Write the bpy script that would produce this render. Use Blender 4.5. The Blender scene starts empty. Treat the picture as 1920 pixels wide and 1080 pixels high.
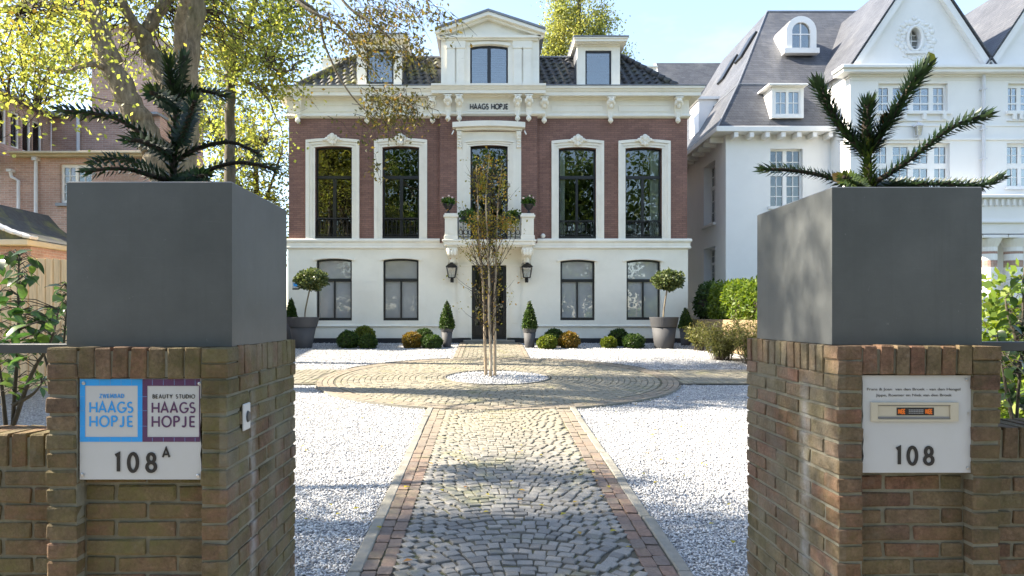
import bpy, math, random
import numpy as np
from mathutils import Vector, Matrix
from bpy_extras.object_utils import world_to_camera_view  # noqa (not used for placement)

random.seed(7)
RNG = np.random.default_rng(11)
SC = bpy.context.scene
COL = SC.collection
R = math.radians

# ------------------------------------------------------------------ camera, sky, sun, exposure
CAM_H = 1.84          # lens height over the street
F = 1280.0            # focal length in photograph pixels (24 mm on a 36 mm back)
cam_d = bpy.data.cameras.new('camera')
cam_d.lens = 24.0
cam_d.sensor_width = 36.0
cam_d.shift_x = 45 / 1920
cam_d.shift_y = 52 / 1920
cam_d.clip_start = 0.05
cam_d.clip_end = 2000
cam = bpy.data.objects.new('camera', cam_d)
cam.location = (0, 0, CAM_H)
cam.rotation_euler = (R(90), 0, 0)
COL.objects.link(cam)
SC.camera = cam

SUN_EL = 39.0
SUN_AZ = 7.0          # degrees behind the facade plane, sun stands to the left (-x)
SUN_DIR = Vector((-math.cos(R(SUN_AZ)) * math.cos(R(SUN_EL)), math.sin(R(SUN_AZ)) * math.cos(R(SUN_EL)), math.sin(R(SUN_EL))))
world = bpy.data.worlds.new('World')
SC.world = world
world.use_nodes = True
wn, wl = world.node_tree.nodes, world.node_tree.links
wn.clear()
w_out = wn.new('ShaderNodeOutputWorld')
w_bg = wn.new('ShaderNodeBackground')
w_bg.inputs['Strength'].default_value = 0.094
w_sky = wn.new('ShaderNodeTexSky')
w_sky.sky_type = 'NISHITA'
w_sky.sun_disc = False
w_sky.sun_elevation = R(SUN_EL)
w_sky.sun_rotation = math.atan2(SUN_DIR.x, SUN_DIR.y)
w_sky.air_density = 1.0
w_sky.dust_density = 0.6
w_sky.ozone_density = 1.0
# thin broken cloud over the whole sky
w_tc = wn.new('ShaderNodeTexCoord')
w_map = wn.new('ShaderNodeMapping')
w_map.inputs['Scale'].default_value = (1.0, 1.0, 2.6)
w_no = wn.new('ShaderNodeTexNoise')
w_no.inputs['Scale'].default_value = 2.3
w_no.inputs['Detail'].default_value = 7.0
w_no.inputs['Roughness'].default_value = 0.58
w_rmp = wn.new('ShaderNodeMapRange')
w_rmp.inputs['From Min'].default_value = 0.56
w_rmp.inputs['From Max'].default_value = 0.80
w_rmp.inputs['To Min'].default_value = 0.14
w_rmp.inputs['To Max'].default_value = 0.85
w_mix = wn.new('ShaderNodeMix')
w_mix.data_type = 'RGBA'
w_mix.inputs['B'].default_value = (2.6, 2.7, 2.85, 1)
wl.new(w_tc.outputs['Generated'], w_map.inputs['Vector'])
wl.new(w_map.outputs['Vector'], w_no.inputs['Vector'])
wl.new(w_no.outputs['Fac'], w_rmp.inputs['Value'])
wl.new(w_rmp.outputs['Result'], w_mix.inputs['Factor'])
wl.new(w_sky.outputs['Color'], w_mix.inputs['A'])
wl.new(w_mix.outputs['Result'], w_bg.inputs['Color'])
wl.new(w_bg.outputs['Background'], w_out.inputs['Surface'])

sun_d = bpy.data.lights.new('sun', 'SUN')
sun_d.energy = 4.1
sun_d.angle = R(0.55)
sun_d.color = (1.0, 0.90, 0.74)
sun = bpy.data.objects.new('sun', sun_d)
sun.rotation_euler = SUN_DIR.to_track_quat('Z', 'Y').to_euler()
sun.location = (-20, 10, 20)
COL.objects.link(sun)

SC.view_settings.view_transform = 'Standard'
SC.view_settings.look = 'None'
SC.view_settings.exposure = 2.32
SC.view_settings.gamma = 1.0
SC.view_settings.use_curve_mapping = False
SC.cycles.use_denoising = True
SC.cycles.max_bounces = 8
SC.cycles.diffuse_bounces = 4
SC.cycles.glossy_bounces = 3
SC.cycles.transmission_bounces = 4
SC.cycles.transparent_max_bounces = 8
SC.cycles.caustics_reflective = False
SC.cycles.caustics_refractive = False
SC.cycles.sample_clamp_indirect = 6.0

# ------------------------------------------------------------------ geometry helpers
SLOPE = 0.0477


def gz(y):
    """height of the ground, a drive that climbs gently from the street to the house"""
    return SLOPE * min(max(y, 0.0), 22.0)


def PX(px, py, y):
    """point at distance y that the photograph shows at (px, py)"""
    return ((px - 915.0) / F * y, y, CAM_H - (py - 592.0) / F * y)


def X(px, y):
    return (px - 915.0) / F * y


def Z(py, y):
    return CAM_H - (py - 592.0) / F * y


def GY(py):
    return 2355.0 / (py - 531.0)


def empty(name, loc, label=None, cat=None, group=None, kind=None):
    o = bpy.data.objects.new(name, None)
    o.empty_display_size = 0.2
    o.location = loc
    COL.objects.link(o)
    tag(o, label, cat, group, kind)
    return o


def tag(o, label=None, cat=None, group=None, kind=None):
    if label: o['label'] = label
    if cat: o['category'] = cat
    if group: o['group'] = group
    if kind: o['kind'] = kind
    return o


def root_loc(o):
    v = Vector((0, 0, 0))
    while o is not None:
        v += Vector(o.location)
        o = o.parent
    return v


def new_mesh(name, verts, faces, mats=None, smooth=False):
    me = bpy.data.meshes.new(name)
    me.from_pydata([tuple(v) for v in verts], [], faces)
    if mats is not None:
        for m in (mats if isinstance(mats, (list, tuple)) else [mats]):
            me.materials.append(m)
    if smooth:
        me.polygons.foreach_set('use_smooth', [True] * len(me.polygons))
    me.update()
    return me


def np_mesh(name, verts, faces, mat, smooth=False, attr=None):
    """verts (n,3), faces (m,k) arrays"""
    me = bpy.data.meshes.new(name)
    verts = np.ascontiguousarray(verts, dtype=np.float32)
    faces = np.ascontiguousarray(faces, dtype=np.int32)
    m, k = faces.shape
    me.vertices.add(len(verts))
    me.vertices.foreach_set('co', verts.ravel())
    me.loops.add(m * k)
    me.loops.foreach_set('vertex_index', faces.ravel())
    me.polygons.add(m)
    me.polygons.foreach_set('loop_start', np.arange(0, m * k, k, dtype=np.int32))
    try:
        me.polygons.foreach_set('loop_total', np.full(m, k, dtype=np.int32))
    except Exception:
        pass
    if smooth:
        me.polygons.foreach_set('use_smooth', np.ones(m, dtype=bool))
    me.materials.append(mat)
    if attr is not None:
        a = me.attributes.new('tone', 'FLOAT', 'FACE')
        a.data.foreach_set('value', np.ascontiguousarray(attr, dtype=np.float32))
    me.update(calc_edges=True)
    me.validate()
    return me


def link(name, me, parent=None, loc=(0, 0, 0), rot=None, scale=None):
    o = bpy.data.objects.new(name, me)
    o.location = loc
    if rot is not None: o.rotation_euler = rot
    if scale is not None: o.scale = scale
    COL.objects.link(o)
    if parent is not None: o.parent = parent
    return o


class MB:
    """collects shapes in world coordinates (or in a wall's own axes) and links them as one mesh"""

    def __init__(self, T=None):
        self.v, self.f, self.T = [], [], T
        self.flip = False
        if T is not None:
            o, U, N = T
            self.o, self.U, self.N = Vector(o), Vector(U), Vector(N)
            self.flip = self.U.cross(self.N).z < 0

    def add(self, vs, fs):
        b = len(self.v)
        if self.T is not None:
            vs = [self.o + self.U * p[0] + self.N * p[1] + Vector((0, 0, p[2])) for p in vs]
        self.v.extend(vs)
        for f in fs:
            f = [b + i for i in f]
            self.f.append(f[::-1] if self.flip else f)
        return self

    def box(self, x0, x1, y0, y1, z0, z1, c=0.0):
        if x1 < x0: x0, x1 = x1, x0
        if y1 < y0: y0, y1 = y1, y0
        if z1 < z0: z0, z1 = z1, z0
        if c <= 0:
            vs = [(x, y, z) for z in (z0, z1) for y in (y0, y1) for x in (x0, x1)]
            fs = [(0, 2, 3, 1), (4, 5, 7, 6), (0, 1, 5, 4), (2, 6, 7, 3), (0, 4, 6, 2), (1, 3, 7, 5)]
            return self.add(vs, fs)
        c = min(c, (x1 - x0) * .45, (y1 - y0) * .45, (z1 - z0) * .45)
        vs, idx = [], {}
        for sx in (0, 1):
            for sy in (0, 1):
                for sz in (0, 1):
                    x, y, z = (x0, x1)[sx], (y0, y1)[sy], (z0, z1)[sz]
                    dx, dy, dz = c * (1 - 2 * sx), c * (1 - 2 * sy), c * (1 - 2 * sz)
                    idx[sx, sy, sz, 'x'] = len(vs); vs.append((x, y + dy, z + dz))
                    idx[sx, sy, sz, 'y'] = len(vs); vs.append((x + dx, y, z + dz))
                    idx[sx, sy, sz, 'z'] = len(vs); vs.append((x + dx, y + dy, z))
        fs = []
        def quad(a, b_, c_, d, out):
            p = [Vector(vs[i]) for i in (a, b_, c_, d)]
            n = (p[1] - p[0]).cross(p[2] - p[0])
            fs.append((a, b_, c_, d) if n.dot(out) > 0 else (d, c_, b_, a))
        ctr = Vector(((x0 + x1) / 2, (y0 + y1) / 2, (z0 + z1) / 2))
        for s in (0, 1):
            o = 1 if s else -1
            quad(idx[s, 0, 0, 'x'], idx[s, 1, 0, 'x'], idx[s, 1, 1, 'x'], idx[s, 0, 1, 'x'], Vector((o, 0, 0)))
            quad(idx[0, s, 0, 'y'], idx[1, s, 0, 'y'], idx[1, s, 1, 'y'], idx[0, s, 1, 'y'], Vector((0, o, 0)))
            quad(idx[0, 0, s, 'z'], idx[1, 0, s, 'z'], idx[1, 1, s, 'z'], idx[0, 1, s, 'z'], Vector((0, 0, o)))
        for a in (0, 1):
            for b_ in (0, 1):
                oa, ob = 2 * a - 1, 2 * b_ - 1
                quad(idx[a, b_, 0, 'x'], idx[a, b_, 0, 'y'], idx[a, b_, 1, 'y'], idx[a, b_, 1, 'x'], Vector((oa, ob, 0)))
                quad(idx[a, 0, b_, 'x'], idx[a, 0, b_, 'z'], idx[a, 1, b_, 'z'], idx[a, 1, b_, 'x'], Vector((oa, 0, ob)))
                quad(idx[0, a, b_, 'y'], idx[0, a, b_, 'z'], idx[1, a, b_, 'z'], idx[1, a, b_, 'y'], Vector((0, oa, ob)))
        for a in (0, 1):
            for b_ in (0, 1):
                for c_ in (0, 1):
                    t = (idx[a, b_, c_, 'x'], idx[a, b_, c_, 'y'], idx[a, b_, c_, 'z'])
                    p = [Vector(vs[i]) for i in t]
                    n = (p[1] - p[0]).cross(p[2] - p[0])
                    fs.append(t if n.dot(p[0] - ctr) > 0 else t[::-1])
        return self.add(vs, fs)

    def prism(self, poly, y0, y1):
        """polygon of (x, z) pushed from depth y0 to y1"""
        n = len(poly)
        a = sum(poly[i][0] * poly[(i + 1) % n][1] - poly[(i + 1) % n][0] * poly[i][1] for i in range(n))
        if a < 0: poly = poly[::-1]
        if y1 < y0: y0, y1 = y1, y0
        vs = [(p[0], y0, p[1]) for p in poly] + [(p[0], y1, p[1]) for p in poly]
        fs = [tuple(range(n)), tuple(range(2 * n - 1, n - 1, -1))]
        for i in range(n):
            j = (i + 1) % n
            fs.append((j, i, n + i, n + j))
        return self.add(vs, fs)

    def band(self, lower, upper, y0, y1):
        """solid between two polylines of (x, z) with the same count: an arch or a strip; made of cells"""
        n = len(lower)
        vs = []
        for y in (y0, y1):
            vs += [(p[0], y, p[1]) for p in lower] + [(p[0], y, p[1]) for p in upper]
        L0, U0, L1, U1 = 0, n, 2 * n, 3 * n
        fs = []
        for i in range(n - 1):
            fs += [(L0 + i, L0 + i + 1, U0 + i + 1, U0 + i), (L1 + i + 1, L1 + i, U1 + i, U1 + i + 1),
                   (L0 + i + 1, L0 + i, L1 + i, L1 + i + 1), (U0 + i, U0 + i + 1, U1 + i + 1, U1 + i)]
        fs += [(L0, U0, U1, L1), (U0 + n - 1, L0 + n - 1, L1 + n - 1, U1 + n - 1)]
        return self.add(vs, fs)

    def extrude_profile(self, prof, x0, x1, m0=0.0, m1=0.0):
        """moulding: profile of (y, z) swept along x; m0/m1 mitre per unit of y"""
        n = len(prof)
        vs = [(x0 + m0 * p[0], p[0], p[1]) for p in prof] + [(x1 + m1 * p[0], p[0], p[1]) for p in prof]
        fs = [tuple(range(n)), tuple(range(2 * n - 1, n - 1, -1))]
        for i in range(n):
            j = (i + 1) % n
            fs.append((j, i, n + i, n + j))
        return self.add(vs, fs)

    def tube(self, pts, r, n=6, caps=True):
        pts = [Vector(p) for p in pts]
        if not hasattr(r, '__len__'): r = [r] * len(pts)
        vs, fs = [], []
        prev = None
        for i, p in enumerate(pts):
            t = (pts[min(i + 1, len(pts) - 1)] - pts[max(i - 1, 0)])
            if t.length < 1e-9: t = Vector((0, 0, 1))
            t.normalize()
            if prev is None:
                a = Vector((1, 0, 0)) if abs(t.x) < .8 else Vector((0, 1, 0))
                u = t.cross(a).normalized()
            else:
                u = prev - t * prev.dot(t)
                u = u.normalized() if u.length > 1e-6 else t.orthogonal().normalized()
            prev = u
            w = t.cross(u)
            for k in range(n):
                an = 2 * math.pi * k / n
                vs.append(tuple(p + (u * math.cos(an) + w * math.sin(an)) * r[i]))
        for i in range(len(pts) - 1):
            for k in range(n):
                k2 = (k + 1) % n
                fs.append((i * n + k, i * n + k2, (i + 1) * n + k2, (i + 1) * n + k))
        if caps:
            fs.append(tuple(range(n - 1, -1, -1)))
            fs.append(tuple((len(pts) - 1) * n + k for k in range(n)))
        return self.add(vs, fs)

    def lathe(self, prof, c, n=24, closed=True):
        """profile of (radius, z) turned about a vertical axis through c"""
        vs, fs = [], []
        for r, z in prof:
            for k in range(n):
                a = 2 * math.pi * k / n
                vs.append((c[0] + r * math.cos(a), c[1] + r * math.sin(a), c[2] + z))
        for i in range(len(prof) - 1):
            for k in range(n):
                k2 = (k + 1) % n
                fs.append((i * n + k, i * n + k2, (i + 1) * n + k2, (i + 1) * n + k))
        if closed:
            fs.append(tuple(range(n - 1, -1, -1)))
            fs.append(tuple((len(prof) - 1) * n + k for k in range(n)))
        return self.add(vs, fs)

    def ball(self, c, r, n=10, m=6):
        r = r if hasattr(r, '__len__') else (r, r, r)
        prof = [(max(1e-3, math.sin(math.pi * i / m)), -math.cos(math.pi * i / m)) for i in range(m + 1)]
        vs, fs = [], []
        for q, z in prof:
            for k in range(n):
                a = 2 * math.pi * k / n
                vs.append((c[0] + r[0] * q * math.cos(a), c[1] + r[1] * q * math.sin(a), c[2] + r[2] * z))
        for i in range(m):
            for k in range(n):
                k2 = (k + 1) % n
                fs.append((i * n + k, i * n + k2, (i + 1) * n + k2, (i + 1) * n + k))
        return self.add(vs, fs)

    def build(self, name, mat, parent=None, smooth=False, label=None, kind=None):
        off = root_loc(parent) if parent is not None else Vector((0, 0, 0))
        me = new_mesh(name, [Vector(v) - off for v in self.v], self.f, mat, smooth)
        o = link(name, me, parent)
        if label: o['label'] = label
        if kind: o['kind'] = kind
        return o


def wall_cells(x0, x1, z0, z1, holes):
    """rectangles that fill a wall around rectangular holes (x0,x1,z0,z1)"""
    xs = sorted({x0, x1, *[h[0] for h in holes], *[h[1] for h in holes]})
    out = []
    for a, b in zip(xs[:-1], xs[1:]):
        if b - a < 1e-6: continue
        m = (a + b) / 2
        cuts = sorted([(h[2], h[3]) for h in holes if h[0] < m < h[1]])
        z = z0
        for c0, c1 in cuts:
            if c0 > z: out.append((a, b, z, c0))
            z = max(z, c1)
        if z < z1: out.append((a, b, z, z1))
    return out


def catmull(pts, n=6):
    P = [Vector(p) for p in pts]
    P = [P[0] * 2 - P[1]] + P + [P[-1] * 2 - P[-2]]
    out = []
    for i in range(1, len(P) - 2):
        for k in range(n):
            t = k / n
            a, b, c, d = P[i - 1], P[i], P[i + 1], P[i + 2]
            out.append(0.5 * ((2 * b) + (c - a) * t + (2 * a - 5 * b + 4 * c - d) * t * t + (3 * b - a - 3 * c + d) * t ** 3))
    out.append(P[-2])
    return out


# ------------------------------------------------------------------ material helpers
def nodes(name):
    m = bpy.data.materials.new(name)
    m.use_nodes = True
    nt = m.node_tree
    b = nt.nodes.get('Principled BSDF')
    return m, nt, nt.nodes, nt.links, b


def noise(N, L, vec, scale, detail=4, rough=.55):
    t = N.new('ShaderNodeTexNoise')
    t.inputs['Scale'].default_value = scale
    t.inputs['Detail'].default_value = detail
    t.inputs['Roughness'].default_value = rough
    L.new(vec, t.inputs['Vector'])
    return t.outputs['Fac']


def ramp(N, L, fac, stops, interp='LINEAR'):
    r = N.new('ShaderNodeValToRGB')
    r.color_ramp.interpolation = interp
    e = r.color_ramp.elements
    while len(e) < len(stops): e.new(0.5)
    for i, (p, c) in enumerate(stops):
        e[i].position = p
        e[i].color = (*c, 1) if len(c) == 3 else c
    L.new(fac, r.inputs['Fac'])
    return r.outputs['Color']


def mix(N, L, fac, a, b, mode='MIX'):
    m = N.new('ShaderNodeMix')
    m.data_type = 'RGBA'
    m.blend_type = mode
    for s, v in (('Factor', fac), ('A', a), ('B', b)):
        if isinstance(v, (int, float)): m.inputs[s].default_value = v
        elif isinstance(v, (tuple, list)): m.inputs[s].default_value = (*v, 1) if len(v) == 3 else v
        else: L.new(v, m.inputs[s])
    return m.outputs['Result']


def mrange(N, L, v, a, b, c=0.0, d=1.0):
    m = N.new('ShaderNodeMapRange')
    for s, x in (('From Min', a), ('From Max', b), ('To Min', c), ('To Max', d)):
        m.inputs[s].default_value = x
    L.new(v, m.inputs['Value'])
    return m.outputs['Result']


def math_n(N, L, op, a, b=None):
    m = N.new('ShaderNodeMath')
    m.operation = op
    for i, v in enumerate((a, b)):
        if v is None: continue
        if isinstance(v, (int, float)): m.inputs[i].default_value = v
        else: L.new(v, m.inputs[i])
    return m.outputs[0]


def bump(N, L, b, h, strength=.3, dist=.01):
    n = N.new('ShaderNodeBump')
    n.inputs['Strength'].default_value = strength
    n.inputs['Distance'].default_value = dist
    L.new(h, n.inputs['Height'])
    L.new(n.outputs['Normal'], b.inputs['Normal'])


def position(N):
    return N.new('ShaderNodeNewGeometry').outputs['Position']


def plain(name, c, rough=.6, var=.12, scale=3.0, bs=40.0, bstr=.15, bdist=.004, metal=0.0, spec=.5, dirt=None, dirt_scale=1.2, dirt_amt=.4, obj_rand=0.0):
    m, nt, N, L, b = nodes(name)
    p = position(N)
    lo = tuple(x * (1 - var) for x in c)
    hi = tuple(min(1, x * (1 + var)) for x in c)
    col = mix(N, L, mrange(N, L, noise(N, L, p, scale, 6, .6), .3, .7), lo, hi)
    if dirt:
        f = mrange(N, L, noise(N, L, p, dirt_scale, 8, .65), .5, .75, 0, dirt_amt)
        col = mix(N, L, f, col, dirt)
    if obj_rand:
        oi = N.new('ShaderNodeObjectInfo')
        v = mrange(N, L, oi.outputs['Random'], 0, 1, 1 - obj_rand, 1 + obj_rand)
        hs = N.new('ShaderNodeHueSaturation')
        L.new(col, hs.inputs['Color']); L.new(v, hs.inputs['Value'])
        col = hs.outputs['Color']
    L.new(col, b.inputs['Base Color'])
    b.inputs['Roughness'].default_value = rough
    b.inputs['Metallic'].default_value = metal
    b.inputs['Specular IOR Level'].default_value = spec
    if bstr: bump(N, L, b, noise(N, L, p, bs, 5, .6), bstr, bdist)
    return m


def leaf_mat(name, stops, trans=.45, rough=.5):
    """leaf colours picked by the per-leaf tone; part of the light passes through"""
    m, nt, N, L, b = nodes(name)
    a = N.new('ShaderNodeAttribute')
    a.attribute_name = 'tone'
    col = ramp(N, L, a.outputs['Fac'], stops)
    L.new(col, b.inputs['Base Color'])
    b.inputs['Roughness'].default_value = rough
    b.inputs['Specular IOR Level'].default_value = .35
    t = N.new('ShaderNodeBsdfTranslucent')
    hs = N.new('ShaderNodeHueSaturation')
    hs.inputs['Saturation'].default_value = 1.1
    hs.inputs['Value'].default_value = 1.5
    L.new(col, hs.inputs['Color'])
    L.new(hs.outputs['Color'], t.inputs['Color'])
    mx = N.new('ShaderNodeMixShader')
    mx.inputs['Fac'].default_value = trans
    L.new(b.outputs['BSDF'], mx.inputs[1])
    L.new(t.outputs['BSDF'], mx.inputs[2])
    L.new(mx.outputs['Shader'], N['Material Output'].inputs['Surface'])
    return m


def wall_uv(N, L, sx, sz):
    """bricks run along the wall whichever way it faces: u = x + y, v = z"""
    p = position(N)
    s = N.new('ShaderNodeSeparateXYZ'); L.new(p, s.inputs[0])
    u = math_n(N, L, 'ADD', s.outputs['X'], s.outputs['Y'])
    c = N.new('ShaderNodeCombineXYZ')
    L.new(math_n(N, L, 'MULTIPLY', u, sx), c.inputs['X'])
    L.new(math_n(N, L, 'MULTIPLY', s.outputs['Z'], sz), c.inputs['Y'])
    return c.outputs[0], p


def brick_wall_mat(name, c1, c2, mortar, bw=.21, bh=.0625, mort=.16, rough=.85, bstr=.5, stain=None, offset=.5, dist=.01, cvar=.25):
    m, nt, N, L, b = nodes(name)
    uv, p = wall_uv(N, L, 1.0, 1.0)
    t = N.new('ShaderNodeTexBrick')
    t.offset = offset
    t.inputs['Scale'].default_value = 1.0
    t.inputs['Brick Width'].default_value = bw
    t.inputs['Row Height'].default_value = bh
    t.inputs['Mortar Size'].default_value = mort * bh / 2
    t.inputs['Mortar Smooth'].default_value = .3
    t.inputs['Bias'].default_value = 0.0
    t.inputs['Color1'].default_value = (*c1, 1)
    t.inputs['Color2'].default_value = (*c2, 1)
    t.inputs['Mortar'].default_value = (*mortar, 1)
    L.new(uv, t.inputs['Vector'])
    f = mrange(N, L, noise(N, L, p, .7, 6, .6), .3, .7, 1 - cvar, 1 + cvar)
    f2 = mrange(N, L, noise(N, L, p, 26, 3, .6), .3, .7, .85, 1.12)
    hs = N.new('ShaderNodeHueSaturation')
    L.new(t.outputs['Color'], hs.inputs['Color'])
    L.new(math_n(N, L, 'MULTIPLY', f, f2), hs.inputs['Value'])
    col = hs.outputs['Color']
    if stain:
        col = mix(N, L, mrange(N, L, noise(N, L, p, .9, 7, .65), .52, .72, 0, .55), col, stain)
    L.new(col, b.inputs['Base Color'])
    b.inputs['Roughness'].default_value = rough
    b.inputs['Specular IOR Level'].default_value = .25
    h = math_n(N, L, 'SUBTRACT', math_n(N, L, 'MULTIPLY', noise(N, L, p, 60, 3), .25), t.outputs['Fac'])
    bump(N, L, b, h, bstr, dist)
    return m


M = {}
# painted and built surfaces
M['cream'] = plain('cream_paint', (.81, .772, .668), .55, .05, 1.2, 30, .12, .004, dirt=(.50, .45, .34), dirt_scale=1.5, dirt_amt=.16)
M['trim'] = plain('trim_paint', (.82, .783, .686), .45, .04, 2, 40, .10, .003, dirt=(.45, .40, .30), dirt_scale=2.5, dirt_amt=.18)
M['white'] = plain('white_render', (.80, .795, .78), .65, .035, .8, 26, .22, .006, dirt=(.58, .57, .56), dirt_scale=.7, dirt_amt=.2)
M['white_frame'] = plain('white_window_paint', (.82, .81, .79), .4, .03, 3, 30, .05)
M['black'] = plain('black_paint', (.012, .013, .014), .35, .2, 4, 60, .08)
M['plinth'] = plain('plinth_tar', (.018, .020, .024), .5, .3, 4, 40, .3, .006)
M['iron'] = plain('black_iron', (.012, .012, .013), .45, .2, 8, 80, .2)
M['brick'] = brick_wall_mat('villa_brick', (.262, .146, .116), (.200, .112, .092), (.105, .078, .068), .21, .062, .16, stain=(.19, .11, .09), cvar=.17)
M['left_brick'] = brick_wall_mat('neighbour_brick', (.49, .315, .26), (.39, .245, .205), (.50, .43, .38), .22, .066, .2, stain=(.30, .24, .17))
M['slate'] = brick_wall_mat('slate', (.105, .110, .125), (.076, .080, .094), (.045, .047, .052), .22, .10, .12, .5, .7, stain=(.17, .17, .175), dist=.02, cvar=.16)
M['zinc'] = plain('zinc_lead', (.20, .21, .23), .45, .15, 3, 20, .15, .004, metal=.4)
M['roof_tile'] = plain('anthracite_roof_tile', (.045, .046, .050), .5, .35, 9, 60, .3, .004, dirt=(.10, .11, .05), dirt_scale=2.2, dirt_amt=.5, obj_rand=.25)
M['roof_tile_moss'] = plain('mossy_roof_tile', (.050, .050, .046), .7, .35, 9, 60, .3, .004, dirt=(.20, .20, .045), dirt_scale=1.6, dirt_amt=1.0, obj_rand=.25)
M['cement'] = None
M['plate'] = plain('enamel_plate', (.50, .51, .51), .3, .03, 3, 20, .03, .001, dirt=(.45, .44, .40), dirt_scale=9, dirt_amt=.25)
M['blue'] = plain('blue_print', (.022, .30, .72), .35, .03, 5, 20, .02, .001)
M['purple'] = plain('purple_print', (.085, .030, .095), .35, .03, 5, 20, .02, .001)
M['print_grey'] = plain('grey_print', (.09, .09, .09), .5, .05, 5, 20, 0)
M['ink'] = plain('black_ink', (.010, .010, .011), .4, .05, 5, 20, 0)
M['orange'] = plain('orange_print', (.75, .16, .01), .45, .05, 5, 20, 0)
M['steel'] = plain('steel_screw', (.50, .50, .50), .3, .1, 30, 40, .1, .001, metal=.9)
M['beige_metal'] = plain('beige_letterbox', (.48, .44, .34), .4, .05, 8, 30, .05, .001)
M['rail'] = plain('grey_rail_paint', (.045, .050, .052), .45, .2, 6, 50, .15, .002)
M['soil'] = plain('dark_soil', (.035, .026, .018), .95, .4, 12, 40, .8, .02)
M['pot'] = plain('anthracite_pot', (.056, .056, .060), .72, .08, 3, 40, .06, .002)
M['wood'] = None
M['curtain'] = plain('white_curtain', (.82, .81, .78), .9, .05, 3, 30, .1)
M['interior'] = plain('dark_room', (.055, .050, .045), .9, .2, 1, 20, 0)
M['downpipe'] = plain('grey_downpipe', (.62, .63, .66), .45, .08, 3, 20, .05, .002)
M['chip_sand'] = None
M['gutter_cream'] = plain('weathered_cornice', (.52, .46, .34), .6, .12, 2, 30, .15, .003)


def m_cement():
    m, nt, N, L, b = nodes('grey_fibre_cement')
    p = position(N)
    n1 = noise(N, L, p, 5, 8, .65)
    col = ramp(N, L, n1, [(.25, (.066, .071, .072)), (.55, (.086, .092, .093)), (.8, (.106, .111, .112))])
    sc = N.new('ShaderNodeMapping'); sc.inputs['Scale'].default_value = (3, 3, 60)
    L.new(p, sc.inputs['Vector'])
    streak = mrange(N, L, noise(N, L, sc.outputs['Vector'], 3, 5, .7), .60, .75, 0, .34)
    dr = N.new('ShaderNodeMapping'); dr.inputs['Scale'].default_value = (22, 22, .8)
    L.new(p, dr.inputs['Vector'])
    drip = mrange(N, L, noise(N, L, dr.outputs['Vector'], 1.5, 5, .65), .52, .75, 0, .4)
    col = mix(N, L, drip, col, (.062, .067, .065))
    col = mix(N, L, streak, col, (.135, .14, .143))
    spots = mrange(N, L, noise(N, L, p, 55, 2, .5), .74, .80, 0, .5)
    col = mix(N, L, spots, col, (.20, .20, .20))
    L.new(col, b.inputs['Base Color'])
    b.inputs['Roughness'].default_value = .36
    b.inputs['Specular IOR Level'].default_value = .6
    bump(N, L, b, noise(N, L, p, 120, 5, .6), .12, .002)
    return m


def lime_and_side_light(N, L, p, col):
    """whitish lime that has run down the gateway side of both pillars, and light painted as a paler tone on those sides"""
    s = N.new('ShaderNodeSeparateXYZ'); L.new(p, s.inputs[0])
    wob = math_n(N, L, 'MULTIPLY', math_n(N, L, 'SUBTRACT', noise(N, L, p, 9, 4, .6), .5), .05)
    y = math_n(N, L, 'ADD', s.outputs['Y'], wob)
    inn = math_n(N, L, 'MULTIPLY', math_n(N, L, 'GREATER_THAN', s.outputs['X'], -.905), math_n(N, L, 'LESS_THAN', s.outputs['X'], 1.285))
    right = math_n(N, L, 'GREATER_THAN', s.outputs['X'], 0)
    y0 = math_n(N, L, 'ADD', 2.545, math_n(N, L, 'MULTIPLY', right, .165))
    d = math_n(N, L, 'ABSOLUTE', math_n(N, L, 'SUBTRACT', y, y0))
    f = mrange(N, L, d, .008, .045, 1, 0)
    f = math_n(N, L, 'MULTIPLY', math_n(N, L, 'MULTIPLY', f, inn), mrange(N, L, noise(N, L, p, 14, 5, .65), .32, .62, .05, .68))
    f = math_n(N, L, 'MULTIPLY', f, mrange(N, L, s.outputs['Z'], 1.45, 1.62, 1, 0))
    side_light = math_n(N, L, 'MULTIPLY', inn, mrange(N, L, noise(N, L, p, 3.1, 7, .65), .40, .66, 0, .38))  # light on the gateway sides, painted in as a paler colour
    col = mix(N, L, side_light, col, (.30, .28, .225))
    return mix(N, L, f, col, (.40, .39, .37))


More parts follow.
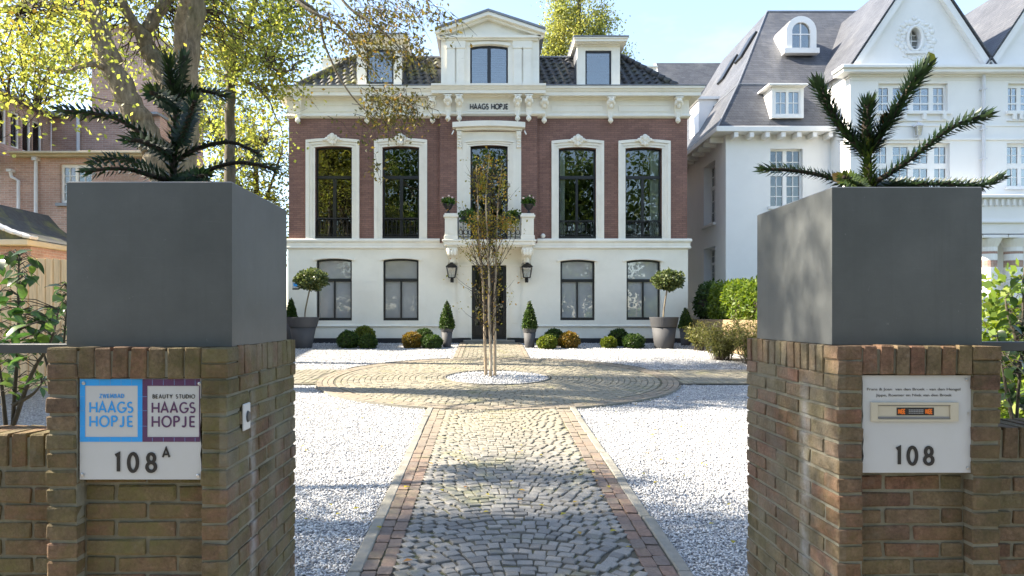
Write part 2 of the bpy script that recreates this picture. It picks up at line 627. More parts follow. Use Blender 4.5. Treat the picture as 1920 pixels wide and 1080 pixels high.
def m_pillar_brick(name, moss_amt=.85):
    """hand-made garden brick: browns and dull reds, green with algae"""
    m, nt, N, L, b = nodes(name)
    p = position(N)
    oi = N.new('ShaderNodeObjectInfo')
    col = ramp(N, L, oi.outputs['Random'], [(0, (.140, .098, .058)), (.25, (.170, .122, .072)), (.5, (.180, .088, .058)), (.75, (.165, .128, .078)), (1, (.130, .072, .050))])
    v = math_n(N, L, 'MULTIPLY', mrange(N, L, noise(N, L, p, 22, 6, .65), .25, .75, .62, 1.35), mrange(N, L, noise(N, L, p, 95, 4, .7), .3, .7, .66, 1.36))
    hs = N.new('ShaderNodeHueSaturation')
    L.new(col, hs.inputs['Color']); L.new(v, hs.inputs['Value'])
    col = hs.outputs['Color']
    mo = mrange(N, L, noise(N, L, p, 3.6, 8, .68), .38, .62, 0, moss_amt)
    mo2 = math_n(N, L, 'MULTIPLY', mo, mrange(N, L, noise(N, L, p, 40, 5, .6), .3, .65, .45, 1))
    s = N.new('ShaderNodeSeparateXYZ'); L.new(p, s.inputs[0])
    mo2 = math_n(N, L, 'MULTIPLY', mo2, mrange(N, L, s.outputs['X'], -.8, 1.4, 1.0, .55))
    col = mix(N, L, mo2, col, (.140, .132, .040))
    gr = mrange(N, L, noise(N, L, p, 9, 6, .7), .58, .74, 0, .5)
    col = mix(N, L, gr, col, (.20, .185, .145))
    gm_ = mrange(N, L, noise(N, L, p, 5.3, 8, .7), .50, .70, 0, .62)
    col = mix(N, L, gm_, col, (.046, .045, .020))
    col = lime_and_side_light(N, L, p, col)
    hs2 = N.new('ShaderNodeHueSaturation'); hs2.inputs['Saturation'].default_value = .94; L.new(col, hs2.inputs['Color']); col = hs2.outputs['Color']
    L.new(col, b.inputs['Base Color'])
    b.inputs['Roughness'].default_value = .9
    b.inputs['Specular IOR Level'].default_value = .2
    bump(N, L, b, noise(N, L, p, 70, 7, .7), .9, .009)
    return m


def m_mortar():
    m, nt, N, L, b = nodes('mossy_mortar')
    p = position(N)
    col = ramp(N, L, noise(N, L, p, 7, 8, .65), [(.3, (.150, .138, .095)), (.55, (.225, .212, .160)), (.75, (.135, .135, .050))])
    col = lime_and_side_light(N, L, p, col)
    L.new(col, b.inputs['Base Color'])
    b.inputs['Roughness'].default_value = .95
    bump(N, L, b, noise(N, L, p, 90, 6, .7), .9, .006)
    return m


def m_cobble():
    m, nt, N, L, b = nodes('granite_cobble')
    p = position(N)
    a = N.new('ShaderNodeAttribute'); a.attribute_name = 'tone'
    oi = N.new('ShaderNodeObjectInfo')
    tone = math_n(N, L, 'FRACT', math_n(N, L, 'ADD', a.outputs['Fac'], oi.outputs['Random']))
    col = ramp(N, L, tone, [(0, (.150, .145, .137)), (.35, (.205, .199, .188)), (.7, (.245, .236, .218)), (1, (.175, .168, .155))])
    v = mrange(N, L, noise(N, L, p, 140, 3, .6), .25, .75, .70, 1.3)
    hs = N.new('ShaderNodeHueSaturation'); L.new(col, hs.inputs['Color']); L.new(v, hs.inputs['Value'])
    s = N.new('ShaderNodeSeparateXYZ'); L.new(p, s.inputs[0])
    # algae and dust grow with the years where the beds stay damp, in the round court
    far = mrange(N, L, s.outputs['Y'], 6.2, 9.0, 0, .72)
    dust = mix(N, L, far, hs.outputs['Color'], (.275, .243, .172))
    mo = mrange(N, L, noise(N, L, p, 1.7, 7, .68), .54, .70, 0, .38)
    col = mix(N, L, mo, dust, (.215, .215, .055))
    L.new(col, b.inputs['Base Color'])
    b.inputs['Roughness'].default_value = .7
    b.inputs['Specular IOR Level'].default_value = .35
    bump(N, L, b, noise(N, L, p, 55, 6, .65), .6, .008)
    return m


def m_path_brick():
    m, nt, N, L, b = nodes('red_paving_brick')
    p = position(N)
    oi = N.new('ShaderNodeObjectInfo')
    a = N.new('ShaderNodeAttribute'); a.attribute_name = 'tone'
    tone = math_n(N, L, 'FRACT', math_n(N, L, 'ADD', a.outputs['Fac'], oi.outputs['Random']))
    col = ramp(N, L, tone, [(0, (.150, .110, .088)), (.35, (.178, .116, .088)), (.65, (.170, .132, .108)), (1, (.122, .096, .084))])
    v = mrange(N, L, noise(N, L, p, 45, 5, .6), .25, .75, .7, 1.3)
    hs = N.new('ShaderNodeHueSaturation'); L.new(col, hs.inputs['Color']); L.new(v, hs.inputs['Value'])
    mo = mrange(N, L, noise(N, L, p, 2.2, 7, .68), .52, .7, 0, .5)
    s = N.new('ShaderNodeSeparateXYZ'); L.new(p, s.inputs[0])
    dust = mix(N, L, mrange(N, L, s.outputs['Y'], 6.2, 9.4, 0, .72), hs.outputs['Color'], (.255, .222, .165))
    L.new(mix(N, L, mo, dust, (.22, .20, .11)), b.inputs['Base Color'])
    b.inputs['Roughness'].default_value = .8
    bump(N, L, b, noise(N, L, p, 70, 6, .65), .5, .005)
    return m


def m_joint():
    m, nt, N, L, b = nodes('sandy_joint')
    p = position(N)
    col = ramp(N, L, noise(N, L, p, 3.2, 8, .65), [(.3, (.075, .066, .050)), (.5, (.115, .105, .078)), (.68, (.115, .120, .040))])
    L.new(col, b.inputs['Base Color'])
    b.inputs['Roughness'].default_value = 1
    bump(N, L, b, noise(N, L, p, 120, 5, .7), .8, .008)
    return m


def m_gravel(chips=False):
    m, nt, N, L, b = nodes('white_gravel_chip' if chips else 'white_gravel_bed')
    p = position(N)
    if chips:
        a = N.new('ShaderNodeAttribute'); a.attribute_name = 'tone'
        col = ramp(N, L, a.outputs['Fac'], [(0, (.20, .20, .215)), (.25, (.42, .42, .43)), (.6, (.62, .615, .61)), (1, (.74, .73, .71))])
        v = mrange(N, L, noise(N, L, p, 90, 3, .6), .3, .7, .85, 1.1)
        hs = N.new('ShaderNodeHueSaturation'); L.new(col, hs.inputs['Color']); L.new(v, hs.inputs['Value'])
        L.new(hs.outputs['Color'], b.inputs['Base Color'])
        b.inputs['Roughness'].default_value = .75
        return m
    vo = N.new('ShaderNodeTexVoronoi'); vo.inputs['Scale'].default_value = 42
    L.new(p, vo.inputs['Vector'])
    sp = N.new('ShaderNodeSeparateColor'); L.new(vo.outputs['Color'], sp.inputs[0])
    col = ramp(N, L, sp.outputs['Red'], [(0, (.24, .24, .255)), (.3, (.46, .46, .465)), (1, (.70, .69, .675))])
    big = mrange(N, L, noise(N, L, p, 1.1, 6, .6), .35, .7, .85, 1.08)
    hs = N.new('ShaderNodeHueSaturation'); L.new(col, hs.inputs['Color']); L.new(big, hs.inputs['Value'])
    edge = mrange(N, L, vo.outputs['Distance'], .35, .75, 0, .75)
    L.new(mix(N, L, edge, hs.outputs['Color'], (.15, .145, .14)), b.inputs['Base Color'])
    b.inputs['Roughness'].default_value = .85
    h = math_n(N, L, 'MULTIPLY', vo.outputs['Distance'], -1.0)
    bump(N, L, b, h, 1.0, .03)
    return m


def m_wood(name, c, var=.25):
    m, nt, N, L, b = nodes(name)
    p = position(N)
    mp = N.new('ShaderNodeMapping'); mp.inputs['Scale'].default_value = (14, 14, .9)
    L.new(p, mp.inputs['Vector'])
    g = noise(N, L, mp.outputs['Vector'], 3, 6, .6)
    oi = N.new('ShaderNodeObjectInfo')
    col = mix(N, L, mrange(N, L, g, .3, .7), tuple(x * (1 - var) for x in c), tuple(x * (1 + var * .6) for x in c))
    hs = N.new('ShaderNodeHueSaturation'); L.new(col, hs.inputs['Color'])
    L.new(mrange(N, L, oi.outputs['Random'], 0, 1, .85, 1.15), hs.inputs['Value'])
    L.new(hs.outputs['Color'], b.inputs['Base Color'])
    b.inputs['Roughness'].default_value = .75
    bump(N, L, b, g, .3, .004)
    return m


def m_bark(name, c1, c2, scale=6, bstr=.9, dist=.03):
    m, nt, N, L, b = nodes(name)
    p = position(N)
    mp = N.new('ShaderNodeMapping'); mp.inputs['Scale'].default_value = (1.6, 1.6, .45)
    L.new(p, mp.inputs['Vector'])
    g = noise(N, L, mp.outputs['Vector'], scale, 8, .68)
    g2 = noise(N, L, p, 1.2, 6, .6)
    col = mix(N, L, mrange(N, L, g, .32, .68), c1, c2)
    col = mix(N, L, mrange(N, L, g2, .5, .72, 0, .4), col, (.11, .115, .045))
    L.new(col, b.inputs['Base Color'])
    b.inputs['Roughness'].default_value = .95
    bump(N, L, b, g, bstr, dist)
    return m


def m_glass(name, refl=.10, tint=(.82, .86, .84), milky=0.0, milk_col=(.4, .4, .4)):
    """pane: lets the room show through and mirrors what stands across the street"""
    m, nt, N, L, b = nodes(name)
    p = position(N)
    t = N.new('ShaderNodeBsdfTransparent'); t.inputs['Color'].default_value = (*tint, 1)
    g = N.new('ShaderNodeBsdfGlossy'); g.inputs['Roughness'].default_value = 0.0
    bp = N.new('ShaderNodeBump'); bp.inputs['Strength'].default_value = .06; bp.inputs['Distance'].default_value = .02
    L.new(noise(N, L, p, 2.2, 2, .5), bp.inputs['Height'])
    L.new(bp.outputs['Normal'], g.inputs['Normal'])
    fr = N.new('ShaderNodeFresnel'); fr.inputs['IOR'].default_value = 1.5
    fac = math_n(N, L, 'MINIMUM', math_n(N, L, 'ADD', math_n(N, L, 'MULTIPLY', fr.outputs['Fac'], 1.0), refl), 1.0)
    base = t.outputs['BSDF']
    if milky:
        d = N.new('ShaderNodeBsdfDiffuse')
        cc = mix(N, L, mrange(N, L, noise(N, L, p, 1.3, 5, .6), .3, .7), tuple(x * .85 for x in milk_col), tuple(x * 1.1 for x in milk_col))
        L.new(cc, d.inputs['Color'])
        mm = N.new('ShaderNodeMixShader'); mm.inputs['Fac'].default_value = milky
        L.new(base, mm.inputs[1]); L.new(d.outputs['BSDF'], mm.inputs[2])
        base = mm.outputs['Shader']
    mx = N.new('ShaderNodeMixShader')
    L.new(fac, mx.inputs['Fac'])
    L.new(base, mx.inputs[1]); L.new(g.outputs['BSDF'], mx.inputs[2])
    L.new(mx.outputs['Shader'], N['Material Output'].inputs['Surface'])
    return m


M['cement'] = m_cement()
M['pillar_brick'] = m_pillar_brick('garden_brick')
M['mortar'] = m_mortar()
M['cobble'] = m_cobble()
M['path_brick'] = m_path_brick()
M['joint'] = m_joint()
M['gravel'] = m_gravel()
M['chips'] = m_gravel(True)
M['fence_wood'] = m_wood('new_pine_board', (.85, .63, .38))
M['sleeper'] = m_wood('oak_sleeper', (.30, .21, .12))
M['bark'] = m_bark('furrowed_bark', (.105, .082, .054), (.34, .275, .185), 9, 1.0, .05)
M['bark_dark'] = m_bark('dark_bark', (.055, .048, .036), (.155, .130, .098))
M['twig'] = plain('brown_twig', (.060, .045, .032), .9, .3, 12, 60, .3)
M['birch_bark'] = m_bark('pale_birch_bark', (.36, .25, .15), (.60, .50, .37), 9, .3, .006)
M['glass'] = m_glass('window_glass', .065)
M['glass_sky'] = m_glass('upper_window_glass', .17)
M['frost_bright'] = m_glass('frosted_film_glass_glossy', .13, milky=.93, milk_col=(.40, .41, .41))
M['frost'] = m_glass('frosted_film_glass', .06, milky=.93, milk_col=(.36, .36, .35))
M['lamp_glass'] = m_glass('lantern_glass', .05, (.95, .95, .93), milky=.25, milk_col=(.7, .68, .6))
M['kerb'] = plain('concrete_kerb', (.225, .212, .180), .85, .2, 6, 80, .5, .005, dirt=(.17, .16, .08), dirt_scale=2.5, dirt_amt=.3)
M['grass_ground'] = plain('garden_earth', (.060, .065, .028), .95, .35, 2, 30, .6, .03)
M['asphalt'] = plain('asphalt', (.05, .05, .052), .9, .2, 3, 90, .5, .006)
M['pavement'] = plain('street_paving', (.20, .18, .16), .85, .2, 3, 60, .4, .006)

# leaves
M['leaf_yellow'] = leaf_mat('autumn_leaf', [(0, (.090, .120, .030)), (.3, (.185, .220, .050)), (.62, (.300, .320, .075)), (.88, (.40, .375, .09)), (1, (.38, .26, .06))], .6)
M['leaf_olive'] = leaf_mat('olive_leaf', [(0, (.060, .065, .020)), (.5, (.115, .110, .028)), (.85, (.21, .15, .035)), (1, (.28, .14, .04))], .4)
M['leaf_lime'] = leaf_mat('poplar_leaf', [(0, (.15, .18, .045)), (.5, (.27, .285, .075)), (1, (.40, .37, .11))], .5)
M['leaf_birch'] = leaf_mat('birch_leaf', [(0, (.10, .125, .025)), (.4, (.21, .205, .040)), (.75, (.34, .255, .05)), (1, (.36, .17, .04))], .5)
M['leaf_street'] = leaf_mat('street_tree_leaf', [(0, (.035, .068, .018)), (.5, (.075, .125, .030)), (.85, (.135, .175, .040)), (1, (.19, .19, .05))], .45)
M['leaf_box'] = leaf_mat('box_leaf', [(0, (.018, .042, .010)), (.5, (.045, .085, .016)), (1, (.10, .150, .025))], .25)
M['leaf_box_lime'] = leaf_mat('lime_box_leaf', [(0, (.055, .085, .012)), (.5, (.13, .165, .018)), (1, (.22, .22, .025))], .3)
M['leaf_box_orange'] = leaf_mat('bronzed_box_leaf', [(0, (.075, .075, .014)), (.45, (.19, .13, .02)), (1, (.30, .155, .03))], .3)
M['leaf_bay'] = leaf_mat('bay_leaf', [(0, (.035, .055, .018)), (.5, (.085, .115, .035)), (1, (.19, .20, .07))], .25, .35)
M['leaf_dark'] = leaf_mat('laurel_leaf', [(0, (.025, .062, .012)), (.5, (.055, .115, .018)), (1, (.11, .18, .025))], .3, .35)
M['leaf_hedge'] = leaf_mat('conifer_spray', [(0, (.045, .085, .014)), (.5, (.115, .175, .020)), (1, (.20, .24, .03))], .35)
M['leaf_hedge_dark'] = leaf_mat('yew_spray', [(0, (.022, .050, .014)), (.5, (.050, .090, .020)), (1, (.09, .13, .03))], .3)
M['leaf_grass'] = leaf_mat('rosemary_blade', [(0, (.060, .075, .022)), (.5, (.13, .14, .035)), (1, (.26, .23, .08))], .35)
M['araucaria'] = leaf_mat('monkey_puzzle_scale', [(0, (.010, .022, .011)), (.5, (.018, .040, .016)), (.85, (.040, .074, .022)), (1, (.080, .110, .028))], .1, .45)
M['araucaria_lime'] = leaf_mat('young_monkey_puzzle_scale', [(0, (.022, .045, .012)), (.5, (.060, .095, .020)), (1, (.19, .20, .05))], .15, .32)
M['flower'] = plain('pale_flower', (.75, .55, .48), .7, .1, 20, 30, 0)
M['fallen'] = leaf_mat('fallen_leaf', [(0, (.30, .28, .02)), (.6, (.42, .33, .03)), (1, (.40, .18, .05))], .3)

# ------------------------------------------------------------------ ground, street, gravel, paved path
gm = MB()
ys = [-600, 0, 22, 900]
zs = [-.16, -.16, gz(22) - .16, gz(22) - .16]
for i in range(3):
    gm.add([(-700, ys[i], zs[i]), (700, ys[i], zs[i]), (700, ys[i + 1], zs[i + 1]), (-700, ys[i + 1], zs[i + 1])], [(0, 1, 2, 3)])
gm.build('ground', M['grass_ground'], kind='structure')
MB().box(-40, 40, -9.5, -3.2, -.14, -.12).build('road', M['asphalt'], kind='structure')
MB().box(-40, 40, -3.2, 2.28, -.15, 0).build('pavement', M['pavement'], kind='structure')


def sheet(mb, x0, x1, y0, y1, dz):
    mb.add([(x0, y0, gz(y0) + dz), (x1, y0, gz(y0) + dz), (x1, y1, gz(y1) + dz), (x0, y1, gz(y1) + dz)], [(0, 1, 2, 3)])


g = MB()
sheet(g, -7.95, 6.45, 2.285, 20.98, 0.0)
gravel_bed = g.build('gravel_bed', M['gravel'], kind='structure')

CX, CY, CR = 0.18, 13.2, 3.4          # the round court
PXL, PXR = -0.886, 1.277              # drive, outer edges of its kerbs
PXC = (PXL + PXR) / 2
TB = 1.0                              # radius of the tree bed


def disc(mb, r0, r1, dz, n=96):
    vs, fs = [], []
    for k in range(n):
        a = 2 * math.pi * k / n
        for r in (r0, r1):
            x, y = CX + r * math.cos(a), CY + r * math.sin(a)
            vs.append((x, y, gz(y) + dz))
    for k in range(n):
        j = (k + 1) % n
        fs.append((2 * k, 2 * k + 1, 2 * j + 1, 2 * j))
    mb.add(vs, fs)


b = MB()
sheet(b, PXL, PXR, 2.29, 10.2, .0135)
disc(b, TB, CR, .0155)
sheet(b, -7.9, CX - 3.0, 12.3, 14.4, .0175)
sheet(b, CX + 3.0, 6.4, 12.3, 14.4, .0175)
sheet(b, -.85, 1.02, 16.2, 20.95, .0175)
path = b.build('path', M['joint'], kind='structure')

# unit setts, eight different ones
def unit_sett(rng, top=.40):
    vs, fs = [], []
    j = lambda s: rng.uniform(-s, s)
    q = .055
    corners = [(-.5 + j(q), -.5 + j(q)), (.5 + j(q), -.5 + j(q)), (.5 + j(q), .5 + j(q)), (-.5 + j(q), .5 + j(q))]
    ring = []
    for k in range(4):
        (ax, ay), (bx, by) = corners[k], corners[(k + 1) % 4]
        ring += [(ax * .985, ay * .985), ((ax + bx) / 2 * (1.01 + j(.04)), (ay + by) / 2 * (1.01 + j(.04)))]
    for z, s in ((-1.0, 1.0), (.55, 1.0), (.90, .965)):
        vs += [(x * s, y * s, z + (j(.05) if z > 0 else 0)) for x, y in ring]
    vs += [(x * .80, y * .80, 1.0 + j(.10)) for x, y in ring]
    for l in range(3):
        for k in range(8):
            k2 = (k + 1) % 8
            fs.append((l * 8 + k, l * 8 + k2, (l + 1) * 8 + k2, (l + 1) * 8 + k))
    fs += [(24, 25, 26, 31), (31, 26, 27, 30), (30, 27, 28, 29)]
    return vs, fs


sett_rng = random.Random(5)
SETTS = [unit_sett(sett_rng) for _ in range(10)]
SETT_ME = [new_mesh('cobble', v, f, M['cobble'], False) for v, f in SETTS]
PBRICKS = []
for _ in range(6):
    mb = MB().box(-.5, .5, -.5, .5, -1, 1, .09)
    vs = [(v[0] * (1 + sett_rng.uniform(-.03, .03)), v[1] * (1 + sett_rng.uniform(-.03, .03)), v[2] + sett_rng.uniform(-.08, .08)) for v in mb.v]
    PBRICKS.append((vs, mb.f))
PBRICK_ME = [new_mesh('paving_brick', v, f, M['path_brick']) for v, f in PBRICKS]
TILT = math.atan(SLOPE)


def stone_list_mesh(name, stones, lib, mat, parent, kind='stuff', smooth=True):
    """many stones in one mesh: stones = (x, y, z, rotz, sx, sy, sz)"""
    rng = random.Random(len(stones))
    V, Fq, T = [], [], []
    base = 0
    quads = []
    for (x, y, z, rz, sx, sy, sz) in stones:
        vs, fs = lib[rng.randrange(len(lib))]
        c, s = math.cos(rz), math.sin(rz)
        a = np.array(vs, dtype=np.float32) * np.array((sx, sy, sz), dtype=np.float32)
        tx, ty = rng.uniform(-.03, .03), rng.uniform(-.03, .03)
        a[:, 2] += a[:, 0] * tx + a[:, 1] * ty
        xx = a[:, 0] * c - a[:, 1] * s
        yy = a[:, 0] * s + a[:, 1] * c
        V.append(np.stack([xx + x, yy + y, a[:, 2] + z + yy * SLOPE], 1))
        t = rng.random()
        for f in fs:
            if len(f) == 4: quads.append([base + i for i in f]); T.append(t)
            elif len(f) == 3: quads.append([base + f[0], base + f[1], base + f[2], base + f[2]]); T.append(t)
        base += len(vs)
    q = np.array(quads, dtype=np.int32)
    tri = q[:, 2] == q[:, 3]
    V = np.concatenate(V)
    me = bpy.data.meshes.new(name)
    sizes = np.where(tri, 3, 4).astype(np.int32)
    flat = np.concatenate([r[:n] for r, n in zip(q, sizes)]) if tri.any() else q.ravel()
    starts = np.concatenate([[0], np.cumsum(sizes)[:-1]]).astype(np.int32)
    me.vertices.add(len(V)); me.vertices.foreach_set('co', V.ravel())
    me.loops.add(int(sizes.sum())); me.loops.foreach_set('vertex_index', flat.astype(np.int32))
    me.polygons.add(len(sizes)); me.polygons.foreach_set('loop_start', starts)
    me.polygons.foreach_set('use_smooth', np.full(len(sizes), smooth))
    me.materials.append(mat)
    a = me.attributes.new('tone', 'FLOAT', 'FACE'); a.data.foreach_set('value', np.array(T, dtype=np.float32))
    me.update(calc_edges=True)
    o = link(name, me, parent)
    if kind: o['kind'] = kind
    return o


# the drive: setts in flat arcs
rng = random.Random(21)
stones = []
xl, xr = PXL + .09 + .195, PXR - .09 - .195
hw = (xr - xl) / 2
xc = (xl + xr) / 2
y0 = 2.2
while y0 < 10.8:
    pitch = rng.uniform(.086, .100)
    x = xl + rng.uniform(.0, .01)
    while x < xr - .04:
        w = rng.uniform(.070, .118)
        if x + w > xr - .03: w = xr - x
        if w < .05: break
        xm = x + w / 2
        t = (xm - xc) / hw
        yy = y0 - .40 * t * t + rng.uniform(-.014, .014)
        rz = math.atan(-.80 * t / hw) * .9 + rng.uniform(-.07, .07)
        inside = (xm - CX) ** 2 + (yy - CY) ** 2 < (CR + .02) ** 2
        if not inside and yy > 2.33:
            stones.append((xm, yy, gz(yy) + .004 + rng.uniform(-.004, .005), rz, (w - .007), (pitch - .004), .021))
        x += w
    y0 += pitch
stones.sort(key=lambda s: s[1])
near = [s for s in stones if s[1] > 4.15][:300]
rest = [s for s in stones if s not in set(near)]
for i, s in enumerate(near):
    me = SETT_ME[rng.randrange(len(SETT_ME))]
    q = rng.choice((0, math.pi))
    link('cobble', me, path, s[:3], (TILT + rng.uniform(-.05, .05), rng.uniform(-.05, .05), s[3] + q), s[4:])

# court: rings of setts, cross path and door path in straight courses
r = TB + .10
while r < CR - .36:
    p = rng.uniform(.098, .112)
    n = int(2 * math.pi * r / .115)
    ph = rng.random()
    for k in range(n):
        a = 2 * math.pi * (k + ph + rng.uniform(-.1, .1)) / n
        x, y = CX + r * math.cos(a), CY + r * math.sin(a)
        rest.append((x, y, gz(y) + .006 + rng.uniform(-.004, .004), a + math.pi / 2, .104, p - .010, .020))
    r += p
for (x0, x1, ya, yb) in ((-7.9, CX - 1.2, 12.42, 14.3), (CX + 1.2, 6.4, 12.42, 14.3)):
    x = x0
    while x < x1:
        y = ya + rng.uniform(0, .05)
        while y < yb:
            d = rng.uniform(.1, .125)
            if (x - CX) ** 2 + (y - CY) ** 2 > (CR + .05) ** 2:
                rest.append((x + rng.uniform(-.008, .008), y + d / 2, gz(y) + .008 + rng.uniform(-.004, .004), rng.uniform(-.06, .06), .096, d - .01, .020))
            y += d
        x += .106
y = 16.2
while y < 20.9:
    x = -.62 + rng.uniform(0, .04)
    while x < .80:
        w = rng.uniform(.1, .125)
        if (x - CX) ** 2 + (y - CY) ** 2 > (CR + .05) ** 2:
            rest.append((x + w / 2, y + rng.uniform(-.008, .008), gz(y) + .008 + rng.uniform(-.004, .004), rng.uniform(-.06, .06), w - .012, .096, .020))
        x += w
    y += .106
stone_list_mesh('cobble', rest, SETTS, M['cobble'], path, smooth=False)

# red brick borders of the drive: two courses each side
far_bricks = []
for side in (-1, 1):
    for c in (0, 1):
        y = 2.34 + rng.uniform(0, .06)
        while y < 10.4:
            L = rng.uniform(.135, .185)
            xm = (PXL + .09 + .049 + .098 * c) if side < 0 else (PXR - .09 - .049 - .098 * c)
            if (xm - CX) ** 2 + (y + L - CY) ** 2 > (CR + .03) ** 2:
                s = (xm + rng.uniform(-.004, .004), y + L / 2, gz(y + L / 2) + .004 + rng.uniform(-.004, .004), rng.uniform(-.03, .03), .090, L - .009, .022)
                if y > 4.1:
                    link('paving_brick', PBRICK_ME[rng.randrange(6)], path, s[:3], (TILT + rng.uniform(-.03, .03), rng.uniform(-.03, .03), s[3]), s[4:])
                else:
                    far_bricks.append(s)
            y += L
# kerb stones
for side in (-1, 1):
    y = 2.3
    n = 0
    while y < 10.2:
        L = (1.02, .98)[n % 2]
        x0, x1 = (PXL, PXL + .086) if side < 0 else (PXR - .086, PXR)
        yb = min(y + L - .008, 10.28)
        xm = (x0 + x1) / 2
        ye = CY - math.sqrt(max(0, (CR + .01) ** 2 - (xm - CX) ** 2))
        yb = min(yb, ye)
        if yb - y > .12:
            jx = rng.uniform(-.008, .008)
            mb = MB().box(x0 + jx, x1 + jx, y, yb, -.08, .030 + rng.uniform(-.005, .005), .008)
            mb.v = [(v[0], v[1], v[2] + gz(v[1])) for v in mb.v]
            mb.build('kerb_stone', M['kerb'], path)
        y += L
        n += 1
# brick rim of the court and edges of the side and door paths, too far to pick apart
for rr in (CR - .06, CR - .16, CR - .26):
    n = int(2 * math.pi * rr / .205)
    for k in range(n):
        a = 2 * math.pi * (k + rng.uniform(-.03, .03)) / n
        x, y = CX + rr * math.cos(a), CY + rr * math.sin(a)
        far_bricks.append((x, y, gz(y) + .007, a + math.pi / 2, .195, .09, .021))
y = 16.3
while y < 20.9:
    for x in (-.80, -.70, .87, .97):
        if (x - CX) ** 2 + (y - CY) ** 2 > (CR + .1) ** 2:
            far_bricks.append((x, y + .1, gz(y) + .009, 0, .09, .195, .021))
    y += .205
stone_list_mesh('paving_brick', far_bricks, PBRICKS, M['path_brick'], path, smooth=False)
# steel edging round the tree bed and the court
e = MB()
for rr, t in ((TB, .012), (CR + .01, .014)):
    n = 96
    prev = None
    for k in range(n + 1):
        a = 2 * math.pi * k / n
        x, y = CX + rr * math.cos(a), CY + rr * math.sin(a)
        open_ = rr > 2 and ((abs(y - 13.35) < 1.05) or (abs(x - PXC) < 1.08))
        cur = None if open_ else (x, y, gz(y))
        if prev and cur:
            for q in (prev, cur): pass
            vx = [(prev[0], prev[1], prev[2] - .02), (cur[0], cur[1], cur[2] - .02), (cur[0], cur[1], cur[2] + .038), (prev[0], prev[1], prev[2] + .038)]
            ox, oy = math.cos(a) * t, math.sin(a) * t
            vx += [(p[0] + ox, p[1] + oy, p[2]) for p in vx]
            e.add(vx, [(0, 1, 2, 3), (7, 6, 5, 4), (3, 2, 6, 7), (0, 4, 5, 1)])
        prev = cur
e.build('edging', M['kerb'], path)
g = MB()
disc(g, 0.0001, TB, .009)
g.build('tree_bed', M['gravel'], path)


# gravel chips: real stones where the photograph lets one see them
def chips(name, pts, size, parent=None):
    n = len(pts)
    rg = np.random.default_rng(n)
    base = np.array([(1, 0, 0), (-1, 0, 0), (0, 1, 0), (0, -1, 0), (0, 0, 1), (0, 0, -1)], dtype=np.float32)
    fc = np.array([(0, 2, 4), (2, 1, 4), (1, 3, 4), (3, 0, 4), (2, 0, 5), (1, 2, 5), (3, 1, 5), (0, 3, 5)], dtype=np.int32)
    v = base[None] * rg.uniform(.55, 1.15, (n, 6, 1)) + rg.uniform(-.32, .32, (n, 6, 3))
    s = size * rg.uniform(.55, 1.25, (n, 1, 1)) * np.array([1, .85, .6])[None, None]
    v = v * s
    a = rg.uniform(0, 6.283, n)
    c, sn = np.cos(a)[:, None], np.sin(a)[:, None]
    t = rg.uniform(-.8, .8, n)
    ct, st = np.cos(t)[:, None], np.sin(t)[:, None]
    y1 = v[:, :, 1] * ct - v[:, :, 2] * st
    z1 = v[:, :, 1] * st + v[:, :, 2] * ct
    x2 = v[:, :, 0] * c - y1 * sn
    y2 = v[:, :, 0] * sn + y1 * c
    V = np.stack([x2, y2, z1], 2) + pts[:, None, :]
    Fc = (np.arange(n)[:, None, None] * 6 + fc[None]).reshape(-1, 3)
    tone = np.repeat(rg.beta(1.15, 1.0, n), 8)
    o = link(name, np_mesh(name, V.reshape(-1, 3), Fc, M['chips'], attr=tone), parent)
    o['kind'] = 'stuff'
    return o


def gravel_points(n, y0, y1, fn, rg):
    y = np.sqrt(rg.uniform(y0 ** 2, y1 ** 2, n))
    x0, x1 = fn(y)
    x = rg.uniform(0, 1, n) * (x1 - x0) + x0
    out = np.stack([x, y, SLOPE * y + rg.uniform(.000, .014, n)], 1)
    spill = np.abs(rg.normal(0, .016, n))
    keep = (x < PXL - .005 + spill) | (x > PXR + .005 - spill) | (y > 9.6)
    keep &= ((x - CX) ** 2 + (y - CY) ** 2) > (CR + .03 - np.abs(rg.normal(0, .05, n))) ** 2
    keep &= ~((y > 12.25) & (y < 14.45))
    keep &= ~((y > 16) & (x > -.87) & (x < 1.04))
    return out[keep]


rg = np.random.default_rng(3)
P = np.concatenate([
    gravel_points(30000, 2.6, 8.2, lambda y: (-.36 * y - .25, np.full_like(y, PXL)), rg),
    gravel_points(36000, 2.6, 8.2, lambda y: (np.full_like(y, PXR), .44 * y + .25), rg),
    gravel_points(44000, 8.2, 12.4, lambda y: (-.40 * y, .46 * y), rg),
])
chips('gravel', P, .0125)
P = gravel_points(38000, 12.4, 20.9, lambda y: (np.maximum(-.42 * y, -7.8), np.minimum(.42 * y, 6.3)), rg)
a, rr = rg.uniform(0, 6.283, 3500), TB * np.sqrt(rg.uniform(0, .96, 3500))
bed = np.stack([CX + rr * np.cos(a), CY + rr * np.sin(a), SLOPE * (CY + rr * np.sin(a)) + rg.uniform(.008, .02, 3500)], 1)
chips('gravel', np.concatenate([P, bed]), .019)

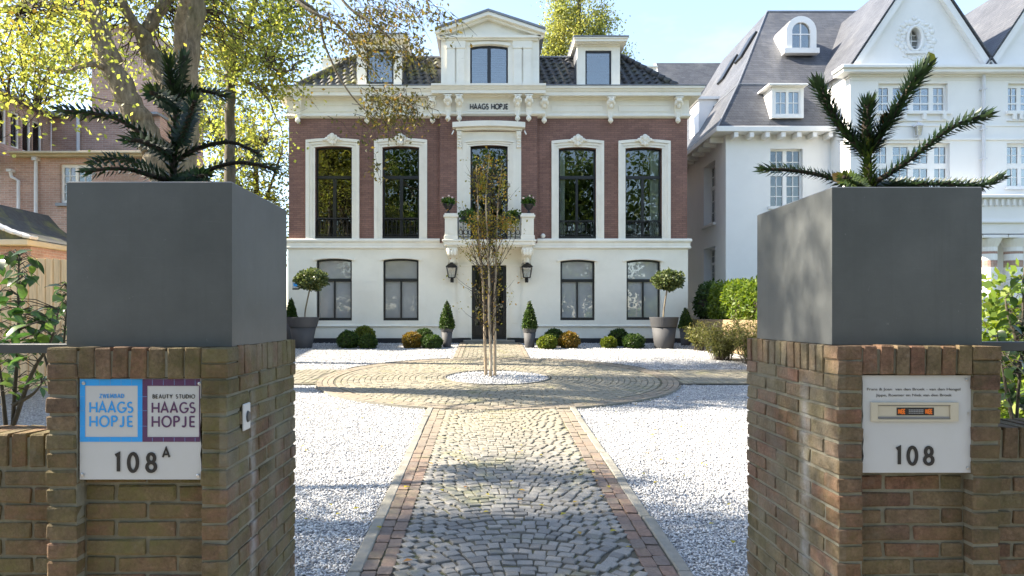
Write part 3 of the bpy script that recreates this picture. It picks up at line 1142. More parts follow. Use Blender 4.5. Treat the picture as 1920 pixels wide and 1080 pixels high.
# a few yellow leaves on the gravel and setts
n = 95
rg = np.random.default_rng(8)
y = rg.uniform(4.3, 11, n)
x = rg.uniform(-.28, .36, n) * y
V, Fc = [], []
for i in range(n):
    a = rg.uniform(0, 6.28); s = rg.uniform(.018, .036)
    c, q = math.cos(a), math.sin(a)
    z = gz(y[i]) + .045
    for (u, w, h) in ((-1, 0, 0), (0, -.62, .25), (1, 0, .1), (0, .62, .3)):
        V.append((x[i] + (u * c - w * q) * s, y[i] + (u * q + w * c) * s, z + h * s))
    Fc.append([4 * i + k for k in range(4)])
link('fallen_leaves', np_mesh('fallen_leaves', np.array(V), np.array(Fc), M['fallen'], attr=rg.random(n)))['kind'] = 'stuff'

# ------------------------------------------------------------------ gate pillars of single bricks
BRV = random.Random(9)


def brick_mesh(sx, sy, sz, name='brick'):
    mb = MB().box(-sx / 2, sx / 2, -sy / 2, sy / 2, -sz / 2, sz / 2, .0038)
    vs = [(v[0] + BRV.uniform(-.0026, .0026), v[1] + BRV.uniform(-.0026, .0026), v[2] + BRV.uniform(-.0026, .0026)) for v in mb.v]
    return new_mesh(name, vs, mb.f, M['pillar_brick'])


BCACHE = {}


def put_brick(parent, x0, x1, y0, y1, z0, z1, jit=.0026):
    key = (round(abs(x1 - x0), 3), round(abs(y1 - y0), 3), round(z1 - z0, 3))
    lst = BCACHE.setdefault(key, [])
    if len(lst) < 4:
        lst.append(brick_mesh(*key))
    me = lst[BRV.randrange(len(lst))]
    off = root_loc(parent)
    c = Vector(((x0 + x1) / 2 + BRV.uniform(-jit, jit), (y0 + y1) / 2 + BRV.uniform(-jit, jit), (z0 + z1) / 2 + BRV.uniform(-.001, .001))) - off
    return link('brick', me, parent, c, (BRV.uniform(-.014, .014), BRV.uniform(-.014, .014), BRV.uniform(-.016, .016)))


PILLAR_TOP = CAM_H - .1078
COURSE = .0615
IB = .090           # width of the pilaster strip at the gateway side


def pillar(xi, s, y0, W, D, label):
    """xi: x of the inner corner; s: +1 when the pillar extends to -x (left one), -1 to +x"""
    root = empty('gate_pillar', (xi - s * W / 2, y0 + D / 2, gz(y0)), label, 'gate pillar', 'brick pillars at the gate')
    def B(u0, u1, v0, v1, z0, z1, par=root):
        return put_brick(par, xi - s * u0, xi - s * u1, y0 + v0, y0 + v1, z0, z1)
    low = MB()
    core = MB()
    lo = 0.0
    core.box(xi - s * .007, xi - s * (W - .007), y0 + .0525, y0 + D - .007, lo, PILLAR_TOP - .012)
    core.box(xi - s * .007, xi - s * (IB - .001), y0 + .007, y0 + .0522, lo, PILLAR_TOP - .012)
    core.box(xi - s * (W - .099), xi - s * (W - .007), y0 + .007, y0 + .0522, lo, PILLAR_TOP - .012)
    core.box(xi - s * IB, xi - s * (W - .1), y0 + .007, y0 + .0522, PILLAR_TOP - .10, PILLAR_TOP - .012)
    core.build('mortar_core', M['mortar'], root)
    top = PILLAR_TOP - .108
    k = 0
    z1 = top
    while z1 > gz(y0) + .02:
        z0 = z1 - .0505
        visible = z1 > .50
        jobs = []
        e = k % 2
        ly = .21 if e else .10
        jobs.append((0, IB, 0, ly))                       # inner corner
        jobs.append((W - .10, W, 0, .21 if not e else .10))  # outer corner
        pw = W - .10 - IB
        u = IB + .006
        segs = [.205, pw - .205] if e else [.10, .21, pw - .31]
        for sg in segs:
            if sg > .03: jobs.append((u, u + sg - .012, .045, .15))
            u += sg
        v = ly + .011
        while v < D - .02:
            l = min(.20, D - v)
            if D - (v + l) < .045: l = D - v
            jobs.append((0, IB, v, v + l))
            v += l + .011
        for j in jobs:
            if visible: B(*j, z0, z1)
            else: low.box(xi - s * j[0], xi - s * j[1], y0 + j[2], y0 + j[3], z0, z1, .005)
        # outer flank, joined: the photograph does not show it
        v = (.21 if not e else .10) + .011
        while v < D - .02:
            l = min(.20, D - v)
            low.box(xi - s * (W - .10), xi - s * W, y0 + v, y0 + v + l, z0, z1, .005)
            v += l + .011
        k += 1
        z1 -= COURSE
    low.build('brickwork', M['pillar_brick'], root, kind='stuff')
    # top: bricks on edge between two flat courses at the corners
    for (u0, u1) in ((0, IB), (W - .10, W)):
        for q in (0, 1):
            B(u0, u1, 0, .10, PILLAR_TOP - .104 + q * .053, PILLAR_TOP - .104 + q * .053 + .050)
    n = 7
    st = (W - .10 - IB) / n
    for i in range(n):
        B(IB + st * i + .004, IB + st * (i + 1) - .004, 0, .20, PILLAR_TOP - .104, PILLAR_TOP)
    n = int((D - .10) / .062)
    st = (D - .10) / n
    for i in range(n):
        B(0, .20, .10 + st * i + .004 if i else .21 if False else .10 + st * i + .004, .10 + st * (i + 1) - .004, PILLAR_TOP - .104, PILLAR_TOP)
    return root


LY, RY = 2.30, 2.45
pl = pillar(-.877, 1, LY, .611, .81, 'brown brick gate pillar carrying the blue and purple sign numbered 108A')
pr = pillar(1.256, -1, RY, .587, .86, 'brown brick gate pillar carrying the white letterbox plate numbered 108')


# low garden walls beside the pillars
def low_wall(xa, xb, y0, zt, label):
    x0, x1 = min(xa, xb), max(xa, xb)
    root = empty('garden_wall', ((x0 + x1) / 2, y0 + .1, gz(y0)), label, 'garden wall', 'low brick walls beside the gate')
    MB().box(x0, x1, y0 + .008, y0 + .20, -.02, zt - .012).build('mortar_core', M['mortar'], root)
    n = int((x1 - x0) / .062)
    st = (x1 - x0) / n
    low = MB()
    for i in range(n):
        a, b_ = x0 + st * i + .004, x0 + st * (i + 1) - .004
        put_brick(root, a, b_, y0, y0 + .21, zt - .115, zt)
    z1 = zt - .127
    k = 0
    while z1 > .2:
        x = x0 - (.105 if k % 2 else 0)
        while x < x1:
            a, b_ = max(x, x0), min(x + .20, x1)
            if b_ - a > .03:
                if z1 > .70: put_brick(root, a, b_, y0, y0 + .10, z1 - .0505, z1)
                else: low.box(a, b_, y0, y0 + .10, z1 - .0505, z1, .005)
            x += .212
        z1 -= COURSE
        k += 1
    low.build('brickwork', M['pillar_brick'], root, kind='stuff')


low_wall(-2.55, -1.495, 2.40, CAM_H - 223 * 2.4 / F, 'low brick garden wall running from the pillar with the blue sign')
low_wall(1.850, 2.75, 2.54, CAM_H - 209 * 2.54 / F, 'low brick garden wall running from the pillar with the letterbox plate')

# metal rails above the walls
for (xa, xb, y0, pz, lab) in ((-2.55, -1.44, 2.60, 653, 'flat grey metal rail over the wall by the 108A pillar'), (1.80, 2.75, 2.72, 649, 'flat grey metal rail over the wall by the letterbox pillar')):
    zc = Z(pz, y0)
    rt = empty('metal_rail', ((xa + xb) / 2, y0, zc), lab, 'rail', 'metal rails above the garden walls')
    MB().box(xa, xb, y0 - .03, y0 + .03, zc - .018, zc + .018, .003).build('bar', M['rail'], rt)
    xo = xa + .1 if xa < 0 else xb - .1
    MB().box(xo - .02, xo + .02, y0 - .02, y0 + .02, 1.30, zc - .018).build('post', M['rail'], rt)


# planters of grey fibre cement
def planter(x0, x1, y0, y1, zb, zt, label):
    root = empty('planter_box', ((x0 + x1) / 2, (y0 + y1) / 2, zb), label, 'planter', 'grey cement planters on the gate pillars')
    t = .022
    mb = MB()
    c = .004
    def shell(v):
        pass
    mb.box(x0, x1, y0, y1, zb, zb + .03, c)
    mb.box(x0, x1, y0, y0 + t, zb + .03, zt, c)
    mb.box(x0, x1, y1 - t, y1, zb + .03, zt, c)
    mb.box(x0, x0 + t, y0 + t, y1 - t, zb + .03, zt, c)
    mb.box(x1 - t, x1, y0 + t, y1 - t, zb + .03, zt, c)
    # one closed skin outside so that no seam shows
    vs = [(x, y, z) for z in (zb - .0, zt + .0006) for (x, y) in ((x0 - .001, y0 - .001), (x1 + .001, y0 - .001), (x1 + .001, y1 + .001), (x0 - .001, y1 + .001))]
    mb = MB()
    i = [(x0 + t, y0 + t), (x1 - t, y0 + t), (x1 - t, y1 - t), (x0 + t, y1 - t)]
    o = [(x0, y0), (x1, y0), (x1, y1), (x0, y1)]
    b_ = .004
    oo = [(x0 + b_, y0 + b_), (x1 - b_, y0 + b_), (x1 - b_, y1 - b_), (x0 + b_, y1 - b_)]
    rings = [[(p[0], p[1], zb) for p in o], [(p[0], p[1], zt - b_) for p in o], [(p[0], p[1], zt) for p in oo], [(p[0], p[1], zt) for p in i], [(p[0], p[1], zb + .05) for p in i]]
    vs = [p for r_ in rings for p in r_]
    fs = [(3, 2, 1, 0), (16, 17, 18, 19)]
    for l in range(4):
        for k in range(4):
            k2 = (k + 1) % 4
            fs.append((l * 4 + k, l * 4 + k2, (l + 1) * 4 + k2, (l + 1) * 4 + k))
    mb.add(vs, fs)
    mb.build('box', M['cement'], root)
    s = MB()
    nx = 10
    vs, fs = [], []
    rr = random.Random(3)
    for j in range(nx + 1):
        for k in range(nx + 1):
            vs.append((x0 + t + (x1 - x0 - 2 * t) * k / nx, y0 + t + (y1 - y0 - 2 * t) * j / nx, zt - .035 + rr.uniform(-.012, .012)))
    for j in range(nx):
        for k in range(nx):
            a = j * (nx + 1) + k
            fs.append((a, a + 1, a + nx + 2, a + nx + 1))
    s.add(vs, fs)
    s.build('soil', M['soil'], root)
    return root


ZB = PILLAR_TOP + .001
LPF, RPF = 2.36, 2.52
planter(X(125, LPF), X(435, LPF), LPF, LPF + .64, ZB, Z(340, LPF), 'large grey cement planter box on the pillar with the blue sign')
planter(X(1560, RPF), X(1841, RPF), RPF, RPF + .70, ZB, Z(350, RPF), 'large grey cement planter box on the pillar with the letterbox plate')

# ------------------------------------------------------------------ lettering: a geometric stroke alphabet
def arc(cx, cy, rx, ry, a0, a1, n=14):
    return [(cx + rx * math.cos(R(a0 + (a1 - a0) * i / n)), cy + ry * math.sin(R(a0 + (a1 - a0) * i / n))) for i in range(n + 1)]


GL = {
    'H': (.66, [[(0, 0), (0, 1)], [(.66, 0), (.66, 1)], [(0, .46), (.66, .46)]]),
    'A': (.72, [[(0, 0), (.36, 1), (.72, 0)], [(.11, .30), (.61, .30)]]),
    'G': (.80, [arc(.44, .5, .42, .5, 48, 345, 22) + [(.85, .42), (.50, .42)]]),
    'S': (.50, [arc(.25, .745, .23, .245, 40, 255, 14) + arc(.25, .255, .25, .255, 85, -140, 14)]),
    'O': (.88, [arc(.44, .5, .44, .5, 90, 450, 30)]),
    'P': (.50, [[(0, 0), (0, 1)], [(0, .985)] + arc(.24, .74, .26, .25, 90, -90, 12) + [(0, .485)]]),
    'J': (.46, [[(.32, 1), (.32, .2)] + arc(.15, .2, .17, .2, 0, -150, 10)]),
    'E': (.46, [[(.46, .98), (.02, .98)], [(0, 0), (0, 1)], [(.02, .46), (.42, .46)], [(.02, .02), (.46, .02)]]),
    '1': (.20, [[(0, .90), (.16, .98), (.16, 0)]]),
    '0': (.50, [arc(.25, .5, .25, .5, 90, 450, 30)]),
    '8': (.48, [arc(.24, .745, .19, .245, -90, 270, 22), arc(.24, .25, .24, .25, 90, 450, 24)]),
    'Z': (.55, [[(0, .98), (.54, .98), (.0, .02), (.56, .02)]]),
    'W': (.95, [[(0, 1), (.24, 0), (.475, .9), (.71, 0), (.95, 1)]]),
    'M': (.85, [[(0, 0), (.12, 1), (.425, .2), (.73, 1), (.85, 0)]]),
    'B': (.50, [[(0, 0), (0, 1)], [(0, .985)] + arc(.20, .75, .22, .235, 90, -90, 10) + [(.0, .515)], [(0.02, .5)] + arc(.24, .255, .26, .25, 90, -90, 10) + [(0, .005)]]),
    'D': (.70, [[(0, 0), (0, 1)], [(0, .985)] + arc(.2, .5, .5, .485, 90, -90, 16) + [(0, .015)]]),
    'U': (.62, [[(0, 1), (0, .3)] + arc(.31, .3, .31, .3, 180, 360, 12) + [(.62, 1)]]),
    'T': (.58, [[(0, .98), (.58, .98)], [(.29, .98), (.29, 0)]]),
    'Y': (.66, [[(0, 1), (.33, .45), (.66, 1)], [(.33, .47), (.33, 0)]]),
    'I': (.06, [[(.03, 0), (.03, 1)]]),
    'N': (.62, [[(0, 0), (0, 1)], [(0, .99), (.62, .01)], [(.62, 0), (.62, 1)]]),
    ' ': (.30, []),
}


def ribbon(mb, pts, w, y, t, closed=False):
    """flat stroke of width w in the x-z plane at depth y, standing t proud (towards -y)"""
    n = len(pts)
    L, Rr = [], []
    for i in range(n):
        a = Vector(pts[max(i - 1, 0)]); b_ = Vector(pts[i]); c = Vector(pts[min(i + 1, n - 1)])
        if closed and i == 0: a = Vector(pts[-2])
        if closed and i == n - 1: c = Vector(pts[1])
        d1 = (b_ - a).normalized() if (b_ - a).length > 1e-9 else (c - b_).normalized()
        d2 = (c - b_).normalized() if (c - b_).length > 1e-9 else d1
        n1, n2 = Vector((-d1.y, d1.x)), Vector((-d2.y, d2.x))
        m = (n1 + n2)
        m = m.normalized() if m.length > 1e-6 else n1
        k = min(2.2, 1 / max(.35, m.dot(n1)))
        L.append(b_ + m * (w / 2 * k)); Rr.append(b_ - m * (w / 2 * k))
    vs, fs = [], []
    for q in (y - t, y + .0004):
        vs += [(p.x, q, p.y) for p in L] + [(p.x, q, p.y) for p in Rr]
    for i in range(n - 1):
        fs += [(i, i + 1, n + i + 1, n + i), (2 * n + i + 1, 2 * n + i, 3 * n + i, 3 * n + i + 1),
               (i + 1, i, 2 * n + i, 2 * n + i + 1), (n + i, n + i + 1, 3 * n + i + 1, 3 * n + i)]
    fs += [(0, n, 3 * n, 2 * n), (2 * n - 1, n - 1, 3 * n - 1, 4 * n - 1)]
    mb.add(vs, fs)


def lettering(name, text, x0, x1, z0, z1, y, mat, parent, weight=.13, t=.0012, narrow=.84):
    """capital letters filling x0..x1 and z0..z1, standing on a surface at depth y"""
    h = z1 - z0
    adv = sum(GL[c][0] for c in text) * narrow
    n = len(text) - 1
    tot = x1 - x0
    sc = h
    g_ = (tot - weight * h - adv * h) / max(n, 1) if n else 0
    if n and g_ < .06 * h:
        sx = (tot - weight * h) / (adv + n * .17) / h
        g_ = .17 * h * sx
    else:
        sx = 1.0
    sx *= narrow
    mb = MB()
    x = x0 + weight * h / 2
    i = 0
    for ch in text:
        w_, strokes = GL[ch]
        for st in strokes:
            pts = [(x + p[0] * h * sx, z0 + weight * h / 2 + p[1] * (h - weight * h)) for p in st]
            closed = len(st) > 3 and abs(st[0][0] - st[-1][0]) < 1e-6 and abs(st[0][1] - st[-1][1]) < 1e-6
            ribbon(mb, pts, weight * h, y, t + .00012 * (i % 7), closed)
            i += 1
        x += w_ * h * sx + g_
    return mb.build(name, mat, parent)


def small_print(name, text, x0, x1, z, y, mat, parent, size):
    """mixed-case print as real glyph outlines"""
    cu = bpy.data.curves.new(name, 'FONT')
    cu.body = text
    cu.size = size
    cu.extrude = .0004
    o = bpy.data.objects.new(name, cu)
    COL.objects.link(o)
    bpy.context.view_layer.update()
    me = bpy.data.meshes.new_from_object(o.evaluated_get(bpy.context.evaluated_depsgraph_get()))
    bpy.data.objects.remove(o)
    co = np.empty(len(me.vertices) * 3, dtype=np.float32)
    me.vertices.foreach_get('co', co)
    co = co.reshape(-1, 3)
    w_ = co[:, 0].max() - co[:, 0].min()
    k = (x1 - x0) / w_
    off = root_loc(parent)
    out = np.stack([(co[:, 0] - co[:, 0].min()) * k + x0 - off.x, -co[:, 2] + y - .0005 - off.y, co[:, 1] + z - off.z], 1)
    me.vertices.foreach_set('co', out.astype(np.float32).ravel())
    me.materials.clear(); me.materials.append(mat)
    me.name = name
    me.update()
    return link(name, me, parent)


def screw(x, z, y, parent, r=.0062):
    mb = MB()
    vs, fs = [], []
    n = 12
    for (q, rr) in ((y, r), (y - .0025, r * .95), (y - .0038, r * .6)):
        for k in range(n):
            a = 2 * math.pi * k / n
            vs.append((x + rr * math.cos(a), q, z + rr * math.sin(a)))
    for l in range(2):
        for k in range(n):
            fs.append((l * n + k, l * n + (k + 1) % n, (l + 1) * n + (k + 1) % n, (l + 1) * n + k))
    fs.append(tuple(range(2 * n, 3 * n)))
    mb.add(vs, fs).build('screw', M['steel'], parent)


# left sign
SY = 2.312
def sx_(c): return X(0 + c / 2.348, SY)
def sz_(c): return Z(620 + c / 2.348, SY)
xa, xb, zt, zb = sx_(351), sx_(887), sz_(211), sz_(655)
sg = empty('house_sign', ((xa + xb) / 2, SY, (zt + zb) / 2), 'enamel sign with blue and purple squares above the number 108A', 'sign')
mb = MB()
# plate with a chipped right edge
rr = random.Random(4)
edge = [(xb - rr.uniform(0, .003) - (.004 if i in (3, 5, 6) else 0), zb + (zt - zb) * i / 12) for i in range(13)]
mb.prism([(xa, zb)] + edge + [(xa, zt)], SY, SY + .006)
plate = mb.build('plate', M['plate'], sg)
def frame(mb, a, b_, zl, zh, ia, ib, izl, izh, y, t):
    mb.box(a, ia, y - t, y, zl, zh); mb.box(ib, b_, y - t, y, zl, zh)
    mb.box(ia, ib, y - t, y, zl, izl); mb.box(ia, ib, y - t, y, izh, zh)
f1 = MB(); frame(f1, sx_(353), sx_(627.5), sz_(489), sz_(213), sx_(375), sx_(607), sz_(468), sz_(242), SY - .0003, .0012)
f1.build('blue_tile_border', M['blue'], sg)
f2 = MB(); frame(f2, sx_(628.5), sx_(881), sz_(489), sz_(213), sx_(649), sx_(877), sz_(468), sz_(243), SY - .0003, .0012)
f2.build('purple_tile_border', M['purple'], sg)
# thin tile joints printed on the borders
tj = MB()
for cx_ in (393, 440, 487, 534, 580, 672, 720, 768, 815, 860):
    tj.box(sx_(cx_ - .7), sx_(cx_ + .7), SY - .0019, SY - .0015, sz_(240), sz_(214)); tj.box(sx_(cx_ - .7), sx_(cx_ + .7), SY - .0019, SY - .0015, sz_(488), sz_(470))
for cz_ in (290, 352, 420):
    tj.box(sx_(354), sx_(374), SY - .0019, SY - .0015, sz_(cz_ + .7), sz_(cz_ - .7)); tj.box(sx_(608), sx_(648), SY - .0019, SY - .0015, sz_(cz_ + .7), sz_(cz_ - .7))
tj.build('tile_joint', plain('pale_blue_print', (.16, .33, .60), .4, .05, 5, 20, 0), sg)
YT = SY - .0002
lettering('lettering', 'ZWEMBAD', sx_(438), sx_(547), sz_(297), sz_(278), YT, M['blue'], sg, .13)
lettering('lettering', 'HAAGS', sx_(394), sx_(587), sz_(363), sz_(312), YT, M['blue'], sg, .135)
lettering('lettering', 'HOPJE', sx_(394), sx_(587), sz_(425), sz_(373), YT, M['blue'], sg, .135)
lettering('lettering', 'BEAUTY STUDIO', sx_(672), sx_(859), sz_(299), sz_(280), YT, M['ink'], sg, .13)
lettering('lettering', 'HAAGS', sx_(668), sx_(861), sz_(364), sz_(314), YT, M['purple'], sg, .135)
lettering('lettering', 'HOPJE', sx_(668), sx_(861), sz_(426), sz_(374), YT, M['purple'], sg, .135)
lettering('house_number', '108', sx_(503), sx_(692), sz_(626), sz_(534), YT, M['ink'], sg, .15, .003)
lettering('house_number', 'A', sx_(714), sx_(744), sz_(560), sz_(512), YT, M['ink'], sg, .15, .003)
for c in ((370, 231), (880, 233), (364, 634), (873, 638)):
    screw(sx_(c[0]), sz_(c[1]), SY - .0016, sg)

# right letterbox plate
SY2 = 2.464
def tx_(c): return X(1390 + c / 2.347, SY2)
def tz_(c): return Z(620 + c / 2.347, SY2)
xa, xb, zt, zb = tx_(531), tx_(1010), tz_(197), tz_(625)
lb = empty('letterbox_plate', ((xa + xb) / 2, SY2, (zt + zb) / 2), 'white metal plate with names, letter slot and the number 108', 'letterbox')
mb = MB()
edge = [(xa + rr.uniform(0, .003) + (.004 if i in (2, 4, 7) else 0), zb + (zt - zb) * i / 12) for i in range(13)]
mb.prism([(xb, zb)] + edge + [(xb, zt)], SY2, SY2 + .008)
mb.build('plate', M['plate'], lb)
fr = MB(); frame(fr, tx_(567), tx_(950), tz_(398), tz_(315), tx_(596), tx_(915), tz_(389), tz_(326), SY2 - .0002, .007)
fr.build('slot_frame', M['beige_metal'], lb)
fl = MB(); fl.box(tx_(597), tx_(914), SY2 - .003, SY2 - .0003, tz_(388), tz_(327), .001)
flap = fl.build('flap', M['beige_metal'], lb)
ck = MB(); ck.box(tx_(598), tx_(913), SY2 - .0052, SY2 - .0032, tz_(386), tz_(378)); ck.box(tx_(598), tx_(913), SY2 - .0045, SY2 - .0032, tz_(330.5), tz_(328.5))
ck.build('flap_lip', M['zinc'], flap)
st = MB(); st.box(tx_(681), tx_(845), SY2 - .0038, SY2 - .0031, tz_(372), tz_(338))
stk = st.build('sticker', M['ink'], lb)
lettering('lettering', 'NEE', tx_(687), tx_(720), tz_(367), tz_(343), SY2 - .0039, M['orange'], stk, .22, .0006)
lettering('lettering', 'NEE', tx_(806), tx_(839), tz_(367), tz_(343), SY2 - .0039, M['orange'], stk, .22, .0006)
ln = MB()
for zc in (348, 354, 362):
    for q in range(9):
        ln.box(tx_(734 + q * 7.3), tx_(734 + q * 7.3 + 5.5), SY2 - .0043, SY2 - .0039, tz_(zc + 1.2), tz_(zc - 1.0))
ln.build('print_line', M['plate'], stk, kind='stuff')
small_print('lettering', 'Frans & Joan  van den Broek - van den Hengel', tx_(553), tx_(963), tz_(263), SY2 - .0002, M['print_grey'], lb, .0135)
small_print('lettering', 'Jippe, Roemer en Niek van den Broek', tx_(592), tx_(926), tz_(289), SY2 - .0002, M['print_grey'], lb, .0135)
lettering('house_number', '108', tx_(676), tx_(848), tz_(594), tz_(506), SY2 - .0002, M['ink'], lb, .15, .003)
for c in ((991, 216), (996, 604)):
    screw(tx_(c[0]), tz_(c[1]), SY2 - .0002, lb, .0055)
mb = MB(); mb.box(tx_(994), tx_(1000), SY2 - .002, SY2 - .0002, tz_(368), tz_(358)).build('lock', M['steel'], lb)

# doorbell on the inner flank of the left pillar
yb = 480 * 0 + .877 * F / (915 - 459)
zc = Z(781, yb)
db = empty('doorbell', (-.877, yb, zc), 'small white doorbell plate on the inner side of the 108A pillar', 'doorbell')
MB().box(-.876, -.868, yb - .035, yb + .035, zc - .048, zc + .048, .003).build('plate', M['plate'], db)
mb = MB(T=((-.868, yb + .005, zc), (0, -1, 0), (1, 0, 0)))
mb.add([(math.cos(a) * .017, 0, math.sin(a) * .022) for a in np.linspace(0, 2 * math.pi, 13)[:-1]] + [(math.cos(a) * .014, .006, math.sin(a) * .018) for a in np.linspace(0, 2 * math.pi, 13)[:-1]],
       [(k, (k + 1) % 12, 12 + (k + 1) % 12, 12 + k) for k in range(12)] + [tuple(range(12, 24))])
mb.build('button', M['rail'], db)

# ================================================================== the villa
FY = 21.0
G21 = gz(21)
villa = empty('villa', (0, FY, G21), 'brick and cream villa with black windows and a balcony at the end of the drive', 'house')
def vx(px, y=FY): return X(px, y)
def vz(py, y=FY): return Z(py, y)

UPW = [(591, 660, 274, 447, 574, 674), (717, 786, 274, 447, 702, 801), (1047.5, 1117.5, 276, 447, 1034, 1132), (1172.5, 1241, 276, 447, 1159, 1256.5)]
GRW = [(593.5, 660, 485, 601), (718.5, 785, 485, 601), (1050.5, 1115, 487, 600.5), (1174.5, 1238, 487, 600)]
CW = (882, 952, 274, 447)
XL, XR = vx(541.5), vx(1288.5)
ZBAND = vz(456)
ZTOP = vz(218)
BAY = .12


def arc_line(x0, x1, zs, rise, n=12):
    return [(x0 + (x1 - x0) * i / n, zs + rise * (1 - (2 * i / n - 1) ** 2)) for i in range(n + 1)]


RISE = .05
# brick storey
w = MB()
holes = [(vx(a), vx(b_), vz(d), vz(c)) for a, b_, c, d, *_ in UPW]
for side in (0, 1):
    xx = (XL, vx(825)) if side == 0 else (vx(1007), XR)
    hs = [h for h in holes if xx[0] < h[0] < xx[1]]
    for c in wall_cells(xx[0], xx[1], ZBAND, ZTOP, hs):
        w.box(c[0], c[1], FY, FY + .35, c[2], c[3])
    for h in hs:
        lo = arc_line(h[0], h[1], h[3] - RISE, RISE)
        w.band(lo, [(p[0], h[3] + .0005) for p in lo], FY + .001, FY + .30)
ch = (vx(CW[0], FY - BAY), vx(CW[1], FY - BAY), vz(CW[3]), vz(CW[2]))
for c in wall_cells(vx(825), vx(1007), ZBAND, ZTOP, [ch]):
    w.box(c[0], c[1], FY - BAY, FY + .35, c[2], c[3])
w.box(XL, XL + .35, FY + .35, FY + 10, ZBAND, ZTOP)
w.box(XR - .35, XR, FY + .35, FY + 10, ZBAND, ZTOP)
w.box(XL, XR, FY + 10, FY + 10.3, G21, ZTOP)
w.build('brick_wall', M['brick'], villa)

# rendered ground storey
w = MB()
gh = [(vx(a), vx(b_), vz(d), vz(c)) for a, b_, c, d in GRW]
dh = (vx(884.5), vx(949.5), G21 - .3, vz(497))
GF = FY - .03
for c in wall_cells(XL - .015, XR + .015, G21 - .3, ZBAND, gh + [dh]):
    w.box(c[0], c[1], GF, FY + .35, c[2], c[3])
for h in gh:
    lo = arc_line(h[0], h[1], h[3] - RISE, RISE)
    w.band(lo, [(p[0], h[3] + .0005) for p in lo], GF + .001, FY + .30)
w.box(XL - .015, XL + .35, FY + .35, FY + 10, G21 - .3, ZBAND)
w.box(XR - .35, XR + .015, FY + .35, FY + 10, G21 - .3, ZBAND)
w.build('rendered_wall', M['cream'], villa)
# shallow courses lined out in the render
w = MB()
for k in range(1, 8):
    zc = vz(470 + 19.5 * k)
    for c in wall_cells(XL, XR, zc, zc + .012, [(h[0] - .06, h[1] + .06, 0, 20) for h in gh] + [(vx(835), vx(1000), 0, 20)]):
        if k < 7: w.box(c[0], c[1], GF - .004, GF + .01, c[2], c[3])
w.build('render_course', M['cream'], villa)
# plinth, base moulding, string course
w = MB()
for xx in ((XL - .03, dh[0] - .02), (dh[1] + .02, XR + .03)):
    w.box(xx[0], xx[1], FY - .075, FY + .2, G21 - .3, vz(634))
w.box(XL - .03, XL + .2, FY + .21, FY + 10, G21 - .3, vz(634)); w.box(XR - .2, XR + .03, FY + .21, FY + 10, G21 - .3, vz(634))
w.build('plinth', M['plinth'], villa)
w = MB()
prof = [(.05, vz(609)), (-.07, vz(609)), (-.085, vz(611)), (-.06, vz(613.5)), (.05, vz(613.5))]
for xx in ((XL - .02, vx(835)), (vx(997), XR + .02)):
    T = ((0, FY, 0), (1, 0, 0), (0, 1, 0))
    m2 = MB(T); m2.extrude_profile(prof, xx[0], xx[1]); w.v += m2.v and [] or []
    base = len(w.v); w.v += m2.v; w.f += [[base + i for i in f] for f in m2.f]
w.build('base_moulding', M['cream'], villa)


def moulding(name, prof, mat, parent, parts, returns=True, x0=XL, x1=XR, depth=10.0):
    """profile (d, z), d negative outwards from the facade; runs along the front and round both flanks"""
    w = MB(T=((0, FY, 0), (1, 0, 0), (0, 1, 0)))
    w.extrude_profile(prof, x0, x1, 1.0 if returns else 0, -1.0 if returns else 0)
    if returns:
        for (xo, N) in ((x0, (1, 0, 0)), (x1, (-1, 0, 0))):
            m2 = MB(T=((xo, FY, 0), (0, 1, 0), N))
            m2.extrude_profile(prof, 0.0, depth, 1.0, 0)
            base = len(w.v); w.v += m2.v; w.f += [[base + i for i in f] for f in m2.f]
    return w.build(name, mat, parent)


moulding('string_course', [(.1, vz(448)), (-.10, vz(448)), (-.12, vz(450)), (-.12, vz(453)), (-.075, vz(456)), (-.075, vz(462.5)), (-.10, vz(463.5)), (-.10, vz(465.5)), (-.03, vz(468)), (.1, vz(468))], M['trim'], villa, None)

# cornice
def cz(py, d): return Z(py, FY + d)
def cornice_profile(sh=0.0, lift=0.0):
    q = [(.25, 160, 0), (-.42, 160.5, 0), (-.42, 164.5, 0), (-.39, 166, 0), (-.35, 171.5, 0), (-.33, 172, 0), (-.33, 179, 0), (-.30, 179.3, 0), (-.11, 180.5, 0), (-.09, 184, 0), (-.045, 187.5, 0),
         (-.045, 213.5, 0), (-.085, 214.5, 0), (-.105, 217, 0), (-.07, 219.5, 0), (-.02, 222, 0), (.25, 222, 0)]
    return [(d + (sh if d < .2 else 0), cz(py - lift, d)) for d, py, _ in q]
moulding('cornice', cornice_profile(), M['trim'], villa, None)
moulding('cornice', cornice_profile(-BAY, 2.0), M['trim'], villa, None, False, vx(811), vx(1021))
w = MB()
w.box(XL - .44, XR + .44, FY - .44, FY + .2, cz(160.3, -.44) + .002, cz(160.3, -.44) + .03)
w.box(XL - .44, XL + .2, FY + .2, FY + 10, cz(160.3, -.44) + .002, cz(160.3, -.44) + .03)
w.box(XR - .2, XR + .44, FY + .2, FY + 10, cz(160.3, -.44) + .002, cz(160.3, -.44) + .03)
w.build('gutter', M['zinc'], villa)

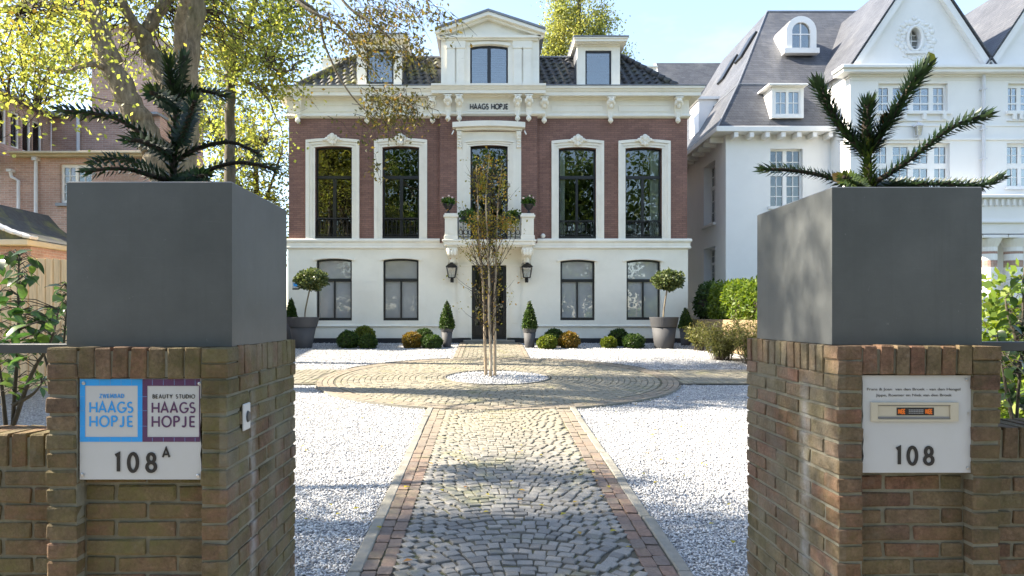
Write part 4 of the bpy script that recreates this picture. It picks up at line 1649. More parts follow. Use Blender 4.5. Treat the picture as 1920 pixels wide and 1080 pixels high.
# carved consoles under the cornice
def console_shape():
    w = MB(T=((0, 0, 0), (0, -1, 0), (1, 0, 0)))
    zt, zb = cz(181, -.3), cz(221, -.1)
    h = zt - zb
    prof = [(0, zb), (.07, zb + .02), (.085, zb + .30 * h), (.10, zb + .45 * h), (.16, zb + .55 * h), (.24, zb + .66 * h), (.27, zb + .80 * h), (.25, zb + .92 * h), (.27, zt - .02), (.27, zt), (0, zt)]
    w.prism(prof, -.085, .085)
    w.prism([(0, zt - .035), (.285, zt - .035), (.285, zt - .002), (0, zt - .002)], -.125, .125)
    o = MB()
    o.v, o.f = w.v, w.f
    o.ball((0, -.235, zb + .80 * h), (.105, .075, .075), 10, 6)
    o.ball((-.085, -.18, zb + .72 * h), (.05, .06, .085), 8, 5)
    o.ball((.085, -.18, zb + .72 * h), (.05, .06, .085), 8, 5)
    o.ball((0, -.17, zb + .60 * h), (.06, .06, .10), 8, 5)
    for s in (-1, 1):
        o.ball((s * .05, -.245, zb + .90 * h), (.045, .045, .045), 8, 5)
    o.box(-.045, .045, -.095, -.01, zb - .04, zb + .25 * h, .01)
    o.ball((0, -.085, zb - .085), (.082, .075, .080), 10, 7)
    o.ball((0, -.085, zb - .155), (.03, .03, .03), 8, 5)
    return [(v[0], v[1], v[2] - G21) for v in o.v], o.f
cv, cf = console_shape()
CON = new_mesh('console', cv, cf, M['trim'], False)
for i, px in enumerate((558, 688, 811, 840, 861, 970.5, 991.5, 1020.5, 1145, 1271.5)):
    bay = 820 < px < 1010
    yq = FY + (-BAY if bay else 0) - .045
    link('console', CON, villa, (X(px, yq - .1), yq - FY, .03 if bay else 0))
# framed panels of the frieze
w = MB()
for a, b_ in ((572, 676), (700, 800), (1034, 1131), (1159, 1257)):
    x0, x1, z0, z1 = vx(a), vx(b_), vz(210.5), vz(197)
    y = FY - .045
    for q in ((x0, x1, z0, z0 + .035), (x0, x1, z1 - .035, z1), (x0, x0 + .035, z0 + .035, z1 - .035), (x1 - .035, x1, z0 + .035, z1 - .035)):
        w.box(q[0], q[1], y - .022, y + .01, q[2], q[3])
w.build('frieze_panel', M['trim'], villa)
yq = FY - .045 - BAY
w = MB()
x0, x1, z0, z1 = X(875.5, yq), X(957, yq), Z(209.5, yq), Z(189, yq)
for q in ((x0, x1, z0, z0 + .03), (x0, x1, z1 - .03, z1), (x0, x0 + .03, z0 + .03, z1 - .03), (x1 - .03, x1, z0 + .03, z1 - .03)):
    w.box(q[0], q[1], yq - .022, yq + .01, q[2], q[3])
np_ = w.build('name_panel', M['trim'], villa)
lettering('lettering', 'HAAGS HOPJE', X(881, yq), X(953, yq), Z(205.5, yq), Z(194.5, yq), yq - .002, M['ink'], np_, .15, .02, .72)


# windows -------------------------------------------------------------
def sash(parent, x0, x1, z0, z1, y, rise, fw=.05, transom=None, mull=True, mat='black', glass='glass', mull_w=.085, deep=.07, muntin_z=None, name='window'):
    """black timber window: frame in one piece, every pane its own"""
    w = MB()
    w.box(x0, x0 + fw, y, y + deep, z0, z1 - rise * .3)
    w.box(x1 - fw, x1, y, y + deep, z0, z1 - rise * .3)
    w.box(x0 + fw, x1 - fw, y, y + deep, z0, z0 + fw * 1.5)
    if rise > 0:
        lo = arc_line(x0, x1, z1 - rise - fw, rise)
        w.band(lo, [(p[0], z1 + .002) for p in lo], y + .002, y + deep - .002)
    else:
        w.box(x0 + fw, x1 - fw, y, y + deep, z1 - fw, z1)
    panes = []
    zl = z0 + fw * 1.5
    xm = (x0 + x1) / 2
    if transom is not None:
        w.box(x0 + fw, x1 - fw, y - .02, y + deep, transom - .045, transom + .045)
        panes.append((x0 + fw, x1 - fw, transom + .045, z1 - .01))
        ztop = transom - .045
    else:
        ztop = z1 - fw - (rise * .5)
    if mull:
        w.box(xm - mull_w / 2, xm + mull_w / 2, y - .012, y + deep, zl, ztop + (0 if transom is not None else rise * .4))
        panes += [(x0 + fw, xm - mull_w / 2, zl, ztop), (xm + mull_w / 2, x1 - fw, zl, ztop)]
    else:
        panes.append((x0 + fw, x1 - fw, zl, ztop))
    win = w.build(name, M[mat], parent)
    for p in panes:
        q = MB(); q.box(p[0] - .008, p[1] + .008, y + .030, y + .038, p[2] - .008, p[3] + .008)
        q.build('pane', M[glass], win)
    return win


def architrave(parent, x0, x1, z0, z1, ox0, ox1, oz1, y, rise):
    """three stepped bands round an opening, curved over the head"""
    w = MB()
    steps = [(0.0, .30, .022), (.30, .62, .045), (.62, 1.0, .075)]
    for a, b_, pr in steps:
        for s in (0, 1):
            xi, xo = (x0, ox0) if s == 0 else (x1, ox1)
            xa, xb = xi + (xo - xi) * a, xi + (xo - xi) * b_
            za = z1 + (oz1 - z1) * b_ - rise * (1 - .35 * b_) if False else z1 - rise
            w.box(min(xa, xb), max(xa, xb), y - pr, y + .02, z0, za + (oz1 - z1) * a)
        xa0, xa1 = x0 + (ox0 - x0) * a, x1 + (ox1 - x1) * a
        xb0, xb1 = x0 + (ox0 - x0) * b_, x1 + (ox1 - x1) * b_
        n = 14
        lo = arc_line(xb0, xb1, z1 - rise + (oz1 - z1) * a, rise, n)
        hi = arc_line(xb0, xb1, z1 - rise + (oz1 - z1) * b_, rise, n)
        w.band(lo, hi, y - pr, y + .02)
    return w.build('surround', M['trim'], parent)


def shell(parent, xc, zc, y):
    w = MB()
    w.ball((xc, y - .10, zc), (.085, .05, .12), 12, 8)
    for s in (-1, 1):
        for k, (dx, dz, rx, rz) in enumerate(((.10, -.015, .06, .085), (.17, -.055, .065, .06), (.245, -.085, .06, .04), (.10, -.11, .07, .04))):
            w.ball((xc + s * dx, y - .085, zc + dz), (rx, .04, rz), 8, 6)
        for k in range(3):
            a = R(62 - 24 * k) if s > 0 else R(118 + 24 * k)
            w.tube([(xc, y - .12, zc - .02), (xc + .10 * math.cos(a), y - .135, zc - .02 + .12 * math.sin(a))], [.012, .026], 6)
    w.ball((xc, y - .09, zc - .17), (.055, .045, .09), 8, 6)
    for s in (-1, 1): w.ball((xc + s * .07, y - .08, zc - .17), (.05, .03, .05), 8, 5)
    return w.build('shell_ornament', M['trim'], parent, True)


def railing(parent, x0, x1, z0, z1, y, n=8):
    w = MB()
    w.box(x0, x1, y - .018, y + .018, z1 - .03, z1)
    w.box(x0, x1, y - .012, y + .012, z0, z0 + .025)
    w.box(x0, x1, y - .010, y + .010, z0 + .09, z0 + .105)
    st = (x1 - x0) / n
    for i in range(n + 1):
        w.tube([(x0 + st * i, y, z0 + .01), (x0 + st * i, y, z1 - .15)], .010, 5)
    for i in range(n):
        a, b_ = x0 + st * i, x0 + st * (i + 1)
        m_ = (a + b_) / 2
        w.tube([(a, y, z1 - .17), (a + st * .12, y, z1 - .09), (m_, y, z1 - .025), (b_ - st * .12, y, z1 - .09), (b_, y, z1 - .17)], .010, 5)
        w.tube([(a + st * .25, y, z0 + .03), (m_, y, z0 + .14), (b_ - st * .25, y, z0 + .03)], .008, 5)
        w.tube([(m_ - st * .3, y, z1 - .24), (m_, y, z1 - .31), (m_ + st * .3, y, z1 - .24)], .008, 5)
        w.ball((m_, y, z0 + .2), .016, 6, 4)
    return w.build('window_railing', M['iron'], parent)


def curtain(parent, x0, x1, z0, z1, y):
    w = MB()
    n = 22
    top = [(x0 + (x1 - x0) * i / n, y + .03 * math.sin(i * 1.9) + .012 * math.sin(i * 4.1)) for i in range(n + 1)]
    vs = [(p[0], p[1], z0) for p in top] + [(p[0], p[1], z1) for p in top] + [(p[0], p[1] + .008, z0) for p in top] + [(p[0], p[1] + .008, z1) for p in top]
    m_ = n + 1
    fs = []
    for i in range(n):
        fs += [(i, i + 1, m_ + i + 1, m_ + i), (2 * m_ + i + 1, 2 * m_ + i, 3 * m_ + i, 3 * m_ + i + 1)]
    w.add(vs, fs)
    return w.build('curtain', M['curtain'], parent, True)


for i, (a, b_, c, d, oa, ob) in enumerate(UPW):
    x0, x1, z0, z1 = vx(a), vx(b_), vz(d), vz(c)
    win = sash(villa, x0 + .002, x1 - .002, z0 + .01, z1 - .002, FY + .14, RISE, .05, vz(331), True, mull_w=.10 if i < 2 else .075)
    architrave(win, x0, x1, ZBAND + .1, z1, vx(oa), vx(ob), vz(260 if i < 2 else 262), FY, RISE)
    shell(win, (vx(oa) + vx(ob)) / 2, vz(258 if i < 2 else 260), FY)
    railing(win, x0 + .01, x1 - .01, vz(445), vz(408 if i < 2 else 413), FY + .05)
    s = MB(); s.box(x0 + .003, x1 - .003, FY - .02, FY + .14, vz(447.5), vz(443)); s.build('sill', M['black'], win)
    if i == 2: curtain(win, x0 + .06, x0 + .21, z0 + .05, z1 - .06, FY + .245)
    if i == 3: curtain(win, x1 - .31, x1 - .06, z0 + .05, z1 - .06, FY + .245)
    if i >= 2:
        t = MB()
        q0 = x0 + .12 if i == 3 else x0 + .52
        t.box(q0, q0 + .42, FY + .9, FY + 1.4, vz(426), vz(414), .02); t.box(q0 + .5 - (.42 if i == 2 else 0) * 1.9, q0 + .62 - (.42 if i == 2 else 0) * 1.9, FY + .8, FY + 1.0, vz(428), vz(416), .02)
        t.build('white_chair_back', M['curtain'], win)
for i, (a, b_, c, d) in enumerate(GRW):
    x0, x1, z0, z1 = vx(a), vx(b_), vz(d), vz(c)
    win = sash(villa, x0 + .002, x1 - .002, z0 + .002, z1 - .002, FY + .07, RISE, .055, vz(525 if i < 2 else 526), True, glass='frost' if i < 2 else 'frost_bright', mull_w=.05)
    lo = arc_line(x0 - .04, x1 + .04, z1 - RISE + .004, RISE); hi = arc_line(x0 - .04, x1 + .04, z1 - RISE + .055, RISE)
    s = MB(); s.band(lo, hi, FY - .085, FY + .0)
    s.box(x0 - .10, x0 - .04, FY - .085, FY, z1 - RISE - .015, z1 - RISE + .055); s.box(x1 + .04, x1 + .10, FY - .085, FY, z1 - RISE - .015, z1 - RISE + .055)
    s.build('hood_mould', M['trim'], win)
    if i == 0 or i == 2 or True:
        bl = MB(); bl.box(x0 + .06, x1 - .06, FY + .18, FY + .19, z0 + .05, z1 - .02); bl.build('blind', M['curtain'], win)

# centre window with its hood and consoles
yb_ = FY - BAY
x0, x1, z0, z1 = ch
win = sash(villa, x0 + .002, x1 - .002, z0 + .01, z1 - .002, yb_ + .14, RISE, .05, Z(331, yb_), True, mull_w=.09)
architrave(win, x0, x1, ZBAND + .1, z1, X(868, yb_), X(967, yb_), Z(261, yb_), yb_, RISE)
w = MB()
for a, b_ in ((857, 868), (967, 977)):
    w.box(X(a, yb_), X(b_, yb_), yb_ - .05, yb_ + .02, ZBAND + .1, Z(247, yb_))
w.box(X(868, yb_), X(967, yb_), yb_ - .018, yb_ + .02, Z(268, yb_), Z(247, yb_) - .002)
lo = arc_line(X(855, yb_), X(979, yb_), Z(247, yb_), .035); mid = arc_line(X(855, yb_), X(979, yb_), Z(243, yb_), .045)
w.band(lo, mid, yb_ - .16, yb_ + .02)
lo2 = arc_line(X(849, yb_), X(984, yb_), Z(243, yb_) + .001, .045); hi2 = arc_line(X(849, yb_), X(984, yb_), Z(233.5, yb_), .05)
w.band(lo2, hi2, yb_ - .27, yb_ + .02)
w.build('hood', M['trim'], win)
for px in (861.5, 972.5):
    xq = X(px, yb_)
    w = MB(T=((xq, yb_ - .05, 0), (0, -1, 0), (1, 0, 0)))
    zt, zb2 = Z(248, yb_), Z(279, yb_)
    h = zt - zb2
    w.prism([(0, zb2), (.05, zb2 + .03), (.045, zb2 + .25 * h), (.06, zb2 + .5 * h), (.11, zb2 + .75 * h), (.12, zt - .02), (.12, zt), (0, zt)], -.07, .07)
    o = MB(); o.v, o.f = w.v, w.f
    for k in range(5): o.ball((xq, yb_ - .09 - .012 * k, zb2 + h * (.08 + .17 * k)), (.055, .04, .04), 8, 5)
    o.build('hood_console', M['trim'], win)
for s, px in ((-1, 851), (1, 983)):
    w = MB(); w.tube([(X(px, yb_), yb_ - .12, Z(247, yb_)), (X(px + s * 3, yb_), yb_ - .2, Z(255, yb_))], .02, 6)
    w.build('hood_hook', M['white_frame'], win)

# entrance
w = MB()
x0, x1, z1 = dh[0], dh[1], dh[3]
zd = G21 + .12
yd = FY + .16
w.box(x0, x0 + .06, yd, yd + .08, zd, z1); w.box(x1 - .06, x1, yd, yd + .08, zd, z1); w.box(x0 + .06, x1 - .06, yd, yd + .08, z1 - .06, z1)
w.box((x0 + x1) / 2 - .05, (x0 + x1) / 2 + .05, yd + .004, yd + .08, zd, z1 - .06)
for xa, xb in ((x0 + .06, (x0 + x1) / 2 - .05), ((x0 + x1) / 2 + .05, x1 - .06)):
    w.box(xa, xb, yd + .01, yd + .07, zd, zd + .42)
    w.box(xa + .05, xb - .05, yd - .008, yd + .02, zd + .09, zd + .35, .01)
    w.box(xa, xa + .05, yd + .01, yd + .07, zd + .42, z1 - .06); w.box(xb - .05, xb, yd + .01, yd + .07, zd + .42, z1 - .06)
door = w.build('door', M['black'], villa)
for xa, xb in ((x0 + .11, (x0 + x1) / 2 - .10), ((x0 + x1) / 2 + .10, x1 - .11)):
    q = MB(); q.box(xa - .01, xb + .01, yd + .045, yd + .053, zd + .41, z1 - .05); q.build('pane', M['glass'], door)
    q = MB()
    for k in range(4):
        xq = xa + (xb - xa) * (k + .5) / 4
        q.tube([(xq, yd + .02, zd + .42), (xq, yd + .02, z1 - .07)], .009, 5)
    for k in range(6):
        zq = zd + .55 + k * .27
        pts = [((xa + xb) / 2 + .09 * math.cos(t), yd + .018, zq + .09 * math.sin(t)) for t in np.linspace(0, 2 * math.pi, 13)]
        q.tube(pts, .008, 4, False)
    q.build('grille', M['iron'], door)
q = MB(); q.ball(((x0 + x1) / 2 + .02, yd - .04, zd + 1.0), .03, 10, 6); q.tube([((x0 + x1) / 2 + .02, yd + .0, zd + 1.0), ((x0 + x1) / 2 + .02, yd - .04, zd + 1.0)], .012, 6); q.build('handle', M['steel'], door)
w = MB()
w.box(x0 - .25, x1 + .25, FY - .38, FY - .04, G21 - .1, G21 + .10, .012); w.box(x0 + .001, x1 - .001, FY - .036, yd + .2, G21 - .1, zd - .004)
w.build('doorstep', M['kerb'], villa)
w = MB()
for a, b_ in ((858, 876), (957, 975)):
    xa, xb = vx(a), vx(b_)
    w.box(xa, xb, FY - .09, FY, vz(633), vz(500)); w.box(xa - .04, xb + .04, FY - .12, FY, vz(500), vz(496)); w.box(xa + .06, xb - .06, FY - .105, FY - .08, vz(606), vz(510)); w.box(xa - .02, xb + .02, FY - .115, FY, vz(633), vz(620))
w.box(vx(876), vx(884), FY - .055, FY, vz(633), vz(492)); w.box(vx(950), vx(957), FY - .055, FY, vz(633), vz(492)); w.box(vx(884.2), vx(949.8), FY - .055, FY, vz(497) + .002, vz(492))
w.build('door_surround', M['cream'], villa)

# balcony
YB = 20.18
bal = MB()
def bx(px, y=YB): return X(px, y)
def bz(py, y=YB): return Z(py, y)
bal.box(bx(829), bx(1006), YB - .03, FY - .125, bz(452.5), bz(449), .008)
bal.box(bx(832), bx(1003), YB, FY - .125, bz(459), bz(452.5) - .002)
bal.box(bx(838), bx(997), YB + .05, FY - .125, bz(462), bz(459) - .002)
balcony = bal.build('balcony', M['trim'], villa)
for a, b_ in ((834, 857), (978, 1001)):
    w = MB()
    xa, xb = bx(a), bx(b_)
    d = xb - xa
    w.box(xa, xb, YB + .02, YB + .02 + d, bz(441), bz(407), .006)
    w.box(xa - .04, xb + .04, YB - .02, YB + .06 + d, bz(407) + .001, bz(402.5), .01); w.box(xa - .01, xb + .01, YB + .01, YB + .03 + d, bz(402.5) + .001, bz(399.5), .008)
    w.box(xa - .025, xb + .025, YB - .005, YB + .045 + d, bz(449) + .001, bz(441) - .001, .008)
    for q in ((xa + .07, xb - .07, bz(438), bz(436.8)), (xa + .07, xb - .07, bz(411.5), bz(410.3)), (xa + .07, xa + .09, bz(436.8), bz(411.5)), (xb - .09, xb - .07, bz(436.8), bz(411.5))):
        w.box(q[0], q[1], YB + .008, YB + .03, q[2], q[3])
    w.build('pedestal', M['trim'], balcony)
w = MB()
x0, x1 = bx(858) + .02, bx(977) - .02
yr = YB + .16
zt, zb2 = bz(404), bz(447)
def rail_run(w, p0, p1, n):
    p0, p1 = Vector(p0), Vector(p1)
    w.tube([p0 + Vector((0, 0, zt)), p1 + Vector((0, 0, zt))], .022, 6)
    w.tube([p0 + Vector((0, 0, zb2 + .06)), p1 + Vector((0, 0, zb2 + .06))], .014, 5)
    for i in range(n + 1):
        q = p0.lerp(p1, i / n)
        w.tube([q + Vector((0, 0, zb2)), q + Vector((0, 0, zt))], .011, 5)
        if i < n:
            m_ = p0.lerp(p1, (i + .5) / n)
            dirv = (p1 - p0).normalized()
            r_ = (p1 - p0).length / n * .42
            for zc, rr_ in ((zb2 + .20, r_), (zt - .14, r_ * .8)):
                pts = [m_ + dirv * (rr_ * math.cos(t)) + Vector((0, 0, zc + rr_ * 1.2 * math.sin(t))) for t in np.linspace(0, 2 * math.pi, 11)]
                w.tube(pts, .009, 4, False)
            w.ball(m_ + Vector((0, 0, (zt + zb2) / 2)), .024, 8, 5)
rail_run(w, (x0, yr, 0), (x1, yr, 0), 13)
w.build('balustrade', M['iron'], balcony)
for px in (847, 989):
    w = MB()
    xq = bx(px)
    m2 = MB(T=((xq, FY - .035, 0), (0, -1, 0), (1, 0, 0)))
    zt_, zb_ = bz(462), bz(494)
    h = zt_ - zb_
    prof = [(0, zb_ - .12), (.05, zb_ - .06), (.10, zb_), (.16, zb_ + .12 * h), (.18, zb_ + .3 * h), (.26, zb_ + .45 * h), (.48, zb_ + .58 * h), (.66, zb_ + .68 * h), (.73, zb_ + .84 * h), (.70, zt_ - .01), (0, zt_ - .01)]
    m2.prism(prof, -.15, .15)
    base = len(w.v); w.v += m2.v; w.f += [[base + i for i in f] for f in m2.f]
    for s in (-1, 1):
        m3 = MB(T=((xq + s * .155, FY - .035, 0), (0, -1, 0), (1, 0, 0)))
        pts = [(.60 + .10 * math.cos(t) * (1 - t / 14), 0, zt_ - .14 + .10 * math.sin(t) * (1 - t / 14)) for t in np.linspace(0, 9, 26)]
        m3.tube(pts, .018, 5)
        base = len(w.v); w.v += m3.v; w.f += [[base + i for i in f] for f in m3.f]
    w.ball((xq, FY - .26, zb_ + .12), (.09, .08, .12), 10, 6)
    for k in range(3): w.ball((xq + (k - 1) * .085, FY - .74, zt_ - .16), (.05, .05, .11), 8, 6)
    w.build('corbel', M['trim'], balcony)

# dark rooms behind the glass
w = MB()
yi = FY + 3.6
for (z0, z1) in ((G21 + .05, vz(468)), (vz(447), vz(222))):
    w.box(XL + .36, XR - .36, yi, yi + .05, z0, z1)
    w.box(XL + .36, XR - .36, FY + .36, yi, z0 - .05, z0)
    w.box(XL + .36, XR - .36, FY + .36, yi, z1, z1 + .05)
for px in (688, 806, 1026, 1145):
    w.box(vx(px) - .05, vx(px) + .05, FY + .36, yi, G21 + .06, vz(222) - .01)
w.build('interior', M['interior'], villa)

# roof ---------------------------------------------------------------
YE, YT_ = 21.08, 22.02
ZE, ZT = Z(163.5, YE), Z(109, YT_)
EX0, EX1, TX0, TX1 = X(556, YE), X(1268, YE), -4.25, 4.30
rf = MB()
YBk = FY + 10.0
rf.add([(EX0, YE, ZE), (EX1, YE, ZE), (TX1, YT_, ZT), (TX0, YT_, ZT), (EX0, YBk, ZE), (EX1, YBk, ZE), (TX1, YBk - 1, ZT), (TX0, YBk - 1, ZT)],
       [(0, 1, 2, 3), (4, 0, 3, 7), (1, 5, 6, 2), (5, 4, 7, 6), (3, 2, 6, 7)])
roof = rf.build('roof', M['roof_tile'], villa)
def pantile(seed):
    rr = random.Random(seed)
    n = 7
    vs = []
    W_, L_ = .262, .222
    for (v, lift) in ((0.0, .030), (.06, .036), (1.0, .004)):
        for i in range(n):
            u = i / (n - 1)
            z = .030 * math.cos(2 * math.pi * (u - .30)) + lift
            vs.append(((u - .5) * W_, v * L_, z + rr.uniform(-.003, .003)))
    vs += [(p[0], p[1] + .002, p[2] - .024) for p in vs[:n]]
    fs = []
    for r_ in range(2):
        for i in range(n - 1):
            fs.append((r_ * n + i, r_ * n + i + 1, (r_ + 1) * n + i + 1, (r_ + 1) * n + i))
    for i in range(n - 1): fs.append((3 * n + i, 3 * n + i + 1, i + 1, i))
    return vs, fs
TILE = [new_mesh('roof_tile', *pantile(s), [M['roof_tile']], True) for s in range(5)]
TILEM = [new_mesh('roof_tile', *pantile(s + 9), [M['roof_tile_moss']], True) for s in range(5)]
slope = math.atan2(ZT - ZE, YT_ - YE)
SL = math.hypot(ZT - ZE, YT_ - YE)
rows = 8
rr = random.Random(2)
for r_ in range(rows):
    t = r_ / rows
    y, z = YE + (YT_ - YE) * t, ZE + (ZT - ZE) * t
    xa, xb = EX0 + (TX0 - EX0) * t, EX1 + (TX1 - EX1) * t
    n = int((xb - xa) / .248)
    for k in range(n + 1):
        x = xa + .12 + k * .248
        if x > xb - .08: continue
        if abs(x - 0.03) < 1.52: continue
        if X(668, 21.1) - .02 < x < X(754, 21.1) + .02 or X(1081, 21.1) - .02 < x < X(1163, 21.1) + .02: continue
        me = rr.choice(TILEM) if x < -1.2 else rr.choice(TILE)
        link('roof_tile', me, roof, Vector((x + rr.uniform(-.005, .005), y, z + .01)) - Vector(villa.location), (slope + rr.uniform(-.015, .015), rr.uniform(-.02, .02), rr.uniform(-.015, .015)))
for s, (a, b_) in ((-1, ((EX0, YE, ZE), (TX0, YT_, ZT))), (1, ((EX1, YE, ZE), (TX1, YT_, ZT)))):
    a, b_ = Vector(a), Vector(b_)
    n = 9
    for k in range(n):
        p, q = a.lerp(b_, k / n), a.lerp(b_, (k + 1.12) / n)
        w = MB(); w.tube([p + Vector((0, 0, .045)), q + Vector((0, 0, .035))], [.115, .095], 10)
        w.build('ridge_tile', M['roof_tile_moss'] if s < 0 else M['roof_tile'], roof, True)
w = MB(); w.box(TX0 - .05, TX1 + .05, YT_ - .08, YT_ + .12, ZT - .02, ZT + .05, .02); w.build('ridge_edge', M['zinc'], roof)

# central dormer
YD = 21.02
def dx(px, y=YD): return X(px, y)
def dz(py, y=YD): return Z(py, y)
w = MB()
wx0, wx1, wz0, wz1 = dx(881.5), dx(952.5), dz(159), dz(84)
for c in wall_cells(dx(827), dx(1011), dz(161.5), dz(70), [(wx0, wx1, wz0, wz1)]):
    w.box(c[0], c[1], YD, YD + .2, c[2], c[3])
lo = arc_line(wx0, wx1, wz1 - .06, .06)
w.band(lo, [(p[0], wz1 + .0005) for p in lo], YD + .001, YD + .19)
w.box(dx(827), dx(827) + .15, YD + .2, YD + 3.0, dz(161.5), dz(70)); w.box(dx(1011) - .15, dx(1011), YD + .2, YD + 3.0, dz(161.5), dz(70))
dorm = w.build('dormer', M['trim'], villa)
sash(dorm, wx0 + .002, wx1 - .002, wz0 + .002, wz1 - .002, YD + .08, .06, .05, None, True, glass='glass_sky', mull_w=.11, name='dormer_window')
w = MB()
w.box(wx0, wx1, YD + .35, YD + .36, wz0, wz1); w.build('dormer_interior', M['interior'], dorm)
w = MB()
for k in range(16):
    zq = wz0 + .06 + k * (wz1 - wz0 - .1) / 16
    w.box(wx0 + .04, wx1 - .04, YD + .24, YD + .27, zq, zq + .05)
w.build('blind', plain('grey_blind', (.16, .17, .18), .7, .1), dorm)
w = MB()
for a, b_ in ((838, 853), (856, 871), (963, 978), (981, 996)):
    w.box(dx(a), dx(b_), YD - .06, YD + .01, dz(155), dz(92)); w.box(dx(a) - .02, dx(b_) + .02, YD - .085, YD + .01, dz(92) + .001, dz(88), .005); w.box(dx(a) - .015, dx(b_) + .015, YD - .075, YD + .01, dz(161), dz(155) - .001)
for a, b_ in ((836, 873), (961, 998)):
    w.box(dx(a), dx(b_), YD - .07, YD + .01, dz(88) + .001, dz(77))
w.box(dx(829), dx(1009), YD - .10, YD + .01, dz(77) + .001, dz(74)); w.box(dx(825), dx(1013), YD - .16, YD + .01, dz(74) + .001, dz(69.5))
lo = arc_line(wx0 - .06, wx1 + .06, wz1 - .05, .06); hi = arc_line(wx0 - .06, wx1 + .06, wz1 + .03, .06)
w.band(lo, hi, YD - .05, YD + .01)
w.build('pilaster_order', M['trim'], dorm)
w = MB()
ap = (dx(915.5), dz(33))
w.prism([(dx(826), dz(69.4)), (dx(1013), dz(69.4)), ap], YD + .0, YD + .25)
for s, xe in ((-1, 817.5), (1, 1020.5)):
    e0, e1 = (dx(xe), dz(63)), (dx(915.5), dz(28.5))
    for t0, t1, pr in ((0, .10, .28), (.101, .17, .16)):
        w.prism([(e0[0], e0[1] - t0), (e1[0], e1[1] - t0), (e1[0], e1[1] - t1), (e0[0] + (.0 if t0 == 0 else -s * .1), e0[1] - t1)], YD - pr, YD + .02)
w.build('pediment', M['trim'], dorm)
w = MB()
for s, xe in ((-1, 816.5), (1, 1021.5)):
    e0, e1 = (dx(xe), dz(63) + .004), (dx(915.5), dz(28.5) + .004)
    w.prism([(e0[0], e0[1]), (e1[0], e1[1]), (e1[0], e1[1] + .07), (e0[0], e0[1] + .07)], YD - .31, YD + 3.0)
w.build('dormer_roof', M['zinc'], dorm)

# side dormers
for (a, b_, wa, wb, yt, yb2, ca, cb, ct, cb2) in ((669, 753, 687, 738, 92, 157.5, 658, 764, 64, 78), (1082, 1162.5, 1097.5, 1146.5, 94.5, 161.5, 1074, 1174.5, 69, 83)):
    YS = 21.06
    w = MB()
    hole = (dx(wa, YS), dx(wb, YS), dz(yb2, YS), dz(yt, YS))
    for c in wall_cells(dx(a, YS), dx(b_, YS), dz(162.5, YS), dz(80, YS), [hole]):
        w.box(c[0], c[1], YS, YS + .15, c[2], c[3])
    dm = w.build('dormer', M['trim'], villa)
    w = MB()
    w.box(dx(a, YS), dx(a, YS) + .06, YS + .15, YS + 2.2, dz(162, YS), dz(84, YS)); w.box(dx(b_, YS) - .06, dx(b_, YS), YS + .15, YS + 2.2, dz(162, YS), dz(84, YS))
    w.build('dormer_cheek', M['zinc'], dm)
    w = MB()
    YC = YS - .24
    for (ex, zt1, zt0) in ((.30, ct, ct + 2.5), (.27, ct + 2.6, ct + 8), (.20, ct + 8.1, ct + 11), (.08, ct + 11.1, cb2 + 2)):
        grow = .30 - ex
        w.box(dx(ca, YS) + grow, dx(cb, YS) - grow, YS - ex, YS + 2.6, dz(zt0, YS - ex), dz(zt1, YS - ex))
    w.build('dormer_cornice', M['trim'], dm)
    w = MB(); w.box(dx(ca, YS) - .02, dx(cb, YS) + .02, YS - .32, YS + 2.6, dz(ct, YS - .3) + .003, dz(ct, YS - .3) + .04); w.build('dormer_roof', M['zinc'], dm)
    sash(dm, hole[0] + .002, hole[1] - .002, hole[2] + .002, hole[3] - .002, YS + .05, 0, .05, None, False, glass='glass_sky', name='dormer_window')
    w = MB(); w.box(hole[0] - .05, hole[1] + .05, YS + .5, YS + .52, hole[2], hole[3]); w.build('dormer_interior', M['interior'], dm)
# dormers of the flanks, their caps just show over the roof
for (a, b_, t_, m_, bo) in ((604, 668, 112, 126, 140), (1182, 1230, 127, 138, 150)):
    yk = 24.2
    w = MB(); w.box(X(a, yk), X(b_, yk), yk, yk + 1.6, Z(m_, yk), Z(t_, yk)); w.box(X(a, yk) - .05, X(b_, yk) + .05, yk - .05, yk + 1.65, Z(t_, yk) + .001, Z(t_, yk) + .06)
    sd = w.build('flank_dormer', M['trim'], villa)
    w = MB(); w.box(X(a, yk) + .12, X(b_, yk) - .12, yk + .1, yk + 1.5, Z(bo, yk) - .3, Z(m_, yk) - .002); w.build('dormer_cheek', M['zinc'], sd)

# small fixtures of the facade
w = MB(); w.lathe([(.001, -.04), (.06, -.04), (.075, 0), (.06, .04), (.001, .05)], (0, 0, 0), 12)
yy = FY
w.v = [(v[0] + vx(1018), yy - .03 - v[2] * .6 - .0, v[1] + vz(442.5)) for v in w.v]
w.build('wall_rosette', M['trim'], villa, True)
hs_ = empty('wall_sign', (vx(555.5), FY - .05, vz(535)), 'small white and blue number plate on the render behind the topiary tree', 'sign')
w = MB(); w.box(vx(549), vx(561.5), GF - .015, GF - .002, vz(540), vz(528)); w.build('plate', M['plate'], hs_)
w = MB(); w.box(vx(551), vx(559.5), GF - .018, GF - .0155, vz(537), vz(531)); w.build('blue_panel', M['blue'], hs_)
w = MB(); w.box(vx(549), vx(561.5), GF - .016, GF - .002, vz(543), vz(540.7)); w.build('dark_strip', M['ink'], hs_)


